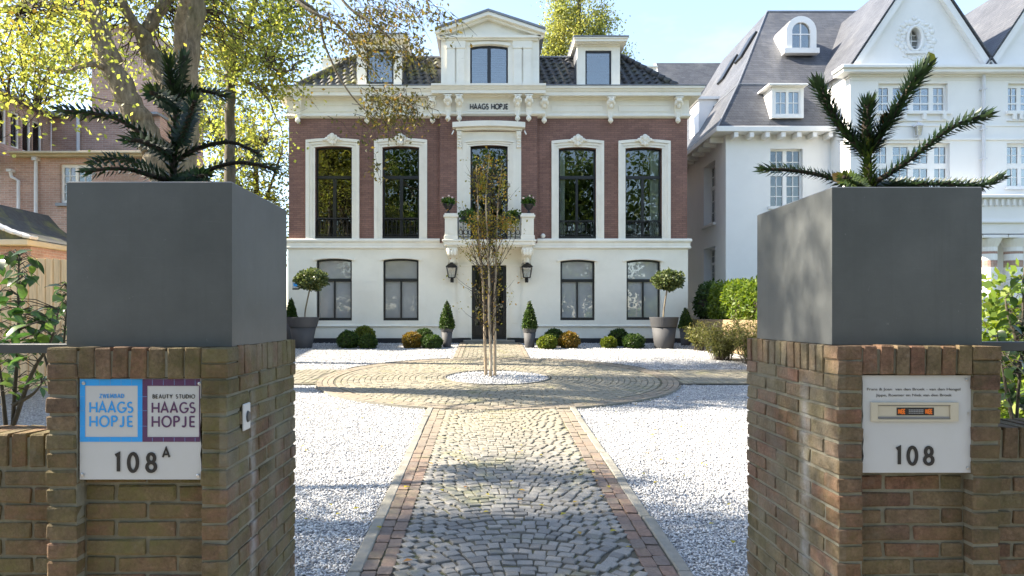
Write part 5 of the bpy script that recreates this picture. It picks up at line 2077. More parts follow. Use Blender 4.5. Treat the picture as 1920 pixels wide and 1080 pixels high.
def lantern(px, py0, py1, ywall, label, scale=1.0, group='black lanterns beside the entrance', mat='iron', arm=True):
    yc = ywall - .20 * scale
    x = X(px, yc)
    zt, zb_ = Z(py0, yc), Z(py1, yc)
    h = zt - zb_
    root = empty('wall_lantern', (x, ywall, zb_), label, 'lantern', group)
    def four(prof, name, m):
        w = MB()
        vs, fs = [], []
        for r_, z in prof:
            for k in range(4):
                a = math.pi / 4 + k * math.pi / 2
                vs.append((x + r_ * 1.414 * math.cos(a), yc + r_ * 1.414 * math.sin(a), z))
        for l in range(len(prof) - 1):
            for k in range(4):
                k2 = (k + 1) % 4
                fs.append((l * 4 + k, l * 4 + k2, l * 4 + 4 + k2, l * 4 + 4 + k))
        fs += [(3, 2, 1, 0), tuple(len(vs) - 4 + k for k in range(4))]
        return w.add(vs, fs).build(name, m, root)
    r_ = .155 * scale
    four([(r_ * 1.12, zt - .26 * h), (r_ * 1.12, zt - .24 * h), (r_ * .55, zt - .10 * h), (r_ * .32, zt - .09 * h), (r_ * .30, zt - .04 * h), (r_ * .05, zt)], 'cap', M[mat])
    four([(r_ * .60, zb_ + .24 * h), (r_ * .92, zt - .265 * h)], 'glass', M['lamp_glass'])
    four([(r_ * .62, zb_ + .20 * h), (r_ * .64, zb_ + .235 * h)], 'base', M[mat])
    w = MB()
    for sx in (-1, 1):
        for sy in (-1, 1):
            w.tube([(x + sx * r_ * .62, yc + sy * r_ * .62, zb_ + .22 * h), (x + sx * r_ * .94, yc + sy * r_ * .94, zt - .25 * h)], .014 * scale, 4)
    for s in ((-1, -1, 1, -1), (1, -1, 1, 1), (1, 1, -1, 1), (-1, 1, -1, -1)):
        w.tube([(x + s[0] * r_ * .94, yc + s[1] * r_ * .94, zt - .27 * h), (x + s[2] * r_ * .94, yc + s[3] * r_ * .94, zt - .27 * h)], .013 * scale, 4)
    w.build('cage', M[mat], root)
    w = MB()
    w.lathe([(.02 * scale, .20 * h), (.045 * scale, .15 * h), (.03 * scale, .10 * h), (.05 * scale, .06 * h), (.005, 0)], (x, yc, zb_), 10)
    w.tube([(x, yc, zb_ + .10 * h), (x, yc + .1 * scale, zb_ + .03 * h), (x, ywall, zb_ + .12 * h)], .022 * scale, 6)
    w.box(x - .05 * scale, x + .05 * scale, ywall - .02, ywall + .01, zb_ + .0 * h, zb_ + .26 * h)
    w.build('bracket', M[mat], root)
    w = MB(); w.lathe([(.012, 0), (.018, .05 * h), (.02, .2 * h), (.004, .28 * h)], (x, yc, zb_ + .26 * h), 8); w.build('bulb', M['plate'], root, True)


lantern(847, 491, 529, FY - .09, 'black square lantern on the wall to the left of the villa door')
lantern(988, 491, 529, FY - .09, 'black square lantern on the wall to the right of the villa door')


# ================================================================== generic small-paned window in any wall
def paned(parent, T, u0, u1, z0, z1, lights, recess=.12, fmat='white_frame', gmat='glass', sill=True, hood=None, frame_w=.05, name='window'):
    """T: wall axes (origin, along, outwards). lights: list of (ua, ub, za, zb, cols, rows), each a leaf with glazing bars"""
    w = MB(T)
    d0, d1 = -recess - .03, -recess + .03
    for c in wall_cells(u0, u1, z0, z1, [l[:4] for l in lights]):
        w.box(c[0], c[1], d0, d1, c[2], c[3])
    panes = []
    bw = .022
    for (ua, ub, za, zb, nc, nr) in lights:
        cw, rh = (ub - ua) / nc, (zb - za) / nr
        for i in range(1, nc): w.box(ua + cw * i - bw / 2, ua + cw * i + bw / 2, d0 + .012, d1 - .008, za, zb)
        for j in range(1, nr):
            for i in range(nc):
                w.box(ua + cw * i + (bw / 2 if i else 0), ua + cw * (i + 1) - (bw / 2 if i < nc - 1 else 0), d0 + .013, d1 - .010, za + rh * j - bw / 2, za + rh * j + bw / 2)
        for i in range(nc):
            for j in range(nr):
                panes.append((ua + cw * i + .012, ua + cw * (i + 1) - .012, za + rh * j + .012, za + rh * (j + 1) - .012))
    win = w.build(name, M[fmat], parent)
    off = root_loc(parent)
    cache = {}
    o, U, N = Vector(T[0]), Vector(T[1]), Vector(T[2])
    for p in panes:
        key = (round(p[1] - p[0], 3), round(p[3] - p[2], 3))
        if key not in cache:
            a, h = key[0] / 2 + .004, key[1] / 2 + .004
            m2 = MB(T=((0, 0, 0), T[1], T[2])); m2.box(-a, a, -.003, .003, -h, h)
            cache[key] = new_mesh('pane', m2.v, m2.f, M[gmat])
        c = o + U * ((p[0] + p[1]) / 2) + N * (-recess) + Vector((0, 0, (p[2] + p[3]) / 2))
        link('pane', cache[key], win, c - off)
    if sill:
        s = MB(T); s.box(u0 - .08, u1 + .08, -.03, .09, z0 - .09, z0 - .005); s.build('sill', M[sill if isinstance(sill, str) else 'white'], win)
    r_ = MB(T); r_.box(u0, u1, -recess - .62, -recess - .60, z0, z1); r_.build('room', M['interior'], win)
    return win


# ================================================================== white mansion on the right
LWY, BYY = 22.0, 20.8
mans = empty('white_mansion', (11, LWY, gz(22)), 'white rendered mansion with slate mansard roof and pointed gables beyond the hedge', 'house')
TL = ((0, LWY, 0), (1, 0, 0), (0, -1, 0))
TB_ = ((0, BYY, 0), (1, 0, 0), (0, -1, 0))
def lx(px): return X(px, LWY)
def lz(py): return Z(py, LWY)
def gx(px): return X(px, BYY)
def gzz(py): return Z(py, BYY)
CXL = lx(1361)
TS = ((CXL, 0, 0), (0, 1, 0), (-1, 0, 0))          # left flank: u = y
w = MB()
wl1 = (lx(1444.5), lx(1505), lz(387), lz(279))
GZ = gz(22) - .1
for c in wall_cells(CXL, gx(1594), GZ, lz(236), [wl1]):
    w.box(c[0], c[1], LWY, LWY + .9, c[2], c[3])
s1 = (23.05, 24.25, 5.0, 7.1); s2 = (23.05, 24.25, 2.75, 4.2)
for c in wall_cells(LWY + .9, 31.0, GZ, lz(236), [s1, s2]):
    w.box(CXL, CXL + .8, c[0], c[1], c[2], c[3])
bw1 = (gx(1647), gx(1777), gzz(209), gzz(156)); bw2 = (gx(1642), gx(1781), gzz(352), gzz(268))
bw3 = (gx(1890), gx(1945), gzz(209), gzz(156)); bw4 = (gx(1888), gx(1945), gzz(350), gzz(268))
BX0, BX1 = gx(1594), 24.0
for c in wall_cells(BX0, BX1, GZ, gzz(128), [bw1, bw2, bw3, bw4]):
    w.box(c[0], c[1], BYY, BYY + .9, c[2], c[3])
w.box(BX0, BX0 + .5, BYY + .9, 31.0, GZ, gzz(128))
w.build('wall', M['white'], mans)

def lights(T, px_list, y_spans, fx, fz, cols):
    out = []
    for a, b_ in px_list:
        for (ya, yb_, nr) in y_spans:
            out.append((fx(a), fx(b_), fz(yb_), fz(ya), cols, nr))
    return out
paned(mans, TL, *wl1, lights(TL, ((1447, 1470.5), (1478, 1502)), ((282, 323, 2), (329, 386, 3)), lx, lz, 2), .16, gmat='glass')
paned(mans, TB_, *bw1, lights(TB_, ((1649, 1669), (1678, 1706), (1716, 1745.5), (1754, 1773)), ((163, 191, 2), (194, 205, 1)), gx, gzz, 2), .14, gmat='glass_sky')
paned(mans, TB_, *bw2, lights(TB_, ((1644.5, 1665.5), (1678, 1706), (1716, 1743), (1756, 1777)), ((274, 305, 2), (315, 350, 2)), gx, gzz, 2), .14, gmat='glass_sky')
paned(mans, TB_, *bw3, lights(TB_, ((1893, 1911), (1919, 1942)), ((163, 191, 2), (194, 205, 1)), gx, gzz, 2), .14, gmat='glass_sky')
paned(mans, TB_, *bw4, lights(TB_, ((1892, 1913), (1920, 1942)), ((274, 305, 2), (315, 347, 2)), gx, gzz, 2), .14, gmat='glass_sky')
for sw in (s1, s2):
    u0, u1, z0, z1 = sw
    um = (u0 + u1) / 2
    h = z1 - z0
    paned(mans, TS, u0, u1, z0, z1, [(u0 + .06, um - .05, z0 + .06, z0 + h * .6, 2, 3), (um + .05, u1 - .06, z0 + .06, z0 + h * .6, 2, 3), (u0 + .06, um - .05, z0 + h * .66, z1 - .06, 2, 2), (um + .05, u1 - .06, z0 + h * .66, z1 - .06, 2, 2)], .28)
# bands and mouldings
w = MB(T=TB_)
w.box(BX0 - .02, BX1, -.0, .05, gzz(263), gzz(259)); w.box(BX0 - .015, BX1, 0, .03, gzz(237), gzz(234.5)); w.box(BX0 - .01, BX1, 0, .02, gzz(151.5), gzz(149.5))
w.build('string_course', M['white'], mans)
w = MB(T=TB_)
w.box(BX0 - .42, BX1, -.3, .38, gzz(134.5), gzz(128.5), .01); w.box(BX0 - .36, BX1, -.3, .30, gzz(140.5), gzz(134.5) - .002); w.box(BX0 - .06, BX1, -.3, .08, gzz(144), gzz(140.5) - .002)
w.build('cornice', M['white'], mans)
w = MB(T=TB_)
for (u0, u1, z0, z1) in (bw1, bw3):
    for k in range(4):
        w = MB(T=TB_); w.box(u0 + .1 + k * (u1 - u0 - .3) / 3, u0 + .2 + k * (u1 - u0 - .3) / 3, 0, .10, z0 - .26, z0 - .092); w.build('sill_bracket', M['white'], mans)
    w = MB(T=TB_); w.box(u0 - .05, u1 + .05, 0, .06, z0 - .3, z0 - .262); w.build('apron_moulding', M['white'], mans)
# eaves of the wing, rafters, gutter
w = MB()
Ze = lz(246)
yo = LWY - .45
w.box(CXL - .45, BX0 - .03, yo, LWY + .35, Z(246, yo), Z(236, yo), .01)
w.box(CXL - .45, CXL + .3, LWY + .35, 30.5, Z(246, yo), Z(236, yo), .01)
w.build('eaves', M['white'], mans)
n = 8
for k in range(n):
    w = MB(); xq = CXL + .12 + k * .5
    w.box(xq, xq + .14, yo + .05, LWY + .02, Z(246, yo) - .17, Z(246, yo) - .002, .01); w.build('eaves_bracket', M['white'], mans)
for k in range(12):
    w = MB(); yq = LWY + .3 + k * .62
    w.box(CXL - .40, CXL + .02, yq, yq + .14, Z(246, yo) - .17, Z(246, yo) - .002, .01); w.build('eaves_bracket', M['white'], mans)
# mansard roof
zr0 = Z(236, yo) + .003
Yb1, Zb1 = 22.55, Z(158, 22.55)
Yr, Zr = 26.0, Z(22, 26.0)
xb1 = X(1384, 22.55)
xr = X(1438, 26.0)
xR_ = gx(1594) + 3.0
rf = MB()
A0, A1 = (CXL - .40, yo + .04, zr0), (xR_, yo + .04, zr0)
B0, B1 = (xb1, Yb1, Zb1), (xR_, Yb1, Zb1)
C0, C1 = (xr, Yr, Zr), (xR_, Yr, Zr)
D0, D1, D2 = (CXL - .40, 31, zr0), (xb1, 31, Zb1), (xr, 31, Zr)
E1 = (xR_, 31, Zr)
rf.add([A0, A1, B1, B0, C1, C0, D0, D1, D2, E1], [(0, 1, 2, 3), (3, 2, 4, 5), (6, 0, 3, 7), (7, 3, 5, 8), (5, 4, 9, 8)])
mroof = rf.build('roof', M['slate'], mans)
w = MB()
w.tube([B0, B1], .03, 6); w.tube([C0, C1], .05, 6)
w.tube([B0, C0], .03, 6); w.tube([(B0[0], B0[1], B0[2]), D1], .03, 6); w.tube([A0, B0], .03, 6)
w.build('lead_roll', M['zinc'], mroof)
def left_slope(t, y): return Vector((xb1 + (xr - xb1) * t, y, Zb1 + (Zr - Zb1) * t))
for (ya, yb_, ta, tb_) in ((25.2, 25.9, .48, .72), (26.6, 27.3, .40, .64)):
    w = MB()
    nrm = Vector((Zr - Zb1, 0, -(xr - xb1))).normalized() * -1
    q = [left_slope(ta, ya), left_slope(ta, yb_), left_slope(tb_, yb_), left_slope(tb_, ya)]
    vs = [tuple(p_) for p_ in q] + [tuple(p_ + nrm * .09) for p_ in q]
    w.add(vs, [(0, 1, 2, 3), (7, 6, 5, 4), (0, 4, 5, 1), (1, 5, 6, 2), (2, 6, 7, 3), (3, 7, 4, 0)])
    sk_ = w.build('skylight', M['black'], mroof)
    c_ = (q[0] + q[1] + q[2] + q[3]) / 4
    w = MB(); w.add([tuple(c_ + (p_ - c_) * .82 + nrm * .094) for p_ in q], [(0, 1, 2, 3)]); w.build('pane', M['black'], sk_)
w = MB(); w.box(7.72, 8.5, 25.0, 26.1, 8.5, 9.75); w.box(7.62, 8.5, 24.9, 26.2, 9.751, 9.85); w.build('flank_dormer', M['white_frame'], mans)
# arched dormer
yq = 23.52
def ax(px): return X(px, yq)
def az(py): return Z(py, yq)
w = MB()
xc_, rO, rI = ax(1502.5), (ax(1531) - ax(1474)) / 2, (ax(1519.5) - ax(1485.5)) / 2
zb_, zs = az(97), az(30) - rO
nA = 16
outer = [(xc_ - rO, zb_)] + [(xc_ - rO * math.cos(math.pi * i / nA), zs + rO * math.sin(math.pi * i / nA)) for i in range(nA + 1)] + [(xc_ + rO, zb_)]
inner = [(xc_ - rI, zb_ + .12)] + [(xc_ - rI * math.cos(math.pi * i / nA), zs + rI * math.sin(math.pi * i / nA)) for i in range(nA + 1)] + [(xc_ + rI, zb_ + .12)]
w.band(inner, outer, yq, yq + .16)
w.box(xc_ - rO - .08, xc_ + rO + .08, yq - .06, yq + .2, zb_ - .06, zb_ + .118)
n2 = len(outer)
vs = [(p[0], yq + .16, p[1]) for p in outer] + [(p[0], yq + 2.4, p[1]) for p in outer]
w.add(vs, [(i + 1, i, n2 + i, n2 + i + 1) for i in range(n2 - 1)])
ad = w.build('arched_dormer', M['white_frame'], mans)
w = MB(); w.box(xc_ - .022, xc_ + .022, yq + .06, yq + .10, zb_ + .12, zs + rI); w.box(xc_ - rI, xc_ - .022, yq + .06, yq + .10, zs - .1, zs - .06); w.box(xc_ + .022, xc_ + rI, yq + .06, yq + .10, zs - .1, zs - .06)
w.build('glazing_bar', M['white_frame'], ad)
for s in (-1, 1):
    w = MB(); a, b_ = sorted((xc_ + s * .022, xc_ + s * rI))
    w.box(a, b_, yq + .075, yq + .083, zb_ + .12, zs - .1); w.build('pane', M['glass_sky'], ad)
    w = MB()
    q = [(xc_ + s * .022, zs - .06)] + [(xc_ + s * (.022 + (rI - .022) * math.sin(t)), zs + rI * math.cos(t)) for t in np.linspace(0, math.pi / 2, 8)] + [(xc_ + s * rI, zs - .06)]
    w.prism(q, yq + .075, yq + .083); w.build('pane', M['glass_sky'], ad)
w = MB(); w.box(xc_ - rI, xc_ + rI, yq + .7, yq + .72, zb_, zs + rI * .9); w.build('room', M['interior'], ad)
# flat dormer in the steep part of the roof
yq = 21.62
def fx_(px): return X(px, yq)
def fz_(py): return Z(py, yq)
w = MB()
hole = (fx_(1452), fx_(1501), fz_(216), fz_(168))
for c in wall_cells(fx_(1447), fx_(1507), fz_(221), fz_(163), [hole]): w.box(c[0], c[1], yq, yq + .12, c[2], c[3])
w.box(fx_(1447), fx_(1447) + .06, yq + .12, yq + 1.0, fz_(221), fz_(163)); w.box(fx_(1507) - .06, fx_(1507), yq + .12, yq + 1.0, fz_(221), fz_(163))
w.box(fx_(1437), fx_(1511), yq - .18, yq + 1.0, fz_(163) + .001, fz_(159.5), .01)
fd = w.build('dormer', M['white_frame'], mans)
paned(fd, ((0, yq, 0), (1, 0, 0), (0, -1, 0)), *hole, [(fx_(1455), fx_(1474), fz_(213), fz_(172), 2, 2), (fx_(1479), fx_(1498), fz_(213), fz_(172), 2, 2)], .05, gmat='glass_sky', sill=False, name='dormer_window')
w = MB(); w.box(hole[0] + .05, hole[1] - .05, yq + .16, yq + .17, hole[2], hole[3]); w.build('curtain', M['curtain'], fd)
# gables
for gi, cpx in enumerate((1724.5, 1977)):
    xc_ = gx(cpx)
    za, zb_ = gzz(-62), gzz(127)
    hwid = (gx(1846) - gx(1603)) / 2
    w = MB()
    if gi == 0:
        xo, zo, ro = gx(1715), gzz(73), .19
        ring = [(xo + ro * 1.0 * math.cos(t), zo + .34 * math.sin(t)) for t in np.linspace(0, 2 * math.pi, 33)]
        ci = max(range(33), key=lambda i: ring[i][1])
        # gable wall around the oculus, in two halves
        top, bot = (xc_, za), None
        L_, R_ = (xc_ - hwid, zb_), (xc_ + hwid, zb_)
        n_ = 32
        for half in (0, 1):
            if half == 0:
                arcp = [(xo + ro * math.cos(t), zo + .34 * math.sin(t)) for t in np.linspace(math.pi / 2, 3 * math.pi / 2, 17)]
                poly_out = [(xo, za - abs(xo - xc_) * (za - zb_) / hwid)]
                outl = []
                for p in arcp:
                    f_ = (p[1] - zo) / .34
                    outl.append(None)
            pass
        # simple and sound: triangle cells that run from the rim of the oculus to the edge of the gable
        def edge_at(ang):
            dx_, dz_ = math.cos(ang), math.sin(ang)
            best = 1e9
            for (p, q) in ((L_, R_), (R_, top), (top, L_)):
                ex, ez = q[0] - p[0], q[1] - p[1]
                den = dx_ * ez - dz_ * ex
                if abs(den) < 1e-9: continue
                t = ((p[0] - xo) * ez - (p[1] - zo) * ex) / den
                s_ = ((p[0] - xo) * dz_ - (p[1] - zo) * dx_) / den
                if t > 0 and -1e-6 <= s_ <= 1 + 1e-6: best = min(best, t)
            return (xo + dx_ * best, zo + dz_ * best)
        angs = sorted(set([2 * math.pi * i / 48 for i in range(48)] + [math.atan2(p[1] - zo, p[0] - xo) % (2 * math.pi) for p in (L_, R_, top)]))
        vs, fs = [], []
        for a in angs:
            e_ = edge_at(a)
            for y in (BYY, BYY + .5):
                vs += [(xo + ro * math.cos(a), y, zo + .34 * math.sin(a)), (e_[0], y, e_[1])]
        m_ = len(angs)
        for i in range(m_):
            j = (i + 1) % m_
            fs += [(4 * i, 4 * i + 1, 4 * j + 1, 4 * j), (4 * i, 4 * j, 4 * j + 2, 4 * i + 2)]
        w.add(vs, fs)
    else:
        w.prism([(xc_ - hwid, zb_), (xc_ + hwid, zb_), (xc_, za)], BYY, BYY + .5)
    gb = w.build('gable', M['white'], mans)
    # barge boards and coping
    w = MB()
    for s in (-1, 1):
        e0, e1 = (xc_ + s * (hwid + .18), zb_ - .05), (xc_, za + .12)
        nrm = Vector((e1[0] - e0[0], e1[1] - e0[1])).normalized()
        nn = Vector((-nrm.y, nrm.x)) * (1 if s < 0 else -1)
        def off(p, t): return (p[0] + nn.x * t, p[1] + nn.y * t)
        w.prism([off(e0, -.16), off(e1, -.16), off(e1, .02), off(e0, .02)], BYY - .16, BYY + .1)
    w.build('barge_board', M['white'], gb)
    # slate slopes running back
    w = MB()
    for s in (-1, 1):
        e0, e1 = Vector((xc_ + s * (hwid + .30), 0, zb_ - .10)), Vector((xc_, 0, za + .2))
        vs = [(e0.x, BYY - .2, e0.z), (e1.x, BYY - .2, e1.z), (e1.x, 30, e1.z), (e0.x, 30, e0.z)]
        th = .06
        vs += [(p[0], p[1], p[2] + th) for p in vs]
        w.add(vs, [(0, 1, 2, 3), (7, 6, 5, 4), (0, 4, 5, 1), (3, 2, 6, 7), (0, 3, 7, 4)])
    w.build('gable_roof', M['slate'], gb)
    if gi == 0:
        w = MB()
        pts = [(xo + (ro + .03) * math.cos(t), BYY - .02, zo + .37 * math.sin(t)) for t in np.linspace(0, 2 * math.pi, 29)]
        w.tube(pts, .045, 6, False)
        w.box(xo - .3, xo + .3, BYY - .08, BYY + .02, zo - .46, zo - .40)
        oc = w.build('oculus', M['white'], gb)
        w = MB(); w.box(xo - ro, xo + ro, BYY + .20, BYY + .21, zo - .34, zo + .34); w.build('pane', M['glass_sky'], gb)
        w = MB(); w.box(xo - .015, xo + .015, BYY + .17, BYY + .195, zo - .34, zo + .34); w.box(xo - ro, xo + ro, BYY + .172, BYY + .193, zo - .015, zo + .015)
        for q in (-.17, .17): w.box(xo - ro, xo + ro, BYY + .173, BYY + .192, zo + q - .01, zo + q + .01)
        w.build('glazing_bar', M['white_frame'], gb)
        w = MB()
        rr = random.Random(12)
        for t in np.linspace(0, 2 * math.pi, 26)[:-1]:
            for q in range(2):
                k = rr.uniform(.85, 1.15) + .24 * q
                w.ball((xo + .02 + .42 * k * math.cos(t + q * .12), BYY - .004, zo + .47 * k * math.sin(t + q * .12) * (1 if math.sin(t) > 0 else .95)), (rr.uniform(.06, .12), .022, rr.uniform(.05, .10)), 7, 5)
        w.build('wreath_ornament', M['white'], gb, True)
# downpipe, wall lantern
w = MB(); xq = gx(1840.5); w.tube([(xq, BYY - .09, gzz(142)), (xq, BYY - .09, GZ + .2)], .05, 8)
for py in (170, 245, 300, 380): w.box(xq - .07, xq + .07, BYY - .15, BYY + .01, gzz(py), gzz(py) + .04)
w.build('downpipe', M['downpipe'], mans)
w = MB(); xq = lx(1566); w.tube([(xq, LWY - .09, lz(258)), (xq, LWY - .09, GZ + .2)], .045, 8); w.build('downpipe', M['white'], mans)
lantern(1722, 228, 262, BYY, 'pale lantern high on the white mansion between its two rows of windows', .62, None, 'downpipe')
# porch at the far right
yp = 19.6
def qx(px): return X(px, yp)
def qz(py): return Z(py, yp)
w = MB()
w.box(qx(1800), qx(2010), yp, BYY, qz(438), qz(372)); w.box(qx(1796), qx(2010), yp - .12, BYY, qz(372) + .001, qz(366), .01); w.box(qx(1798), qx(2010), yp - .06, BYY, qz(418), qz(414.5))
pc = w.build('porch', M['white'], mans)
w = MB()
for k in range(14): w.box(qx(1842 + k * 11), qx(1842 + k * 11 + 4), yp - .07, yp + .01, qz(386), qz(374), .005)
w.build('porch_bracket', M['white'], pc)
for px in (1866, 1915, 1964):
    w = MB()
    xq = qx(px); r_ = .235
    ycol = yp + .3
    w.box(xq - .36, xq + .36, ycol - .32, ycol + .36, qz(446), qz(440), .01)
    w.lathe([(r_, 0), (r_ * 1.02, qz(462) - qz(470)), (r_ * 1.5, qz(446.5) - qz(470))], (xq, ycol, qz(470)), 20)
    w.lathe([(r_, 0), (r_, qz(475) - qz(487))], (xq, ycol, qz(487)), 20)
    w.lathe([(r_, 0), (r_, qz(500) - GZ)], (xq, ycol, GZ), 20)
    w.build('column', M['white'], pc)
    w = MB()
    w.lathe([(r_ * .99, 0), (r_ * .99, qz(462) - qz(475))], (xq, ycol, qz(475)), 20); w.lathe([(r_ * .99, 0), (r_ * .99, qz(487) - qz(500))], (xq, ycol, qz(500)), 20)
    w.build('column_brick_band', M['left_brick'], pc)
# rear wing with slate gable roof behind the mansion
yw = 32.0
w = MB()
x0, x1 = X(1256, yw), X(1400, yw)
zr_, ze_ = Z(118, yw + 2.5), Z(262, yw)
w.add([(x0 + .1, yw, ze_), (x1, yw, ze_), (x1, yw + 3, Z(118, yw + 3)), (x0 + .1, yw + 3, Z(118, yw + 3)), (x0 + .1, yw + 6, ze_), (x1, yw + 6, ze_)], [(0, 1, 2, 3), (3, 2, 5, 4)])
w.build('rear_roof', M['slate'], mans)
w = MB()
w.add([(x0, yw - .1, ze_ - .1), (x0, yw + 3, Z(118, yw + 3) - .02), (x0, yw + 6.1, ze_ - .1), (x0 + .3, yw - .1, ze_ - .1), (x0 + .3, yw + 3, Z(118, yw + 3) - .02), (x0 + .3, yw + 6.1, ze_ - .1)], [(0, 1, 2), (5, 4, 3), (0, 3, 4, 1), (1, 4, 5, 2)])
w.box(x0, x1, yw, yw + 6, GZ, ze_ - .1)
w.build('rear_wall', M['white'], mans)

# ================================================================== brick buildings on the left
NY = 20.0
nb = empty('brick_building', (-13, NY, gz(20)), 'long pinkish brick building with white framed windows behind the wooden fence', 'house')
TN = ((0, NY, 0), (1, 0, 0), (0, -1, 0))
def nx(px): return X(px, NY)
def nz(py): return Z(py, NY)
w = MB()
n1 = (nx(112), nx(172), nz(381), nz(307)); n2 = (nx(110), nx(160), nz(540), nz(463))
for c in wall_cells(nx(-220), nx(300), gz(20) - .2, nz(292), [n1, n2]): w.box(c[0], c[1], NY, NY + .5, c[2], c[3])
w.box(nx(300) - .4, nx(300), NY + .5, NY + 6, gz(20) - .2, nz(292))
YU = 22.5
w.box(X(96, YU), X(300, YU), YU, YU + .5, nz(292) - .3, Z(218, YU))
TF = ((-14.4, 0, 0), (0, 1, 0), (1, 0, 0))
fw = []
for (pa, pb) in ((-1, 14.5), (20, 38.5), (42, 60), (61.5, 80.5)):
    ya, yb_ = 14.4 * 1280 / (915 - pa), 14.4 * 1280 / (915 - pb)
    fw.append((ya, yb_, 6.95, 8.05))
for c in wall_cells(17.5, YU, 6.3, 8.34, fw): w.box(-14.8, -14.4, c[0], c[1], c[2], c[3])
w.build('wall', M['left_brick'], nb)
for f_ in fw:
    paned(nb, TF, *f_, [(f_[0] + .05, f_[1] - .05, f_[2] + .05, f_[3] - .05, 1, 1)], .10, sill=False)
a, b_, c, d = n1
paned(nb, TN, a, b_, c, d, [(nx(117), nx(138), nz(375), nz(313), 2, 4), (nx(144), nx(168), nz(375), nz(313), 2, 4)], .12, sill='zinc')
a, b_, c, d = n2
paned(nb, TN, a, b_, c, d, [(nx(115), nx(135), nz(535), nz(468), 2, 4), (nx(140), nx(156), nz(535), nz(468), 2, 4)], .12, sill='zinc')
w = MB(T=TN)
w.box(nx(28), nx(302), -.2, .35, nz(292), nz(288), .01); w.box(nx(28), nx(302), -.2, .22, nz(296), nz(292) - .002)
w.build('eaves', M['gutter_cream'], nb)
w = MB()
w.add([(nx(25), NY - .3, nz(288) + .01), (nx(302), NY - .3, nz(288) + .01), (nx(302), YU - .01, nz(288) + .25), (nx(25), YU - .01, nz(288) + .25)], [(0, 1, 2, 3)])
w.box(-14.9, -14.05, 17.4, YU + .2, 8.345, 8.42); w.box(X(92, YU), X(302, YU), YU - .25, YU + .6, Z(218, YU) + .002, Z(218, YU) + .08)
w.build('roof', M['zinc'], nb)
w = MB()
w.tube([(nx(71.5), NY - .1, nz(297)), (nx(71.5), NY - .1, gz(20))], .05, 8); w.box(nx(67), nx(76), NY - .2, NY + .01, nz(303), nz(296.5))
w.build('downpipe', M['downpipe'], nb)
w = MB()
w.tube([(X(150, YU), YU - .1, Z(222, YU)), (X(150, YU), YU - .1, nz(289) + .1)], .055, 8); w.build('downpipe', M['downpipe'], nb)
w = MB()
w.tube([(nx(24), NY - .1, nz(322)), (nx(26), NY - .1, nz(333)), (nx(39), NY - .1, nz(340)), (nx(39), NY - .1, nz(441)), (nx(53), NY - .1, nz(449))], .045, 8); w.box(nx(20), nx(29), NY - .2, NY, nz(324), nz(319))
w.build('downpipe', M['downpipe'], nb)
# tall pink gable tower behind the trees
yt = 25.0
tw = empty('brick_tower', (X(235, yt), yt, gz(25)), 'tall pinkish brick tower rising behind the big tree trunk', 'tower')
w = MB(); w.box(X(172, yt), X(296, yt), yt, yt + 4, gz(22) - .2, Z(82, yt)); w.prism([(X(172, yt), Z(82, yt)), (X(296, yt), Z(82, yt)), (X(275, yt), Z(52, yt)), (X(193, yt), Z(52, yt))], yt, yt + 4)
w.build('wall', M['left_brick'], tw)
w = MB(); w.box(X(190, yt), X(278, yt), yt - .15, yt + 4.1, Z(52, yt) + .002, Z(47, yt)); w.build('coping', M['gutter_cream'], tw)
# low outbuilding with a mossy roof
yo_ = 15.0
ob = empty('outbuilding', (X(0, yo_), yo_ + 1.5, gz(15)), 'low outbuilding with mossy tiled roof and cream gutter behind the fence', 'shed')
w = MB(); w.box(X(-160, yo_), X(58, yo_), yo_, yo_ + 3, gz(15) - .2, Z(462, yo_)); w.build('wall', M['left_brick'], ob)
w = MB(); w.box(X(-165, yo_), X(64, yo_), yo_ - .2, yo_ + 3.1, Z(461.5, yo_), Z(450, yo_), .02); w.build('gutter', M['gutter_cream'], ob)
w = MB()
prof = [(-2.0, 1.55), (-1.6, 1.0), (-1.1, .55), (-.5, .22), (.05, .02)]
vs = []
for (u, h) in prof: vs += [(X(60, yo_) + u * .75, yo_ - .15, Z(450, yo_) + h * .62), (X(60, yo_) + u * .75 - .2, yo_ + 3.0, Z(450, yo_) + h * .62)]
vs += [(X(-165, yo_), yo_ - .15, Z(450, yo_) + .01), (X(-165, yo_), yo_ + 1.5, Z(450, yo_) + 1.0)]
fs = [(2 * i, 2 * i + 1, 2 * i + 3, 2 * i + 2) for i in range(4)]
w.add(vs, fs)
w.prism([(X(60, yo_) + u * .75, Z(450, yo_) + h * .62) for u, h in prof] + [(X(-165, yo_), Z(450, yo_) + .012), (X(-165, yo_), Z(450, yo_) + .96)], yo_ - .13, yo_ + 2.9)
w.build('roof', M['roof_tile_moss'], ob)
for k in range(9):
    t = k / 8
    u = -1.95 + 2.0 * t
    h = np.interp(u, [p[0] for p in prof], [p[1] for p in prof])
    w = MB(); w.box(-.10, .10, -.14, .14, -.03, .05, .02)
    ang = math.atan2(np.interp(u + .1, [p[0] for p in prof], [p[1] for p in prof]) - np.interp(u - .1, [p[0] for p in prof], [p[1] for p in prof]), .2)
    c_, s_ = math.cos(ang), math.sin(ang)
    w.v = [(X(60, yo_) + u * .75 + v[0] * c_ - v[2] * s_, yo_ - .12 + v[1], Z(450, yo_) + h * .62 + .03 + v[0] * s_ + v[2] * c_) for v in w.v]
    w.build('verge_tile', M['downpipe'], ob)

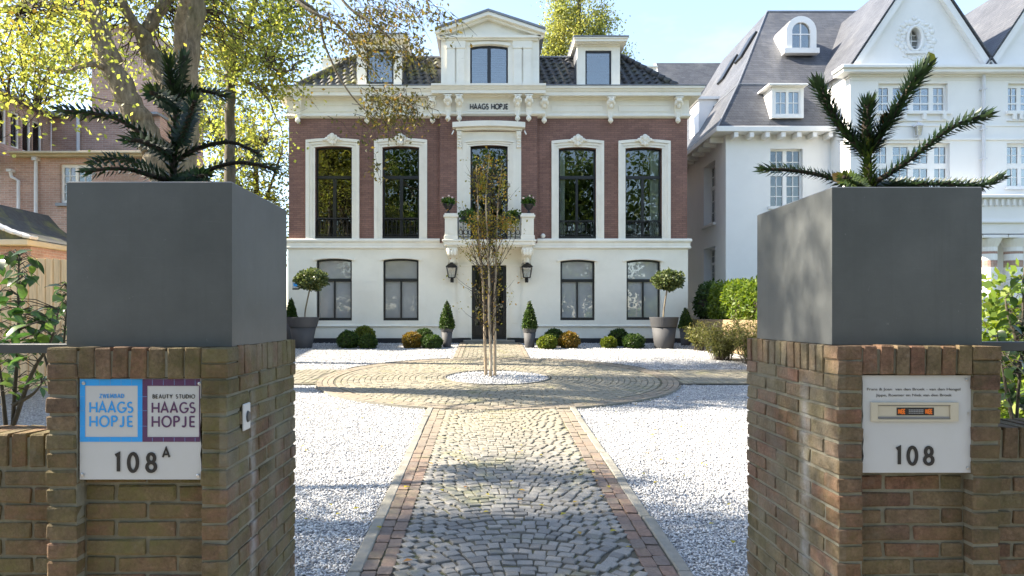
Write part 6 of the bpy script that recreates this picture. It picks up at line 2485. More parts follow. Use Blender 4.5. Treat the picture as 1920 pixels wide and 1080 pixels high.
# wooden fence along the left side, every board its own
fx0 = -8.0
fn = empty('wooden_fence', (fx0, 13.5, gz(13.5)), 'new pale pine board fence along the left side of the garden', 'fence')
BR = [new_mesh('board', *(lambda m: ([(v[0] + random.uniform(-.002, .002), v[1], v[2] + (random.uniform(-.015, .015) if v[2] > 0 else 0)) for v in m.v], m.f))(MB().box(-.011, .011, -.062, .062, -1.15, 1.15, .003)), M['fence_wood']) for _ in range(5)]
y = 6.0
k = 0
while y < 20.9:
    link('board', BR[k % 5], fn, Vector((fx0 + (.012 if k % 2 else -.012), y, gz(y) + 1.13)) - Vector(fn.location), (0, 0, random.uniform(-.01, .01)))
    y += .112
    k += 1
for hz in (.35, 1.1, 1.85):
    w = MB(); vs = []
    w.add([(fx0 - .06, 6, gz(6) + hz), (fx0 - .025, 6, gz(6) + hz), (fx0 - .025, 20.9, gz(20.9) + hz), (fx0 - .06, 20.9, gz(20.9) + hz), (fx0 - .06, 6, gz(6) + hz + .09), (fx0 - .025, 6, gz(6) + hz + .09), (fx0 - .025, 20.9, gz(20.9) + hz + .09), (fx0 - .06, 20.9, gz(20.9) + hz + .09)],
          [(3, 2, 1, 0), (4, 5, 6, 7), (0, 1, 5, 4), (1, 2, 6, 5), (2, 3, 7, 6), (3, 0, 4, 7)])
    w.build('cross_rail', M['fence_wood'], fn)

# timber retaining wall on the right, under the hedge
rt = empty('sleeper_wall', (6.5, 18, gz(18)), 'low timber retaining wall under the hedge beside the villa', 'retaining wall')
for lv in range(3):
    y = 12.5
    k = 0
    while y < 22.4:
        L = 1.6 if not (k == 0 and lv % 2) else .8
        yb_ = min(y + L, 22.4)
        w = MB(); w.box(6.46 + random.uniform(-.006, .006), 6.60, y + .006, yb_ - .006, gz(17.5) + .0 + lv * .30 + .01, gz(17.5) + lv * .30 + .295, .012)
        w.build('plank', M['sleeper'], rt)
        y += L
        k += 1

# ================================================================== plants
def leaf_quads(c, size, rg, droop=.0, width=.36, up=.35):
    """one small folded leaf at each centre"""
    n = len(c)
    d = rg.normal(size=(n, 3)); d[:, 2] -= droop
    d /= np.linalg.norm(d, axis=1)[:, None] + 1e-9
    nrm = rg.normal(size=(n, 3)); nrm[:, 2] += up
    w = np.cross(d, nrm)
    w /= np.linalg.norm(w, axis=1)[:, None] + 1e-9
    s = (size * rg.uniform(.6, 1.3, n))[:, None]
    v = np.stack([c, c + d * s * .5 + w * s * width, c + d * s, c + d * s * .5 - w * s * width], 1)
    f = np.arange(n * 4).reshape(n, 4)
    return v.reshape(-1, 3), f


def leaf_object(name, c, size, mat, parent, rg, tone=None, droop=.0, width=.36, kind='stuff', up=.35):
    v, f = leaf_quads(c, size, rg, droop, width, up)
    off = np.array(root_loc(parent)) if parent is not None else 0
    if tone is None: tone = rg.beta(2, 2, len(c))
    o = link(name, np_mesh(name, v - off, f, M[mat], attr=tone), parent)
    if kind: o['kind'] = kind
    return o


def in_ellipsoid(n, c, r, rg, power=.45):
    d = rg.normal(size=(n, 3))
    d /= np.linalg.norm(d, axis=1)[:, None]
    return np.array(c) + d * (rg.uniform(0, 1, n) ** power)[:, None] * np.array(r)


class Tubes:
    """thin twigs, many in one mesh, 3-sided"""
    def __init__(self): self.v, self.f, self.n = [], [], 0

    def add(self, pts, r0, r1):
        pts = np.asarray(pts, dtype=np.float32)
        m = len(pts)
        t = np.gradient(pts, axis=0)
        t /= np.linalg.norm(t, axis=1)[:, None] + 1e-9
        a = np.array([.31, .77, .55])
        u = np.cross(t, a); u /= np.linalg.norm(u, axis=1)[:, None] + 1e-9
        w = np.cross(t, u)
        r = np.linspace(r0, r1, m)[:, None]
        ring = [pts + (u * math.cos(k) + w * math.sin(k)) * r for k in (0, 2.094, 4.189)]
        V = np.stack(ring, 1).reshape(-1, 3)
        for i in range(m - 1):
            for k in range(3):
                k2 = (k + 1) % 3
                self.f.append((self.n + i * 3 + k, self.n + i * 3 + k2, self.n + i * 3 + 3 + k2, self.n + i * 3 + 3 + k))
        self.v.append(V); self.n += len(V)

    def build(self, name, mat, parent):
        off = np.array(root_loc(parent))
        o = link(name, np_mesh(name, np.concatenate(self.v) - off, np.array(self.f), M[mat], True), parent)
        o['kind'] = 'stuff'
        return o


def tree(name, label, base, limbs, clumps, leaf, leaf_size, seed, bark='bark', group=None, per=18, sig=.22, twig_r=.012, cat='tree', tone_shift=None, droop=.15, twigs=True, sag=.25):
    """limbs: list of (points, r0, r1); the first is the trunk. clumps: (centre, radii, clusters) the crown fills"""
    rg = np.random.default_rng(seed)
    root = empty(name, base, label, cat, group)
    sk, tan = [], []
    for i, (pts, r0, r1) in enumerate(limbs):
        p = catmull(pts, 7)
        n = len(p)
        rad = [r0 + (r1 - r0) * (k / (n - 1)) ** .85 for k in range(n)]
        if i == 0:
            for k in range(3): rad[k] *= 1.28 - .1 * k
        rad = [r * (1 + rg.uniform(-.06, .06)) for r in rad]
        jit = [q + Vector(rg.normal(0, .18, 3)) * r * .5 for q, r in zip(p, rad)]
        w = MB(); w.tube(jit, rad, 12 if r0 > .12 else 7)
        w.build('trunk' if i == 0 else 'branch', M[bark], root, True)
        sk.append(np.array([tuple(q) for q in jit]))
    S = np.concatenate(sk)
    cl = []
    for (c, r, n) in clumps:
        cl.append(in_ellipsoid(n, c, r, rg))
    CL = np.concatenate(cl)
    tb = Tubes()
    L = []
    for c in CL:
        d = S - c
        k = int(np.argmin((d ** 2).sum(1) + np.abs(d[:, 2] > .3) * .8))
        a = S[k]
        ln = np.linalg.norm(c - a)
        mid = (a + c) / 2 + np.array([0, 0, .16 * ln]) + rg.normal(0, .07, 3) * ln
        end = c - np.array([0, 0, sag * min(1, ln * .4)])
        t = np.linspace(0, 1, 6)[:, None]
        q = (1 - t) ** 2 * a + 2 * t * (1 - t) * mid + t ** 2 * end
        q[1:-1] += rg.normal(0, .03, (4, 3)) * min(ln, 1.5)
        if twigs: tb.add(q, twig_r * (1 + .35 * ln), twig_r * .3)
        m = rg.poisson(per)
        L.append(end + rg.normal(0, sig, (m, 3)) * np.array([1, 1, .75]))
        m2 = rg.poisson(per * .35)
        tt = rg.uniform(.45, 1, m2)[:, None]
        L.append((1 - tt) ** 2 * a + 2 * tt * (1 - tt) * mid + tt ** 2 * end + rg.normal(0, .10, (m2, 3)))
        for q_ in range(2):
            e = end + rg.normal(0, sig * 1.1, 3)
            if twigs: tb.add(np.stack([q[3], (q[3] + e) / 2 + rg.normal(0, .05, 3), e]), twig_r * .45, twig_r * .2)
    if twigs: tb.build('twigs', 'twig', root)
    L = np.concatenate(L)
    patch = np.sin(L[:, 0] * 1.7 + seed) * np.sin(L[:, 1] * 1.3) * np.sin(L[:, 2] * 1.5 + 1)
    tone = np.clip(rg.beta(2, 2, len(L)) * .75 + .14 + .25 * patch + (tone_shift or 0), 0, 1)
    leaf_object('crown', L, leaf_size, leaf, root, rg, tone, droop)
    return root


# the big tree at the left edge of the garden, its limbs as they fork over the planter
def P3(l, y):
    return [PX(a, b_, y + (q[0] if q else 0)) for a, b_, *q in l]
bt_y = 12.0
bx_, by_ = X(336, bt_y), bt_y
big_limbs = [
    ([(bx_, by_, gz(12) - .1), PX(336, 560, 12), PX(337, 430, 12), PX(343, 330, 12), PX(349, 220, 12), PX(355, 110, 12), PX(371, 5, 12), PX(385, -90, 12.2), PX(395, -190, 12.4)], .31, .10),
    (P3([(334, 440), (312, 350), (288, 280, -.1), (255, 212, -.2), (216, 135, -.3), (188, 65, -.4), (165, 0, -.5), (140, -80, -.6), (110, -170, -.8)], 12), .29, .10),
    (P3([(344, 235), (318, 165, .2), (285, 105, .3), (272, 72, .3), (290, 35, .4), (315, -10, .5), (345, -90, .7)], 12), .20, .08),
    (P3([(282, 100, .3), (262, 60, .2), (238, 22, .1), (214, -40, 0), (190, -120, -.2)], 12), .13, .05),
    (P3([(352, 160), (340, 95, -.3), (338, 40, -.5), (350, -20, -.7), (360, -110, -1)], 12), .14, .06),
    # long boughs that reach right, in front of the villa
    (P3([(380, -60, 0), (450, -95, -.3), (510, -55, -.5), (548, -8, -.6), (585, 22, -.7), (622, 40, -.7), (655, 70, -.7), (680, 110, -.8), (712, 146, -.9)], 12), .045, .009),
    (P3([(548, -8, -.6), (595, 25, -.6), (606, 75, -.5), (620, 112, -.5), (640, 152, -.5), (668, 190, -.5), (700, 222, -.5)], 12), .030, .008),
    (P3([(510, -55, -.5), (600, -50, -.9), (650, 10, -1.0), (700, 45, -1.1), (745, 85, -1.2), (772, 130, -1.2)], 12), .035, .008),
    (P3([(600, -50, -.9), (690, -55, -1.2), (760, -25, -1.4), (810, 5, -1.5)], 12), .030, .007),
    (P3([(216, 135, -.3), (170, 120, -.6), (120, 135, -1.0), (60, 120, -1.4)], 12), .06, .02),
    (P3([(165, 0, -.5), (100, -20, -.8), (40, 10, -1.2), (-40, 20, -1.6)], 12), .07, .02),
]
tree('big_tree', 'big broad tree with a forked thick trunk and yellow-green leaves behind the left planter', (bx_, by_, gz(12)), big_limbs,
     [(PX(240, 0, 14.2), (2.2, 1.0, 1.4), 60), (PX(320, 60, 14.2), (1.6, .9, 1.5), 45), (PX(430, -10, 12.6), (1.2, 1.2, 1.2), 60), (PX(110, 60, 12.6), (1.1, .8, 1.0), 40), (PX(230, -60, 12), (1.8, 1.2, .7), 40),
      (PX(200, -200, 13.6), (3.2, 2.0, 1.6), 130), (PX(400, -240, 13.8), (3.0, 2.0, 1.6), 110), (PX(40, -60, 12), (1.6, 1.2, 1.4), 45)],
     'leaf_yellow', .082, 5, 'bark', 'tall trees in the left garden', per=21, sig=.26)
# the sparse hanging sprays of the boughs carry smaller, darker leaves
rg = np.random.default_rng(77)
bigt = bpy.data.objects['big_tree']
tb, L = Tubes(), []
for (px, py, rx, ry, n, y) in ((690, 25, 60, 45, 46, 11.0), (760, 20, 60, 40, 34, 10.7), (700, 90, 45, 35, 26, 11.1), (640, 70, 40, 40, 14, 11.3), (765, 90, 40, 35, 16, 10.9), (715, 178, 50, 26, 26, 11.1), (770, 185, 34, 22, 16, 11.1), (690, 215, 45, 18, 10, 11.3), (745, 225, 40, 22, 8, 11.1), (600, 30, 45, 40, 20, 11.4), (690, 290, 30, 40, 3, 11.2)):
    for _ in range(int(n * 1.7)):
        a = rg.normal(0, .5, 2)
        c = np.array(PX(px + a[0] * rx, py + a[1] * ry, y + rg.normal(0, .3)))
        e = c + np.array([rg.normal(.12, .16), rg.normal(0, .12), rg.uniform(-.42, -.12)])
        m_ = (c + e) / 2 + np.array([.05, 0, .05])
        tb.add(np.stack([c, m_, e]), .006, .002)
        k = rg.poisson(10)
        t = rg.uniform(0, 1, k)[:, None]
        L.append(c + (e - c) * t + rg.normal(0, .06, (k, 3)))
tb.build('twigs', 'twig', bigt)
leaf_object('hanging_leaves', np.concatenate(L), .068, 'leaf_olive', bigt, rg, droop=.9, width=.26)

# second, slimmer tree
sy_ = 16.0
tree('slim_tree', 'slimmer tree with straight trunk and forked top between the big tree and the villa', (X(428, sy_), sy_, gz(16)),
     [([PX(428, 640, sy_), PX(430, 480, sy_), PX(430, 330, sy_), PX(433, 200, sy_), PX(432, 130, sy_), PX(445, 80, sy_), PX(468, 35, sy_), PX(490, -40, sy_)], .16, .06),
      (P3([(432, 150), (425, 100, .2), (412, 50, .3), (400, 0, .4), (395, -60, .5)], sy_), .08, .03),
      (P3([(434, 140), (465, 116, -.2), (492, 116, -.4), (525, 132, -.6), (560, 130, -.8)], sy_), .055, .015),
      (P3([(434, 135), (452, 148, -.2), (482, 165, -.3), (505, 190, -.5), (515, 215, -.6)], sy_), .05, .014),
      (P3([(432, 160), (405, 135, .2), (380, 130, .5), (352, 150, .8)], sy_), .05, .014),
      (P3([(455, 60), (490, 45), (530, 20), (570, 10)], sy_), .05, .015),
      (P3([(428, 330), (470, 300, .4), (500, 270, .6)], sy_), .03, .01),
      (P3([(515, 215, -.6), (530, 250, -.7), (528, 300, -.7)], sy_), .014, .006)],
     [(PX(470, 30, sy_), (2.0, 1.6, 1.4), 95), (PX(540, 60, sy_), (.75, .9, 1.0), 55), (PX(420, 100, sy_), (1.3, 1.2, 1.0), 60), (PX(500, 150, sy_), (.9, .9, .8), 45), (PX(430, -90, sy_ + 1), (2.4, 1.6, 1.2), 50),
      (PX(450, 250, sy_ + 1), (1.1, 1.0, 1.2), 40)],
     'leaf_yellow', .095, 6, 'bark_dark', 'tall trees in the left garden', per=19, sig=.26, tone_shift=.10)
# bushy trees farther back between the neighbour's building and the villa
ty = 24.5
tree('background_tree', 'leafy yellow-green tree filling the gap beside the left corner of the villa', (X(480, ty), ty, gz(22)),
     [([PX(480, 640, ty), PX(482, 450, ty), PX(480, 330, ty), PX(476, 230, ty)], .2, .05), (P3([(481, 420), (510, 340, .3), (530, 280, .5)], ty), .08, .03), (P3([(481, 400), (440, 330, .3), (415, 270, .5)], ty), .08, .03)],
     [(PX(490, 300, ty), (1.5, 1.5, 2.6), 110), (PX(430, 330, ty), (1.6, 1.5, 2.2), 70), (PX(505, 420, ty), (1.1, 1.2, 1.6), 60), (PX(400, 200, ty + 1), (1.4, 1.4, 1.6), 40)],
     'leaf_yellow', .12, 7, 'bark_dark', 'trees beyond the left garden', per=20, sig=.34, tone_shift=-.02)
ty = 27
tree('background_tree', 'yellow-leaved tree beyond the brick building, behind the big trunk', (X(250, ty), ty, gz(22)),
     [([PX(250, 640, ty), PX(250, 350, ty), PX(245, 200, ty), PX(240, 100, ty)], .25, .05), (P3([(248, 300), (300, 200, .3), (330, 120, .6)], ty), .1, .03), (P3([(248, 260), (190, 180, .3), (150, 120, .6)], ty), .1, .03)],
     [(PX(300, 200, ty), (1.6, 1.6, 2.4), 60), (PX(380, 170, ty), (1.4, 1.6, 2.2), 50), (PX(200, 260, ty - 3.2), (.8, .6, .6), 18), (PX(120, 110, ty), (2.4, 1.6, 1.2), 60)],
     'leaf_yellow', .13, 8, 'bark_dark', 'trees beyond the left garden', per=20, sig=.36, tone_shift=.12)
# tree just left of the view, hanging into the upper corner and shading the gate
tree('neighbour_tree', 'tree outside the left fence whose lime-yellow sprays hang into the upper left corner', (-9.6, 6.4, gz(6)),
     [([(-9.6, 6.4, .2), (-9.5, 6.3, 2.2), (-9.3, 6.2, 4.2), (-9.1, 6.1, 6.2), (-8.9, 6.0, 9.4)], .36, .10),
      ([(-9.4, 6.3, 3.2), (-8.2, 6.6, 4.4), (-6.6, 6.9, 5.0), (-4.9, 7.1, 5.0)], .12, .02), ([(-9.3, 6.2, 4.2), (-8.5, 5.4, 5.6), (-7.4, 4.8, 6.6), (-6.2, 4.6, 7.4)], .13, .03),
      ([(-9.1, 6.1, 6.2), (-7.8, 6.3, 7.6), (-6.4, 6.7, 8.6)], .10, .03), ([(-9.3, 6.2, 4.6), (-10.4, 5.2, 5.6), (-11.2, 4.6, 6.4)], .12, .03), ([(-6.6, 6.9, 5.0), (-5.8, 7.2, 4.5), (-4.9, 7.4, 4.1)], .025, .008)],
     [(PX(50, 50, 7.0), (.62, .4, .45), 15), (PX(60, 140, 7.2), (.55, .4, .30), 11), (PX(10, 110, 6.9), (.5, .4, .5), 9), (PX(130, 20, 7.0), (.5, .4, .3), 7),
      ((-8.8, 5.8, 8.8), (2.4, 1.6, 1.8), 190), ((-6.9, 5.4, 8.0), (1.9, 1.5, 1.4), 150), ((-8.8, 5.6, 5.6), (1.9, 1.7, 1.4), 130), ((-7.0, 4.9, 6.2), (1.4, 1.4, 1.1), 90), ((-6.6, 5.8, 9.6), (1.7, 1.2, 1.2), 90), ((-5.7, 3.9, 7.1), (1.5, 1.0, 1.3), 120), ((-5.2, 3.4, 5.4), (1.2, .8, .9), 60), ((-9.2, 4.6, 4.2), (1.6, 1.6, 1.0), 70)],
     'leaf_yellow', .052, 9, 'bark', 'trees beyond the left garden', per=52, sig=.31, tone_shift=.08)
# poplar behind the villa
py_ = 38.0
tree('poplar_tree', 'tall lime-yellow poplar rising behind the roof of the villa', (X(1085, py_), py_, gz(22)),
     [([(X(1085, py_), py_, 1), (X(1085, py_), py_, 10), (X(1085, py_), py_, 17), (X(1088, py_), py_, 23)], .35, .06), ([(X(1085, py_), py_, 11), (X(1110, py_), py_, 15), (X(1130, py_), py_, 19)], .12, .04), ([(X(1085, py_), py_, 10), (X(1060, py_), py_, 15), (X(1040, py_), py_, 20)], .12, .04)],
     [(PX(1085, 60, py_), (1.8, 1.6, 3.2), 130), (PX(1055, 50, py_), (1.1, 1.2, 2.6), 70), (PX(1125, 80, py_), (1.1, 1.2, 2.2), 70), (PX(1085, -60, py_), (1.3, 1.3, 2.2), 50), (PX(1150, 110, py_), (.6, .6, 1.2), 16), (PX(1030, 95, py_), (.8, .9, 1.5), 40), (PX(1170, 105, py_), (.25, .3, .8), 8)],
     'leaf_lime', .125, 10, 'bark_dark', None, per=48, sig=.36)
# trees across the street, mirrored by the windows
for k, (tx, ty, lab) in enumerate(((-14.5, -13.0, 'street tree across the road, mirrored by the leftmost windows of the villa'), (-7.2, -14.0, 'street tree across the road, mirrored by the second pair of left windows'),
                                   (0.2, -15.5, 'street tree across the road, mirrored by the balcony window'), (7.4, -14.2, 'street tree across the road, mirrored by the right windows of the villa'), (14.6, -13.0, 'street tree across the road, mirrored by the rightmost windows of the villa'))):
    tree('street_tree', lab, (tx, ty, -.1),
         [([(tx, ty, -.1), (tx + .1, ty, 3), (tx - .1, ty, 6), (tx, ty, 12)], .35, .08), ([(tx, ty, 3.5), (tx + 1.6, ty + .4, 5.6), (tx + 2.8, ty + .6, 8.5)], .14, .05), ([(tx, ty, 3.4), (tx - 1.6, ty + .4, 5.4), (tx - 2.8, ty + .8, 8.2)], .14, .05)],
         [((tx, ty, 10.2), (4.3, 2.6, 7.4), 300), ((tx + .4, ty + .6, 4.2), (3.8, 2.0, 1.9), 90)], 'leaf_street', .30, 20 + k, 'bark', 'street trees across the road', per=28, sig=.5, twigs=False)
for k, tx in enumerate((-14, -5.5, 3.2, 12.5)):
    rg = np.random.default_rng(60 + k)
    h = empty('street_hedge', (tx, -17.5, -.14), ('clipped hedge across the road facing the left pillar', 'clipped hedge across the road, left of the gateway axis', 'clipped hedge across the road, right of the gateway axis', 'clipped hedge across the road facing the right pillar')[k], 'hedge', 'hedges across the road')
    w = MB(); w.box(tx - 4.1, tx + 4.1, -18.2, -16.9, -.14, 2.3, .2); w.build('hedge_body', M['soil'], h)
    c = np.stack([rg.uniform(tx - 4.2, tx + 4.2, 5000), rg.uniform(-18.3, -16.7, 5000), rg.uniform(-.1, 2.5, 5000)], 1)
    c = c[(c[:, 1] > -17.1) | (c[:, 2] > 2.1)]
    leaf_object('hedge_leaves', c, .17, 'leaf_street', h, rg)

# the young birch in the round bed
rg = np.random.default_rng(41)
byy = 13.4
broot = empty('birch_tree', (X(918, byy), byy, gz(byy)), 'slender young multi-stemmed birch with sparse golden leaves in the round gravel bed', 'tree')
stems = [[(911, 707), (909, 640), (908, 590), (905, 530), (898, 450), (896, 380), (893, 310)],
         [(920, 707), (920, 650), (917, 590), (917, 520), (914, 450), (911, 370), (918, 290)],
         [(928, 707), (928, 640), (927, 580), (929, 520), (931, 450), (934, 380), (941, 310)]]
tb, L = Tubes(), []
sk = []
for k, s in enumerate(stems):
    p = catmull(P3([(a, b_, (.12, -.1, .05)[k] * (1 - i / 6) + .04 * math.sin(i + k)) for i, (a, b_) in enumerate(s)], byy), 6)
    w = MB(); n = len(p)
    w.tube(p, [.034 - .026 * (i / (n - 1)) for i in range(n)], 9)
    w.build('trunk', M['birch_bark'], broot, True)
    sk.append(np.array([tuple(q) for q in p]))
for k, s in enumerate(sk):
    n = len(s)
    for j in range(46):
        t = rg.uniform(.18, .97)
        a = s[int(t * (n - 1))]
        ang = rg.uniform(0, 6.28)
        ln = (.75 * (1 - abs(t - .55)) + .1) * rg.uniform(.5, 1.1)
        sp = rg.uniform(.22, .55)
        e = a + np.array([math.cos(ang) * sp * ln, math.sin(ang) * sp * ln * .8, ln * rg.uniform(.7, 1.0)])
        m_ = (a + e) / 2 + np.array([math.cos(ang), math.sin(ang), 0]) * .10 * ln
        tt = np.linspace(0, 1, 5)[:, None]
        q = (1 - tt) ** 2 * a + 2 * tt * (1 - tt) * m_ + tt ** 2 * e
        tb.add(q, .009, .003)
        zz = (e[2] - gz(byy))
        dens = 4 if zz < 2.2 else (13 if zz < 3.0 else 9)
        for b_ in range(3):
            f_ = rg.uniform(.35, .95)
            o = (1 - f_) ** 2 * a + 2 * f_ * (1 - f_) * m_ + f_ ** 2 * e
            e2 = o + rg.normal(0, .10, 3) + np.array([0, 0, .14])
            tb.add(np.stack([o, (o + e2) / 2 + rg.normal(0, .01, 3), e2]), .004, .0015)
            c = rg.poisson(dens / 3)
            L.append(o + (e2 - o) * rg.uniform(0, 1.1, (c, 1)) + rg.normal(0, .035, (c, 3)))
for _ in range(26):        # side sprays low on the stems
    a = sk[rg.integers(3)][rg.integers(8, 26)]
    sgn = rg.choice((-1, 1))
    e = a + np.array([sgn * rg.uniform(.25, .62), rg.normal(0, .15), rg.uniform(.15, .6)])
    m_ = (a + e) / 2 + np.array([sgn * .1, 0, -.05])
    tt = np.linspace(0, 1, 5)[:, None]
    tb.add((1 - tt) ** 2 * a + 2 * tt * (1 - tt) * m_ + tt ** 2 * e, .007, .002)
    c = rg.poisson(6)
    L.append(e + rg.normal(0, .10, (c, 3)))
# the fuller head in front of the balcony
for (px, py, rx, rz, n) in ((905, 420, .34, .30, 360), (950, 420, .26, .24, 280), (905, 345, .16, .42, 250), (943, 345, .09, .36, 110), (918, 300, .10, .16, 40), (870, 300, .1, .1, 4)):
    L.append(in_ellipsoid(n, PX(px, py, byy), (rx, .3, rz), rg, .6))
tb.build('twigs', 'twig', broot)
L = np.concatenate(L)
leaf_object('crown', L, .050, 'leaf_birch', broot, rg, np.clip(rg.beta(2, 2.2, len(L)) + .08, 0, 1), droop=.5, width=.33)


# ------------------------------------------------------------------ monkey puzzle trees in the planters
def araucaria(name, label, base, stems, seed, light=()):
    rg = np.random.default_rng(seed)
    root = empty(name, base, label, 'plant', 'monkey puzzle trees in the planters')
    for i, (pts, r, length, step) in enumerate(stems):
        p = np.array([tuple(q) for q in catmull(pts, 10)])
        seg = np.linalg.norm(np.diff(p, axis=0), axis=1)
        s = np.concatenate([[0], np.cumsum(seg)])
        tot = s[-1]
        w = MB()
        n = len(p)
        w.tube([tuple(q) for q in p], [r * 1.45 * (1.0 - .35 * k / (n - 1)) for k in range(n)], 7)
        br = w.build('stem' if i == 0 else 'branch', M['soil'], root, True)
        cnt = int(tot / step)
        u = np.linspace(0, tot, cnt)
        c = np.stack([np.interp(u, s, p[:, k]) for k in range(3)], 1)
        t = np.gradient(c, axis=0); t /= np.linalg.norm(t, axis=1)[:, None] + 1e-9
        a = np.cross(t, np.array([.2, .9, .35])); a /= np.linalg.norm(a, axis=1)[:, None]
        b_ = np.cross(t, a)
        ph = np.arange(cnt) * 2.39996 + rg.normal(0, .15, cnt)
        rad = a * np.cos(ph)[:, None] + b_ * np.sin(ph)[:, None]
        end = np.clip((tot - u) / (.12 * tot + .02), 0, 1)
        lean = .46 + .95 * (1 - end)
        d = rad * (1.0 - .35 * (1 - end))[:, None] + t * lean[:, None]
        d[:, 2] += .12
        d /= np.linalg.norm(d, axis=1)[:, None]
        ln = (length * (.82 + .25 * rg.random(cnt)) * (.85 + .15 * np.sin(u / tot * 9)))[:, None]
        wd = np.cross(d, rad); wd /= np.linalg.norm(wd, axis=1)[:, None] + 1e-9
        o = c + rad * (r * 1.3)
        hw = .0058 + length * .035
        q1 = o + d * ln * .22 + wd * hw + rad * .001
        q2 = o + d * ln * .22 - wd * hw + rad * .001
        tip = o + d * ln + t * ln * .10
        keel = o + d * ln * .35 - rad * length * .05 + t * .0
        V = np.stack([o, q1, tip, q2], 1).reshape(-1, 3)
        Fq = np.arange(cnt * 4).reshape(cnt, 4)
        tone = np.clip(rg.beta(1.6, 3.2, cnt) + .30 * (1 - end), 0, 1)
        o_ = link('needles', np_mesh('needles', V - np.array(root_loc(root)), Fq, M['araucaria_lime' if i in light else 'araucaria'], attr=tone), br)
        o_['kind'] = 'stuff'
    return root


ly = LPF + .33
def AL(l): return [PX(a, b_, ly + (q[0] if q else 0)) for a, b_, *q in l]
D1_, D2_, D3_ = .0034, .0022, .00115
araucaria('monkey_puzzle_tree', 'monkey puzzle tree with one upright stem and arching arms in the left planter', PX(326, 352, ly),
          [(AL([(326, 352), (325, 310), (327, 260), (330, 205), (326, 160)]), .011, .056, D1_),
           (AL([(322, 300), (288, 268, -.03), (246, 237, -.05), (205, 218, -.06), (160, 211, -.06), (112, 207, -.05)]), .007, .040, D1_),
           (AL([(318, 340), (285, 330, -.05), (245, 318, -.09), (205, 316, -.11), (160, 322, -.12)]), .007, .040, D1_),
           (AL([(312, 335), (260, 308, .12), (215, 297, .18), (168, 305, .2)]), .006, .034, D1_),
           (AL([(334, 300), (360, 283, .02), (400, 270, .04), (440, 268, .05), (485, 288, .06)]), .007, .038, D1_),
           (AL([(332, 345), (365, 330, -.06), (410, 312, -.08), (455, 305, -.08), (518, 317, -.06)]), .007, .036, D1_),
           (AL([(332, 182), (355, 172, .04), (385, 171, .06), (424, 181, .07)]), .007, .042, D2_),
           (AL([(326, 200), (310, 186, -.12), (296, 178, -.2), (284, 174, -.26)]), .009, .044, D2_),
           (AL([(320, 290), (290, 274, -.14), (262, 264, -.22), (238, 262, -.26)]), .008, .040, D2_),
           (AL([(336, 270), (350, 235, -.12), (358, 210, -.2), (365, 190, -.26)]), .008, .044, D2_),
           (AL([(328, 178), (320, 145, -.02), (316, 110, -.03)]), .010, .046, D3_),
           (AL([(330, 165), (340, 128, .1), (344, 104, .14)]), .009, .042, D2_),
           (AL([(330, 345), (352, 335, -.18), (370, 330, -.26), (388, 330, -.3)]), .007, .036, D2_)], 3)
ry = RPF + .36
def AR(l): return [PX(a, b_, ry + (q[0] if q else 0)) for a, b_, *q in l]
araucaria('monkey_puzzle_tree', 'monkey puzzle tree with five splayed arms like a candelabra in the right planter', PX(1628, 362, ry),
          [(AR([(1630, 362), (1628, 325), (1627, 285), (1627, 262)]), .013, .044, D3_),
           (AR([(1626, 290), (1595, 258, .03), (1566, 222, .05), (1547, 185, .06), (1532, 154, .07)]), .012, .050, D3_),
           (AR([(1631, 285), (1655, 245, -.03), (1682, 205, -.05), (1708, 162, -.07), (1735, 124, -.08)]), .012, .050, D3_),
           (AR([(1634, 345), (1668, 325, -.06), (1720, 288, -.1), (1770, 248, -.12), (1812, 227, -.13), (1855, 214, -.13)]), .008, .040, D2_),
           (AR([(1620, 350), (1585, 343, .1), (1545, 330, .16), (1490, 320, .2), (1426, 317, .22)]), .008, .038, D2_),
           (AR([(1640, 352), (1700, 346, .1), (1770, 345, .12), (1838, 347, .14), (1880, 331, .14)]), .007, .036, D2_),
           (AR([(1618, 352), (1598, 338, -.1), (1582, 332, -.16)]), .008, .038, D2_),
           (AR([(1627, 270), (1624, 240, -.02), (1626, 210, -.03), (1628, 190, -.04)]), .014, .050, D3_)], 4, light=(0, 6))
# brown and yellow leaves caught in the right one
for k, (px, py, s, lab) in enumerate(((1745, 110, .030, 'yellow-green leaf caught on the tallest arm of the right monkey puzzle'), (1659, 222, .030, 'brown curled leaf caught between the arms of the right monkey puzzle'), (1572, 334, .034, 'pale orange leaf lying at the left rim of the right planter'))):
    c = Vector(PX(px, py, ry + (-.09 if k == 0 else -.03)))
    r_ = random.Random(k)
    vs = [(-1, 0, 0), (-.4, -.12, -.62), (.5, -.1, -.6), (1.05, 0, 0), (.5, -.1, .6), (-.4, -.12, .62), (0, .12, 0)]
    a = r_.uniform(0, 6)
    lf = new_mesh('fallen_leaf', [((v[0] * math.cos(a) - v[2] * math.sin(a)) * s, v[1] * s, (v[0] * math.sin(a) + v[2] * math.cos(a)) * s) for v in vs], [(6, i, (i + 1) % 6) for i in range(6)],
                  plain('leaf_tint', ((.28, .30, .03), (.30, .12, .03), (.55, .30, .08))[k], .6, .2, 30, 60, .2))
    tag(link('fallen_leaf', lf, None, c), lab, 'leaf', 'leaves caught in the planter')


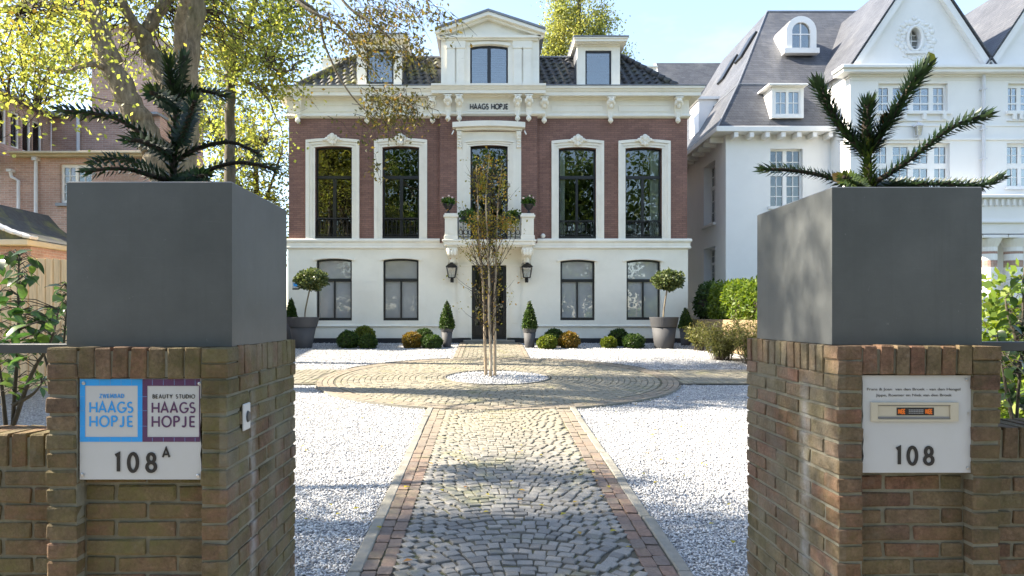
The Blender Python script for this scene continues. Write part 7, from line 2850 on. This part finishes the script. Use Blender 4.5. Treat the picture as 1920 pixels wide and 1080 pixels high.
# ------------------------------------------------------------------ clipped box, cones, standards, pots
def ball_plant(px, py, rx, rz, y, label, mat, seed, name='boxwood_ball', group='clipped box balls in front of the villa'):
    rg = np.random.default_rng(seed)
    c = np.array(PX(px, py, y))
    root = empty(name, (c[0], c[1], gz(y)), label, 'topiary', group)
    w = MB(); w.ball(tuple(c), (rx * .90, rx * .90, rz * .90), 16, 10)
    w.build('core', M['soil'], root, True)
    n = 3400
    d = rg.normal(size=(n, 3)); d /= np.linalg.norm(d, axis=1)[:, None]
    lump = 1 + .05 * np.sin(d[:, 0] * 7 + seed) * np.sin(d[:, 2] * 6 + seed * 2) + .03 * np.sin(d[:, 1] * 11 + seed) + rg.normal(0, .04, n)
    p = c + d * np.array([rx, rx, rz]) * lump[:, None]
    p = p[p[:, 2] > gz(y) + .01]
    leaf_object('foliage', p, .05, mat, root, rg, np.clip(rg.beta(2, 2.6, len(p)) + .0, 0, 1), up=.5)


fy, by2 = 19.4, 20.05
s_ = fy / F
for k, (px, x0, x1, yt, yb, y, mat, lab) in enumerate((
        (0, 634, 672, 623, 654, fy, 'leaf_box', 'dark green box ball, leftmost of the left three'),
        (0, 663, 702, 614, 650, by2, 'leaf_box_lime', 'lime-topped box ball behind the other two of the left three'),
        (0, 674, 706, 630, 654, fy - .15, 'leaf_box', 'small mid-green box ball at the right of the left three'),
        (0, 756, 790, 625, 654, fy, 'leaf_box_orange', 'orange-bronzed box ball, left of the trio by the left entrance pot'),
        (0, 779, 813, 618, 650, by2, 'leaf_box', 'dark box ball behind the orange one by the left entrance pot'),
        (0, 791, 828, 630, 654, fy - .1, 'leaf_box', 'green box ball touching the left entrance pot'),
        (0, 1009, 1043, 631, 655, fy - .2, 'leaf_box_lime', 'small lime-green box ball beside the right entrance pot'),
        (0, 1021, 1056, 619, 651, by2, 'leaf_box', 'dark green box ball behind the lime one by the right entrance pot'),
        (0, 1049, 1085, 624, 654, fy, 'leaf_box_orange', 'yellow-bronzed box ball right of the lime one by the entrance'),
        (0, 1127, 1155, 634, 653, fy, 'leaf_box_lime', 'smallest box ball, left of the right-hand trio'),
        (0, 1142, 1179, 619, 651, by2, 'leaf_box', 'tallest dark box ball at the back of the right-hand trio'),
        (0, 1169, 1207, 628, 654, fy, 'leaf_box', 'wide dark box ball beside the right big pot'))):
    ball_plant((x0 + x1) / 2, (yt + yb) / 2, (x1 - x0) / 2 * y / F, (yb - yt) / 2 * y / F + .02, y, lab, mat, 100 + k)


def pot(px, w_top, w_bot, y_rim, y_band, y, label, group, name='plant_pot'):
    x = X(px, y)
    zt, zb_, zm = Z(y_rim, y), gz(y), Z(y_band, y)
    root = empty(name, (x, y, zb_), label, 'pot', group)
    rt_, rb_ = w_top / 2 * y / F, w_bot / 2 * y / F
    rm = rb_ + (rt_ * .93 - rb_) * (zm - zb_) / (zt - zb_)
    w = MB(); w.lathe([(rb_ * .96, 0), (rb_, .015), (rm, zm - zb_ + .005), ], (x, y, zb_), 40)
    w.build('body', M['pot'], root, True)
    w = MB()
    rr2 = rt_ * .97 - (rt_ * .97 - rm * 1.06) * 1.0
    w.lathe([(rm * .98, zm - zb_), (rm * 1.055, zm - zb_ + .004), (rm * 1.065, zm - zb_ + .02), (rt_, zt - zb_ - .02), (rt_, zt - zb_), (rt_ * .90, zt - zb_), (rt_ * .86, zt - zb_ - .09)], (x, y, zb_), 40, False)
    w.build('rim', M['pot'], root, False)
    w = MB(); w.lathe([(.001, zt - zb_ - .06), (rt_ * .89, zt - zb_ - .07)], (x, y, zb_), 24, False); w.build('soil', M['soil'], root)
    return x, y, zt


def cone_plant(x, y, z0, z1, r, label, seed, mat='leaf_box', group='clipped cones in pots'):
    rg = np.random.default_rng(seed)
    root = empty('topiary_cone', (x, y, z0), label, 'topiary', group)
    h = z1 - z0
    w = MB(); w.lathe([(.02, -.06), (r * .5, -.02), (r * .86, .06), (r * .80, h * .25), (r * .5, h * .6), (r * .12, h * .95), (.004, h * .99)], (x, y, z0), 14); w.build('core', M['soil'], root, True)
    n = 3000
    t = 1 - np.sqrt(rg.uniform(0, 1, n))
    prof = np.interp(t, [0, .06, .25, .6, .9, 1], [.72, 1.0, .94, .58, .20, .04])
    a = rg.uniform(0, 6.283, n)
    rad = r * prof * (1 + rg.normal(0, .05, n) + .05 * np.sin(a * 5 + t * 9))
    p = np.stack([x + rad * np.cos(a), y + rad * np.sin(a), z0 + t * h], 1)
    leaf_object('foliage', p, .05, mat, root, rg, up=.3)


def standard(x, y, z0, ztop, rx, rz, cx, label, seed):
    rg = np.random.default_rng(seed)
    root = empty('bay_tree', (x, y, z0), label, 'topiary', 'round headed trees in big pots')
    w = MB(); w.tube(catmull([(x, y, z0 - .08), (x + .01, y, z0 + .25), (cx - .03, y + .01, ztop - rz * 1.8), (cx, y, ztop - rz)], 5), .022, 7); w.build('trunk', M['bark'], root, True)
    c = np.array((cx, y, ztop - rz))
    n = 2600
    d = rg.normal(size=(n, 3)); d /= np.linalg.norm(d, axis=1)[:, None]
    p = c + d * np.array([rx, rx * .9, rz]) * (rg.uniform(.45, 1, n) ** .4 * (1 + .10 * np.sin(d[:, 0] * 6 + seed) * np.sin(d[:, 2] * 7 + 1)))[:, None]
    leaf_object('crown', p, .075, 'leaf_bay', root, rg, up=.3)
    tb = Tubes()
    for _ in range(40):
        e = c + in_ellipsoid(1, (0, 0, 0), (rx, rx, rz), rg)[0] * .85
        a = c - np.array([0, 0, rz * .8])
        tb.add(np.stack([a, (a + e) / 2 + np.array([0, 0, .04]), e]), .009, .003)
    tb.build('twigs', 'twig', root)


yp_ = 19.35
x, y, z = pot(568, 60, 33, 594.5, 613, yp_, 'large anthracite pot with round headed tree, at the left corner of the villa', 'large anthracite pots')
standard(X(572, yp_), yp_, z - .05, Z(505, yp_), 31.5 * yp_ / F, 19.5 * yp_ / F, X(583, yp_), 'round headed bay tree on a thin stem at the left corner of the villa', 201)
x, y, z = pot(1245, 54, 35, 594.5, 613, yp_, 'large anthracite pot with round headed tree, at the right corner of the villa', 'large anthracite pots')
standard(X(1244, yp_), yp_, z - .05, Z(506, yp_), 29 * yp_ / F, 19.5 * yp_ / F, X(1253, yp_), 'round headed bay tree on a thin stem at the right corner of the villa', 202)
for k, (px, wt, wb, yr, yb_, y0, ct, cr, lp, lc) in enumerate((
        (838, 24, 15, 615.5, 622, 19.6, 563, 12.5, 'small anthracite pot left of the villa door', 'tall clipped cone left of the villa door'),
        (993, 26, 18, 616, 623, 19.5, 563, 12.5, 'small anthracite pot right of the villa door', 'tall clipped cone right of the villa door'),
        (1285.5, 24, 17, 614, 621, 20.2, 577, 11.5, 'small anthracite pot at the right end of the villa, next to the big pot', 'dark clipped cone at the right end of the villa'),
        (546, 24, 17, 596, 603, 20.4, 559, 9, 'small anthracite pot half hidden behind the big pot at the left end of the villa', 'narrow clipped cone at the left end of the villa'))):
    x, y, z = pot(px, wt, wb, yr, yb_, y0, lp, 'small anthracite pots')
    cone_plant(x, y, z - .03, Z(ct, y0), cr * y0 / F, lc, 210 + k)

# balcony urns, their flowers and the trailing plants on the balustrade
for k, (px, lab, lf) in enumerate(((840.5, 'black urn on the left pedestal of the balcony', 'pale pink geranium in the left balcony urn'), (991.5, 'black urn on the right pedestal of the balcony', 'pale pink geranium in the right balcony urn'))):
    yq = YB + .17
    x, zb_ = X(px, yq), bz(399.5) + .002
    u = empty('urn', (x, yq, zb_), lab, 'urn', 'black urns on the balcony')
    w = MB(); w.box(x - .07, x + .07, yq - .07, yq + .07, zb_, zb_ + .03, .005); w.build('foot', M['iron'], u)
    w = MB(); w.lathe([(.06, .03), (.03, .07), (.03, .10), (.09, .15), (.13, .21), (.14, .25), (.17, .27), (.16, .285), (.12, .25)], (x, yq, zb_), 18, False); w.build('bowl', M['iron'], u, True)
    rg = np.random.default_rng(300 + k)
    g_ = empty('geranium', (x, yq, zb_ + .26), lf, 'plant', 'flowers in the balcony urns')
    leaf_object('leaves', in_ellipsoid(420, (x, yq, zb_ + .37), (.22, .2, .14), rg, .6), .07, 'leaf_dark', g_, rg, width=.45)
    for (dx_, dz_) in ((-.16, .46), (.02, .52), (.12, .47), (-.05, .44))[:4 - k]:
        w = MB(); w.tube([(x + dx_ * .5, yq, zb_ + .34), (x + dx_, yq - .04, zb_ + dz_)], .004, 4); w.ball((x + dx_, yq - .05, zb_ + dz_), .036, 8, 5); w.build('flower', M['flower'], g_, True)
for k, (px, lab) in enumerate(((877, 'trailing plant hanging on the left end of the balcony balustrade'), (962, 'trailing plant hanging on the right end of the balcony balustrade'))):
    yq = YB + .10
    rg = np.random.default_rng(310 + k)
    x, zc = X(px, yq), bz(403)
    g_ = empty('balcony_plant', (x, yq, zc), lab, 'plant', 'plants on the balustrade')
    w = MB(); w.box(x - .2, x + .2, yq - .10, yq + .03, zc - .16, zc - .02, .02); w.build('trough', M['iron'], g_)
    leaf_object('leaves', np.concatenate([in_ellipsoid(420, (x, yq, zc + .02), (.27, .18, .17), rg, .6), in_ellipsoid(160, (x, yq - .05, zc - .16), (.20, .1, .14), rg, .6)]), .07, 'leaf_dark', g_, rg, width=.45)

# ------------------------------------------------------------------ hedge, rosemary and shrubs
for k, (y, hgt, mat, lab) in enumerate(((21.6, 2.75, 'leaf_hedge_dark', 'dark green conifer hugging the right corner of the villa above the timber wall'), (20.0, 2.70, 'leaf_hedge', 'green conifer second along the timber wall'),
                                       (18.5, 2.78, 'leaf_hedge', 'bright green feathery conifer in the middle of the timber wall'), (17.1, 2.90, 'leaf_hedge', 'tallest bright conifer beside the right planter'), (15.6, 2.7, 'leaf_hedge', 'conifer hidden by the right planter at the near end of the hedge'), (14.1, 2.7, 'leaf_hedge_dark', 'dark conifer nearest the street in the hedge'))):
    rg = np.random.default_rng(400 + k)
    z0 = gz(17.5) + .9
    root = empty('conifer_shrub', (7.1, y, z0), lab, 'shrub', 'conifer hedge above the timber wall')
    h = hgt - z0
    n = 4200
    c = in_ellipsoid(n, (7.1, y, z0 + h * .48), (.62, .95, h * .58), rg, .28)
    c[:, 2] = np.maximum(c[:, 2], z0 + .02)
    c += .10 * np.sin(c * 5.0 + k)
    w = MB(); w.ball((7.1, y, z0 + h * .42), (.42, .75, h * .46), 12, 8); w.build('core', M['soil'], root, True)
    leaf_object('foliage', c, .13, mat, root, rg, width=.22, droop=-.2)
# earth under the hedge
w = MB(); w.box(6.59, 7.66, 12.5, 24, gz(14), gz(17.5) + .9); w.build('raised_bed', M['soil'], kind='structure')
for k, (px, y, r_, h, lab) in enumerate(((1355, 16.3, .52, .80, 'loose feathery grey-green shrub spilling onto the gravel below the timber wall'), (1415, 15.4, .7, 1.05, 'loose feathery shrub half hidden by the right planter'), (1310, 18.6, .4, .75, 'thin grassy tuft below the timber wall next to the small pot'))):
    rg = np.random.default_rng(420 + k)
    x = X(px, y)
    root = empty('feathery_shrub', (x, y, gz(y)), lab, 'shrub', 'feathery shrubs below the timber wall')
    tb, L = Tubes(), []
    for _ in range(110 if k < 2 else 40):
        a = rg.uniform(0, 6.28); sp = r_ * rg.uniform(.2, 1.15)
        o = np.array([x + rg.normal(0, .2 * r_), y + rg.normal(0, .2 * r_), gz(y)])
        e = o + np.array([math.cos(a) * sp, math.sin(a) * sp, h * rg.uniform(.45, 1.05)])
        m_ = o + (e - o) * .5 + np.array([0, 0, h * .25])
        tt = np.linspace(0, 1, 6)[:, None]
        tb.add((1 - tt) ** 2 * o + 2 * tt * (1 - tt) * m_ + tt ** 2 * e, .006, .002)
        t = rg.uniform(.15, 1, 46)[:, None]
        L.append((1 - t) ** 2 * o + 2 * t * (1 - t) * m_ + t ** 2 * e + rg.normal(0, .035, (46, 3)))
    tb.build('stems', 'twig', root)
    leaf_object('foliage', np.concatenate(L), .085, 'leaf_grass', root, rg, width=.12)


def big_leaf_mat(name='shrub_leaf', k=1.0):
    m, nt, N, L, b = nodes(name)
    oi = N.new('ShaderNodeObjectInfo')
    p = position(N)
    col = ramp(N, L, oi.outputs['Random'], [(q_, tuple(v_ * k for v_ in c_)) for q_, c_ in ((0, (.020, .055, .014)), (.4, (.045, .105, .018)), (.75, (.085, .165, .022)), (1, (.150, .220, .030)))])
    hs = N.new('ShaderNodeHueSaturation'); L.new(col, hs.inputs['Color']); L.new(mrange(N, L, noise(N, L, p, 40, 4), .3, .7, .8, 1.2), hs.inputs['Value'])
    L.new(hs.outputs['Color'], b.inputs['Base Color'])
    b.inputs['Roughness'].default_value = .35
    t = N.new('ShaderNodeBsdfTranslucent')
    h2 = N.new('ShaderNodeHueSaturation'); h2.inputs['Value'].default_value = 1.7; L.new(hs.outputs['Color'], h2.inputs['Color']); L.new(h2.outputs['Color'], t.inputs['Color'])
    mx = N.new('ShaderNodeMixShader'); mx.inputs['Fac'].default_value = .35
    L.new(b.outputs['BSDF'], mx.inputs[1]); L.new(t.outputs['BSDF'], mx.inputs[2]); L.new(mx.outputs['Shader'], N['Material Output'].inputs['Surface'])
    return m


M['big_leaf'] = big_leaf_mat()
M['big_leaf_shaded'] = big_leaf_mat('shaded_shrub_leaf', .42)  # copy of the shrub leaf with shade put into its colour


def big_leaf(seed, mat='big_leaf'):
    r_ = random.Random(seed)
    n = 5
    vs, fs = [], []
    for i in range(n + 1):
        t = i / n
        wd = .5 * math.sin(math.pi * t ** .8) * .62 + .005
        droop = -.32 * t * t
        curl = r_.uniform(-.03, .03)
        vs += [(-wd, t, droop + .16 * wd + curl), (0, t, droop), (wd, t, droop + .16 * wd - curl)]
    for i in range(n):
        a = 3 * i
        fs += [(a, a + 1, a + 4, a + 3), (a + 1, a + 2, a + 5, a + 4)]
    return new_mesh('leaf', vs, fs, M[mat], True)


BIG = [big_leaf(s) for s in range(6)]
BIG_SHADED = [big_leaf(s, 'big_leaf_shaded') for s in range(6)]


def leafy_shrub(label, y, stems, clusters, size, seed, group=None, lib=BIG):
    """upright shrub whose large leaves are single objects; stems and clusters as seen from the street"""
    rg = np.random.default_rng(seed)
    b0 = PX(stems[0][0][0], stems[0][0][1], y)
    root = empty('leafy_shrub', (b0[0], y, gz(y)), label, 'shrub', group)
    off = Vector(root.location)
    sk = []
    for s in stems:
        p = catmull([PX(a, b_, y + (q[0] if q else 0)) for a, b_, *q in s], 6)
        w = MB(); n = len(p)
        w.tube(p, [.011 - .008 * k / (n - 1) for k in range(n)], 6)
        w.build('stem', M['bark_dark'], root, True)
        sk += [np.array(tuple(q)) for q in p]
    S = np.array(sk)
    tb = Tubes()
    for (px, py, rx, ry_, n) in clusters:
        for _ in range(n):
            c = np.array(PX(px + rg.normal(0, rx * .5), py + rg.normal(0, ry_ * .5), y + rg.normal(0, .10)))
            a = S[int(np.argmin(((S - c) ** 2).sum(1)))]
            tb.add(np.stack([a, (a + c) / 2 + np.array([0, 0, .02]), c]), .003, .0015)
            az = rg.uniform(0, 6.28)
            link('leaf', lib[rg.integers(6)], root, Vector(c) - off, (rg.normal(-.35, .4), rg.normal(0, .45), az), Vector((1, 1, 1)) * size * rg.uniform(.65, 1.25))
    tb.build('twigs', 'twig', root)
    return root


leafy_shrub('leafy green shrub with glossy pointed leaves over the wall, nearest the left edge', 3.1,
            [[(18, 1060), (24, 800), (34, 640), (34, 540), (36, 480)], [(24, 800), (60, 700), (95, 640), (110, 580)], [(20, 900), (5, 740), (-10, 640), (-15, 560)], [(24, 760), (60, 740), (78, 720)]],
            [(30, 490, 40, 20, 26), (45, 520, 24, 20, 16), (50, 595, 55, 34, 44), (0, 560, 30, 40, 16), (70, 620, 36, 30, 22), (30, 690, 40, 30, 16), (75, 720, 20, 34, 14), (15, 640, 30, 25, 14), (0, 720, 25, 30, 8)], .066, 31, 'leafy shrubs behind the garden walls')
leafy_shrub('leafy green shrub with glossy leaves half hidden behind the left planter', 3.3,
            [[(100, 1060), (105, 800), (120, 640), (128, 540)], [(105, 800), (150, 680), (170, 600)], [(105, 750), (90, 690), (75, 640)]],
            [(118, 545, 14, 20, 14), (112, 580, 18, 20, 14), (112, 640, 20, 30, 12), (150, 640, 30, 40, 10)], .066, 32, 'leafy shrubs behind the garden walls')
leafy_shrub('glossy shrub with shade-darkened leaves over the wall at the right edge, by the letterbox pillar', 3.5,
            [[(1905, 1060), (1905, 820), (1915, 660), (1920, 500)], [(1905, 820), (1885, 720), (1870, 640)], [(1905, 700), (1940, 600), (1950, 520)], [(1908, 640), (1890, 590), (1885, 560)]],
            [(1920, 530, 20, 22, 20), (1908, 585, 26, 26, 28), (1912, 635, 30, 28, 28), (1905, 690, 28, 24, 26), (1900, 740, 30, 24, 22), (1875, 640, 18, 20, 8), (1945, 640, 24, 60, 26)], .060, 33, 'leafy shrubs behind the garden walls', BIG_SHADED)
for k, (c, r_, n, lab) in enumerate((((5.75, 7.2, 1.2), (1.0, .9, 1.2), 5200, 'bright lime-green bush behind the right planter, lit by the sun'), ((7.6, 8.6, 1.15), (1.1, 1.0, 1.2), 4200, 'pale green bush beside the white porch at the right edge'))):
    rg = np.random.default_rng(440 + k)
    root = empty('green_bush', (c[0], c[1], gz(c[1])), lab, 'shrub', 'bushes right of the gate')
    p = in_ellipsoid(n, c, r_, rg, .4)
    p = p[p[:, 2] > gz(c[1])]
    tb = Tubes()
    for _ in range(60):
        e = in_ellipsoid(1, c, r_, rg)[0]
        o = np.array([c[0] + rg.normal(0, .2), c[1] + rg.normal(0, .2), gz(c[1]) - .05])
        tb.add(np.stack([o, (o + e) / 2 + rg.normal(0, .08, 3), e]), .012, .004)
    tb.build('stems', 'twig', root)
    leaf_object('foliage', p, .10, 'leaf_hedge', root, rg, tone=np.clip(rg.beta(2, 2, len(p)) + .12, 0, 1))
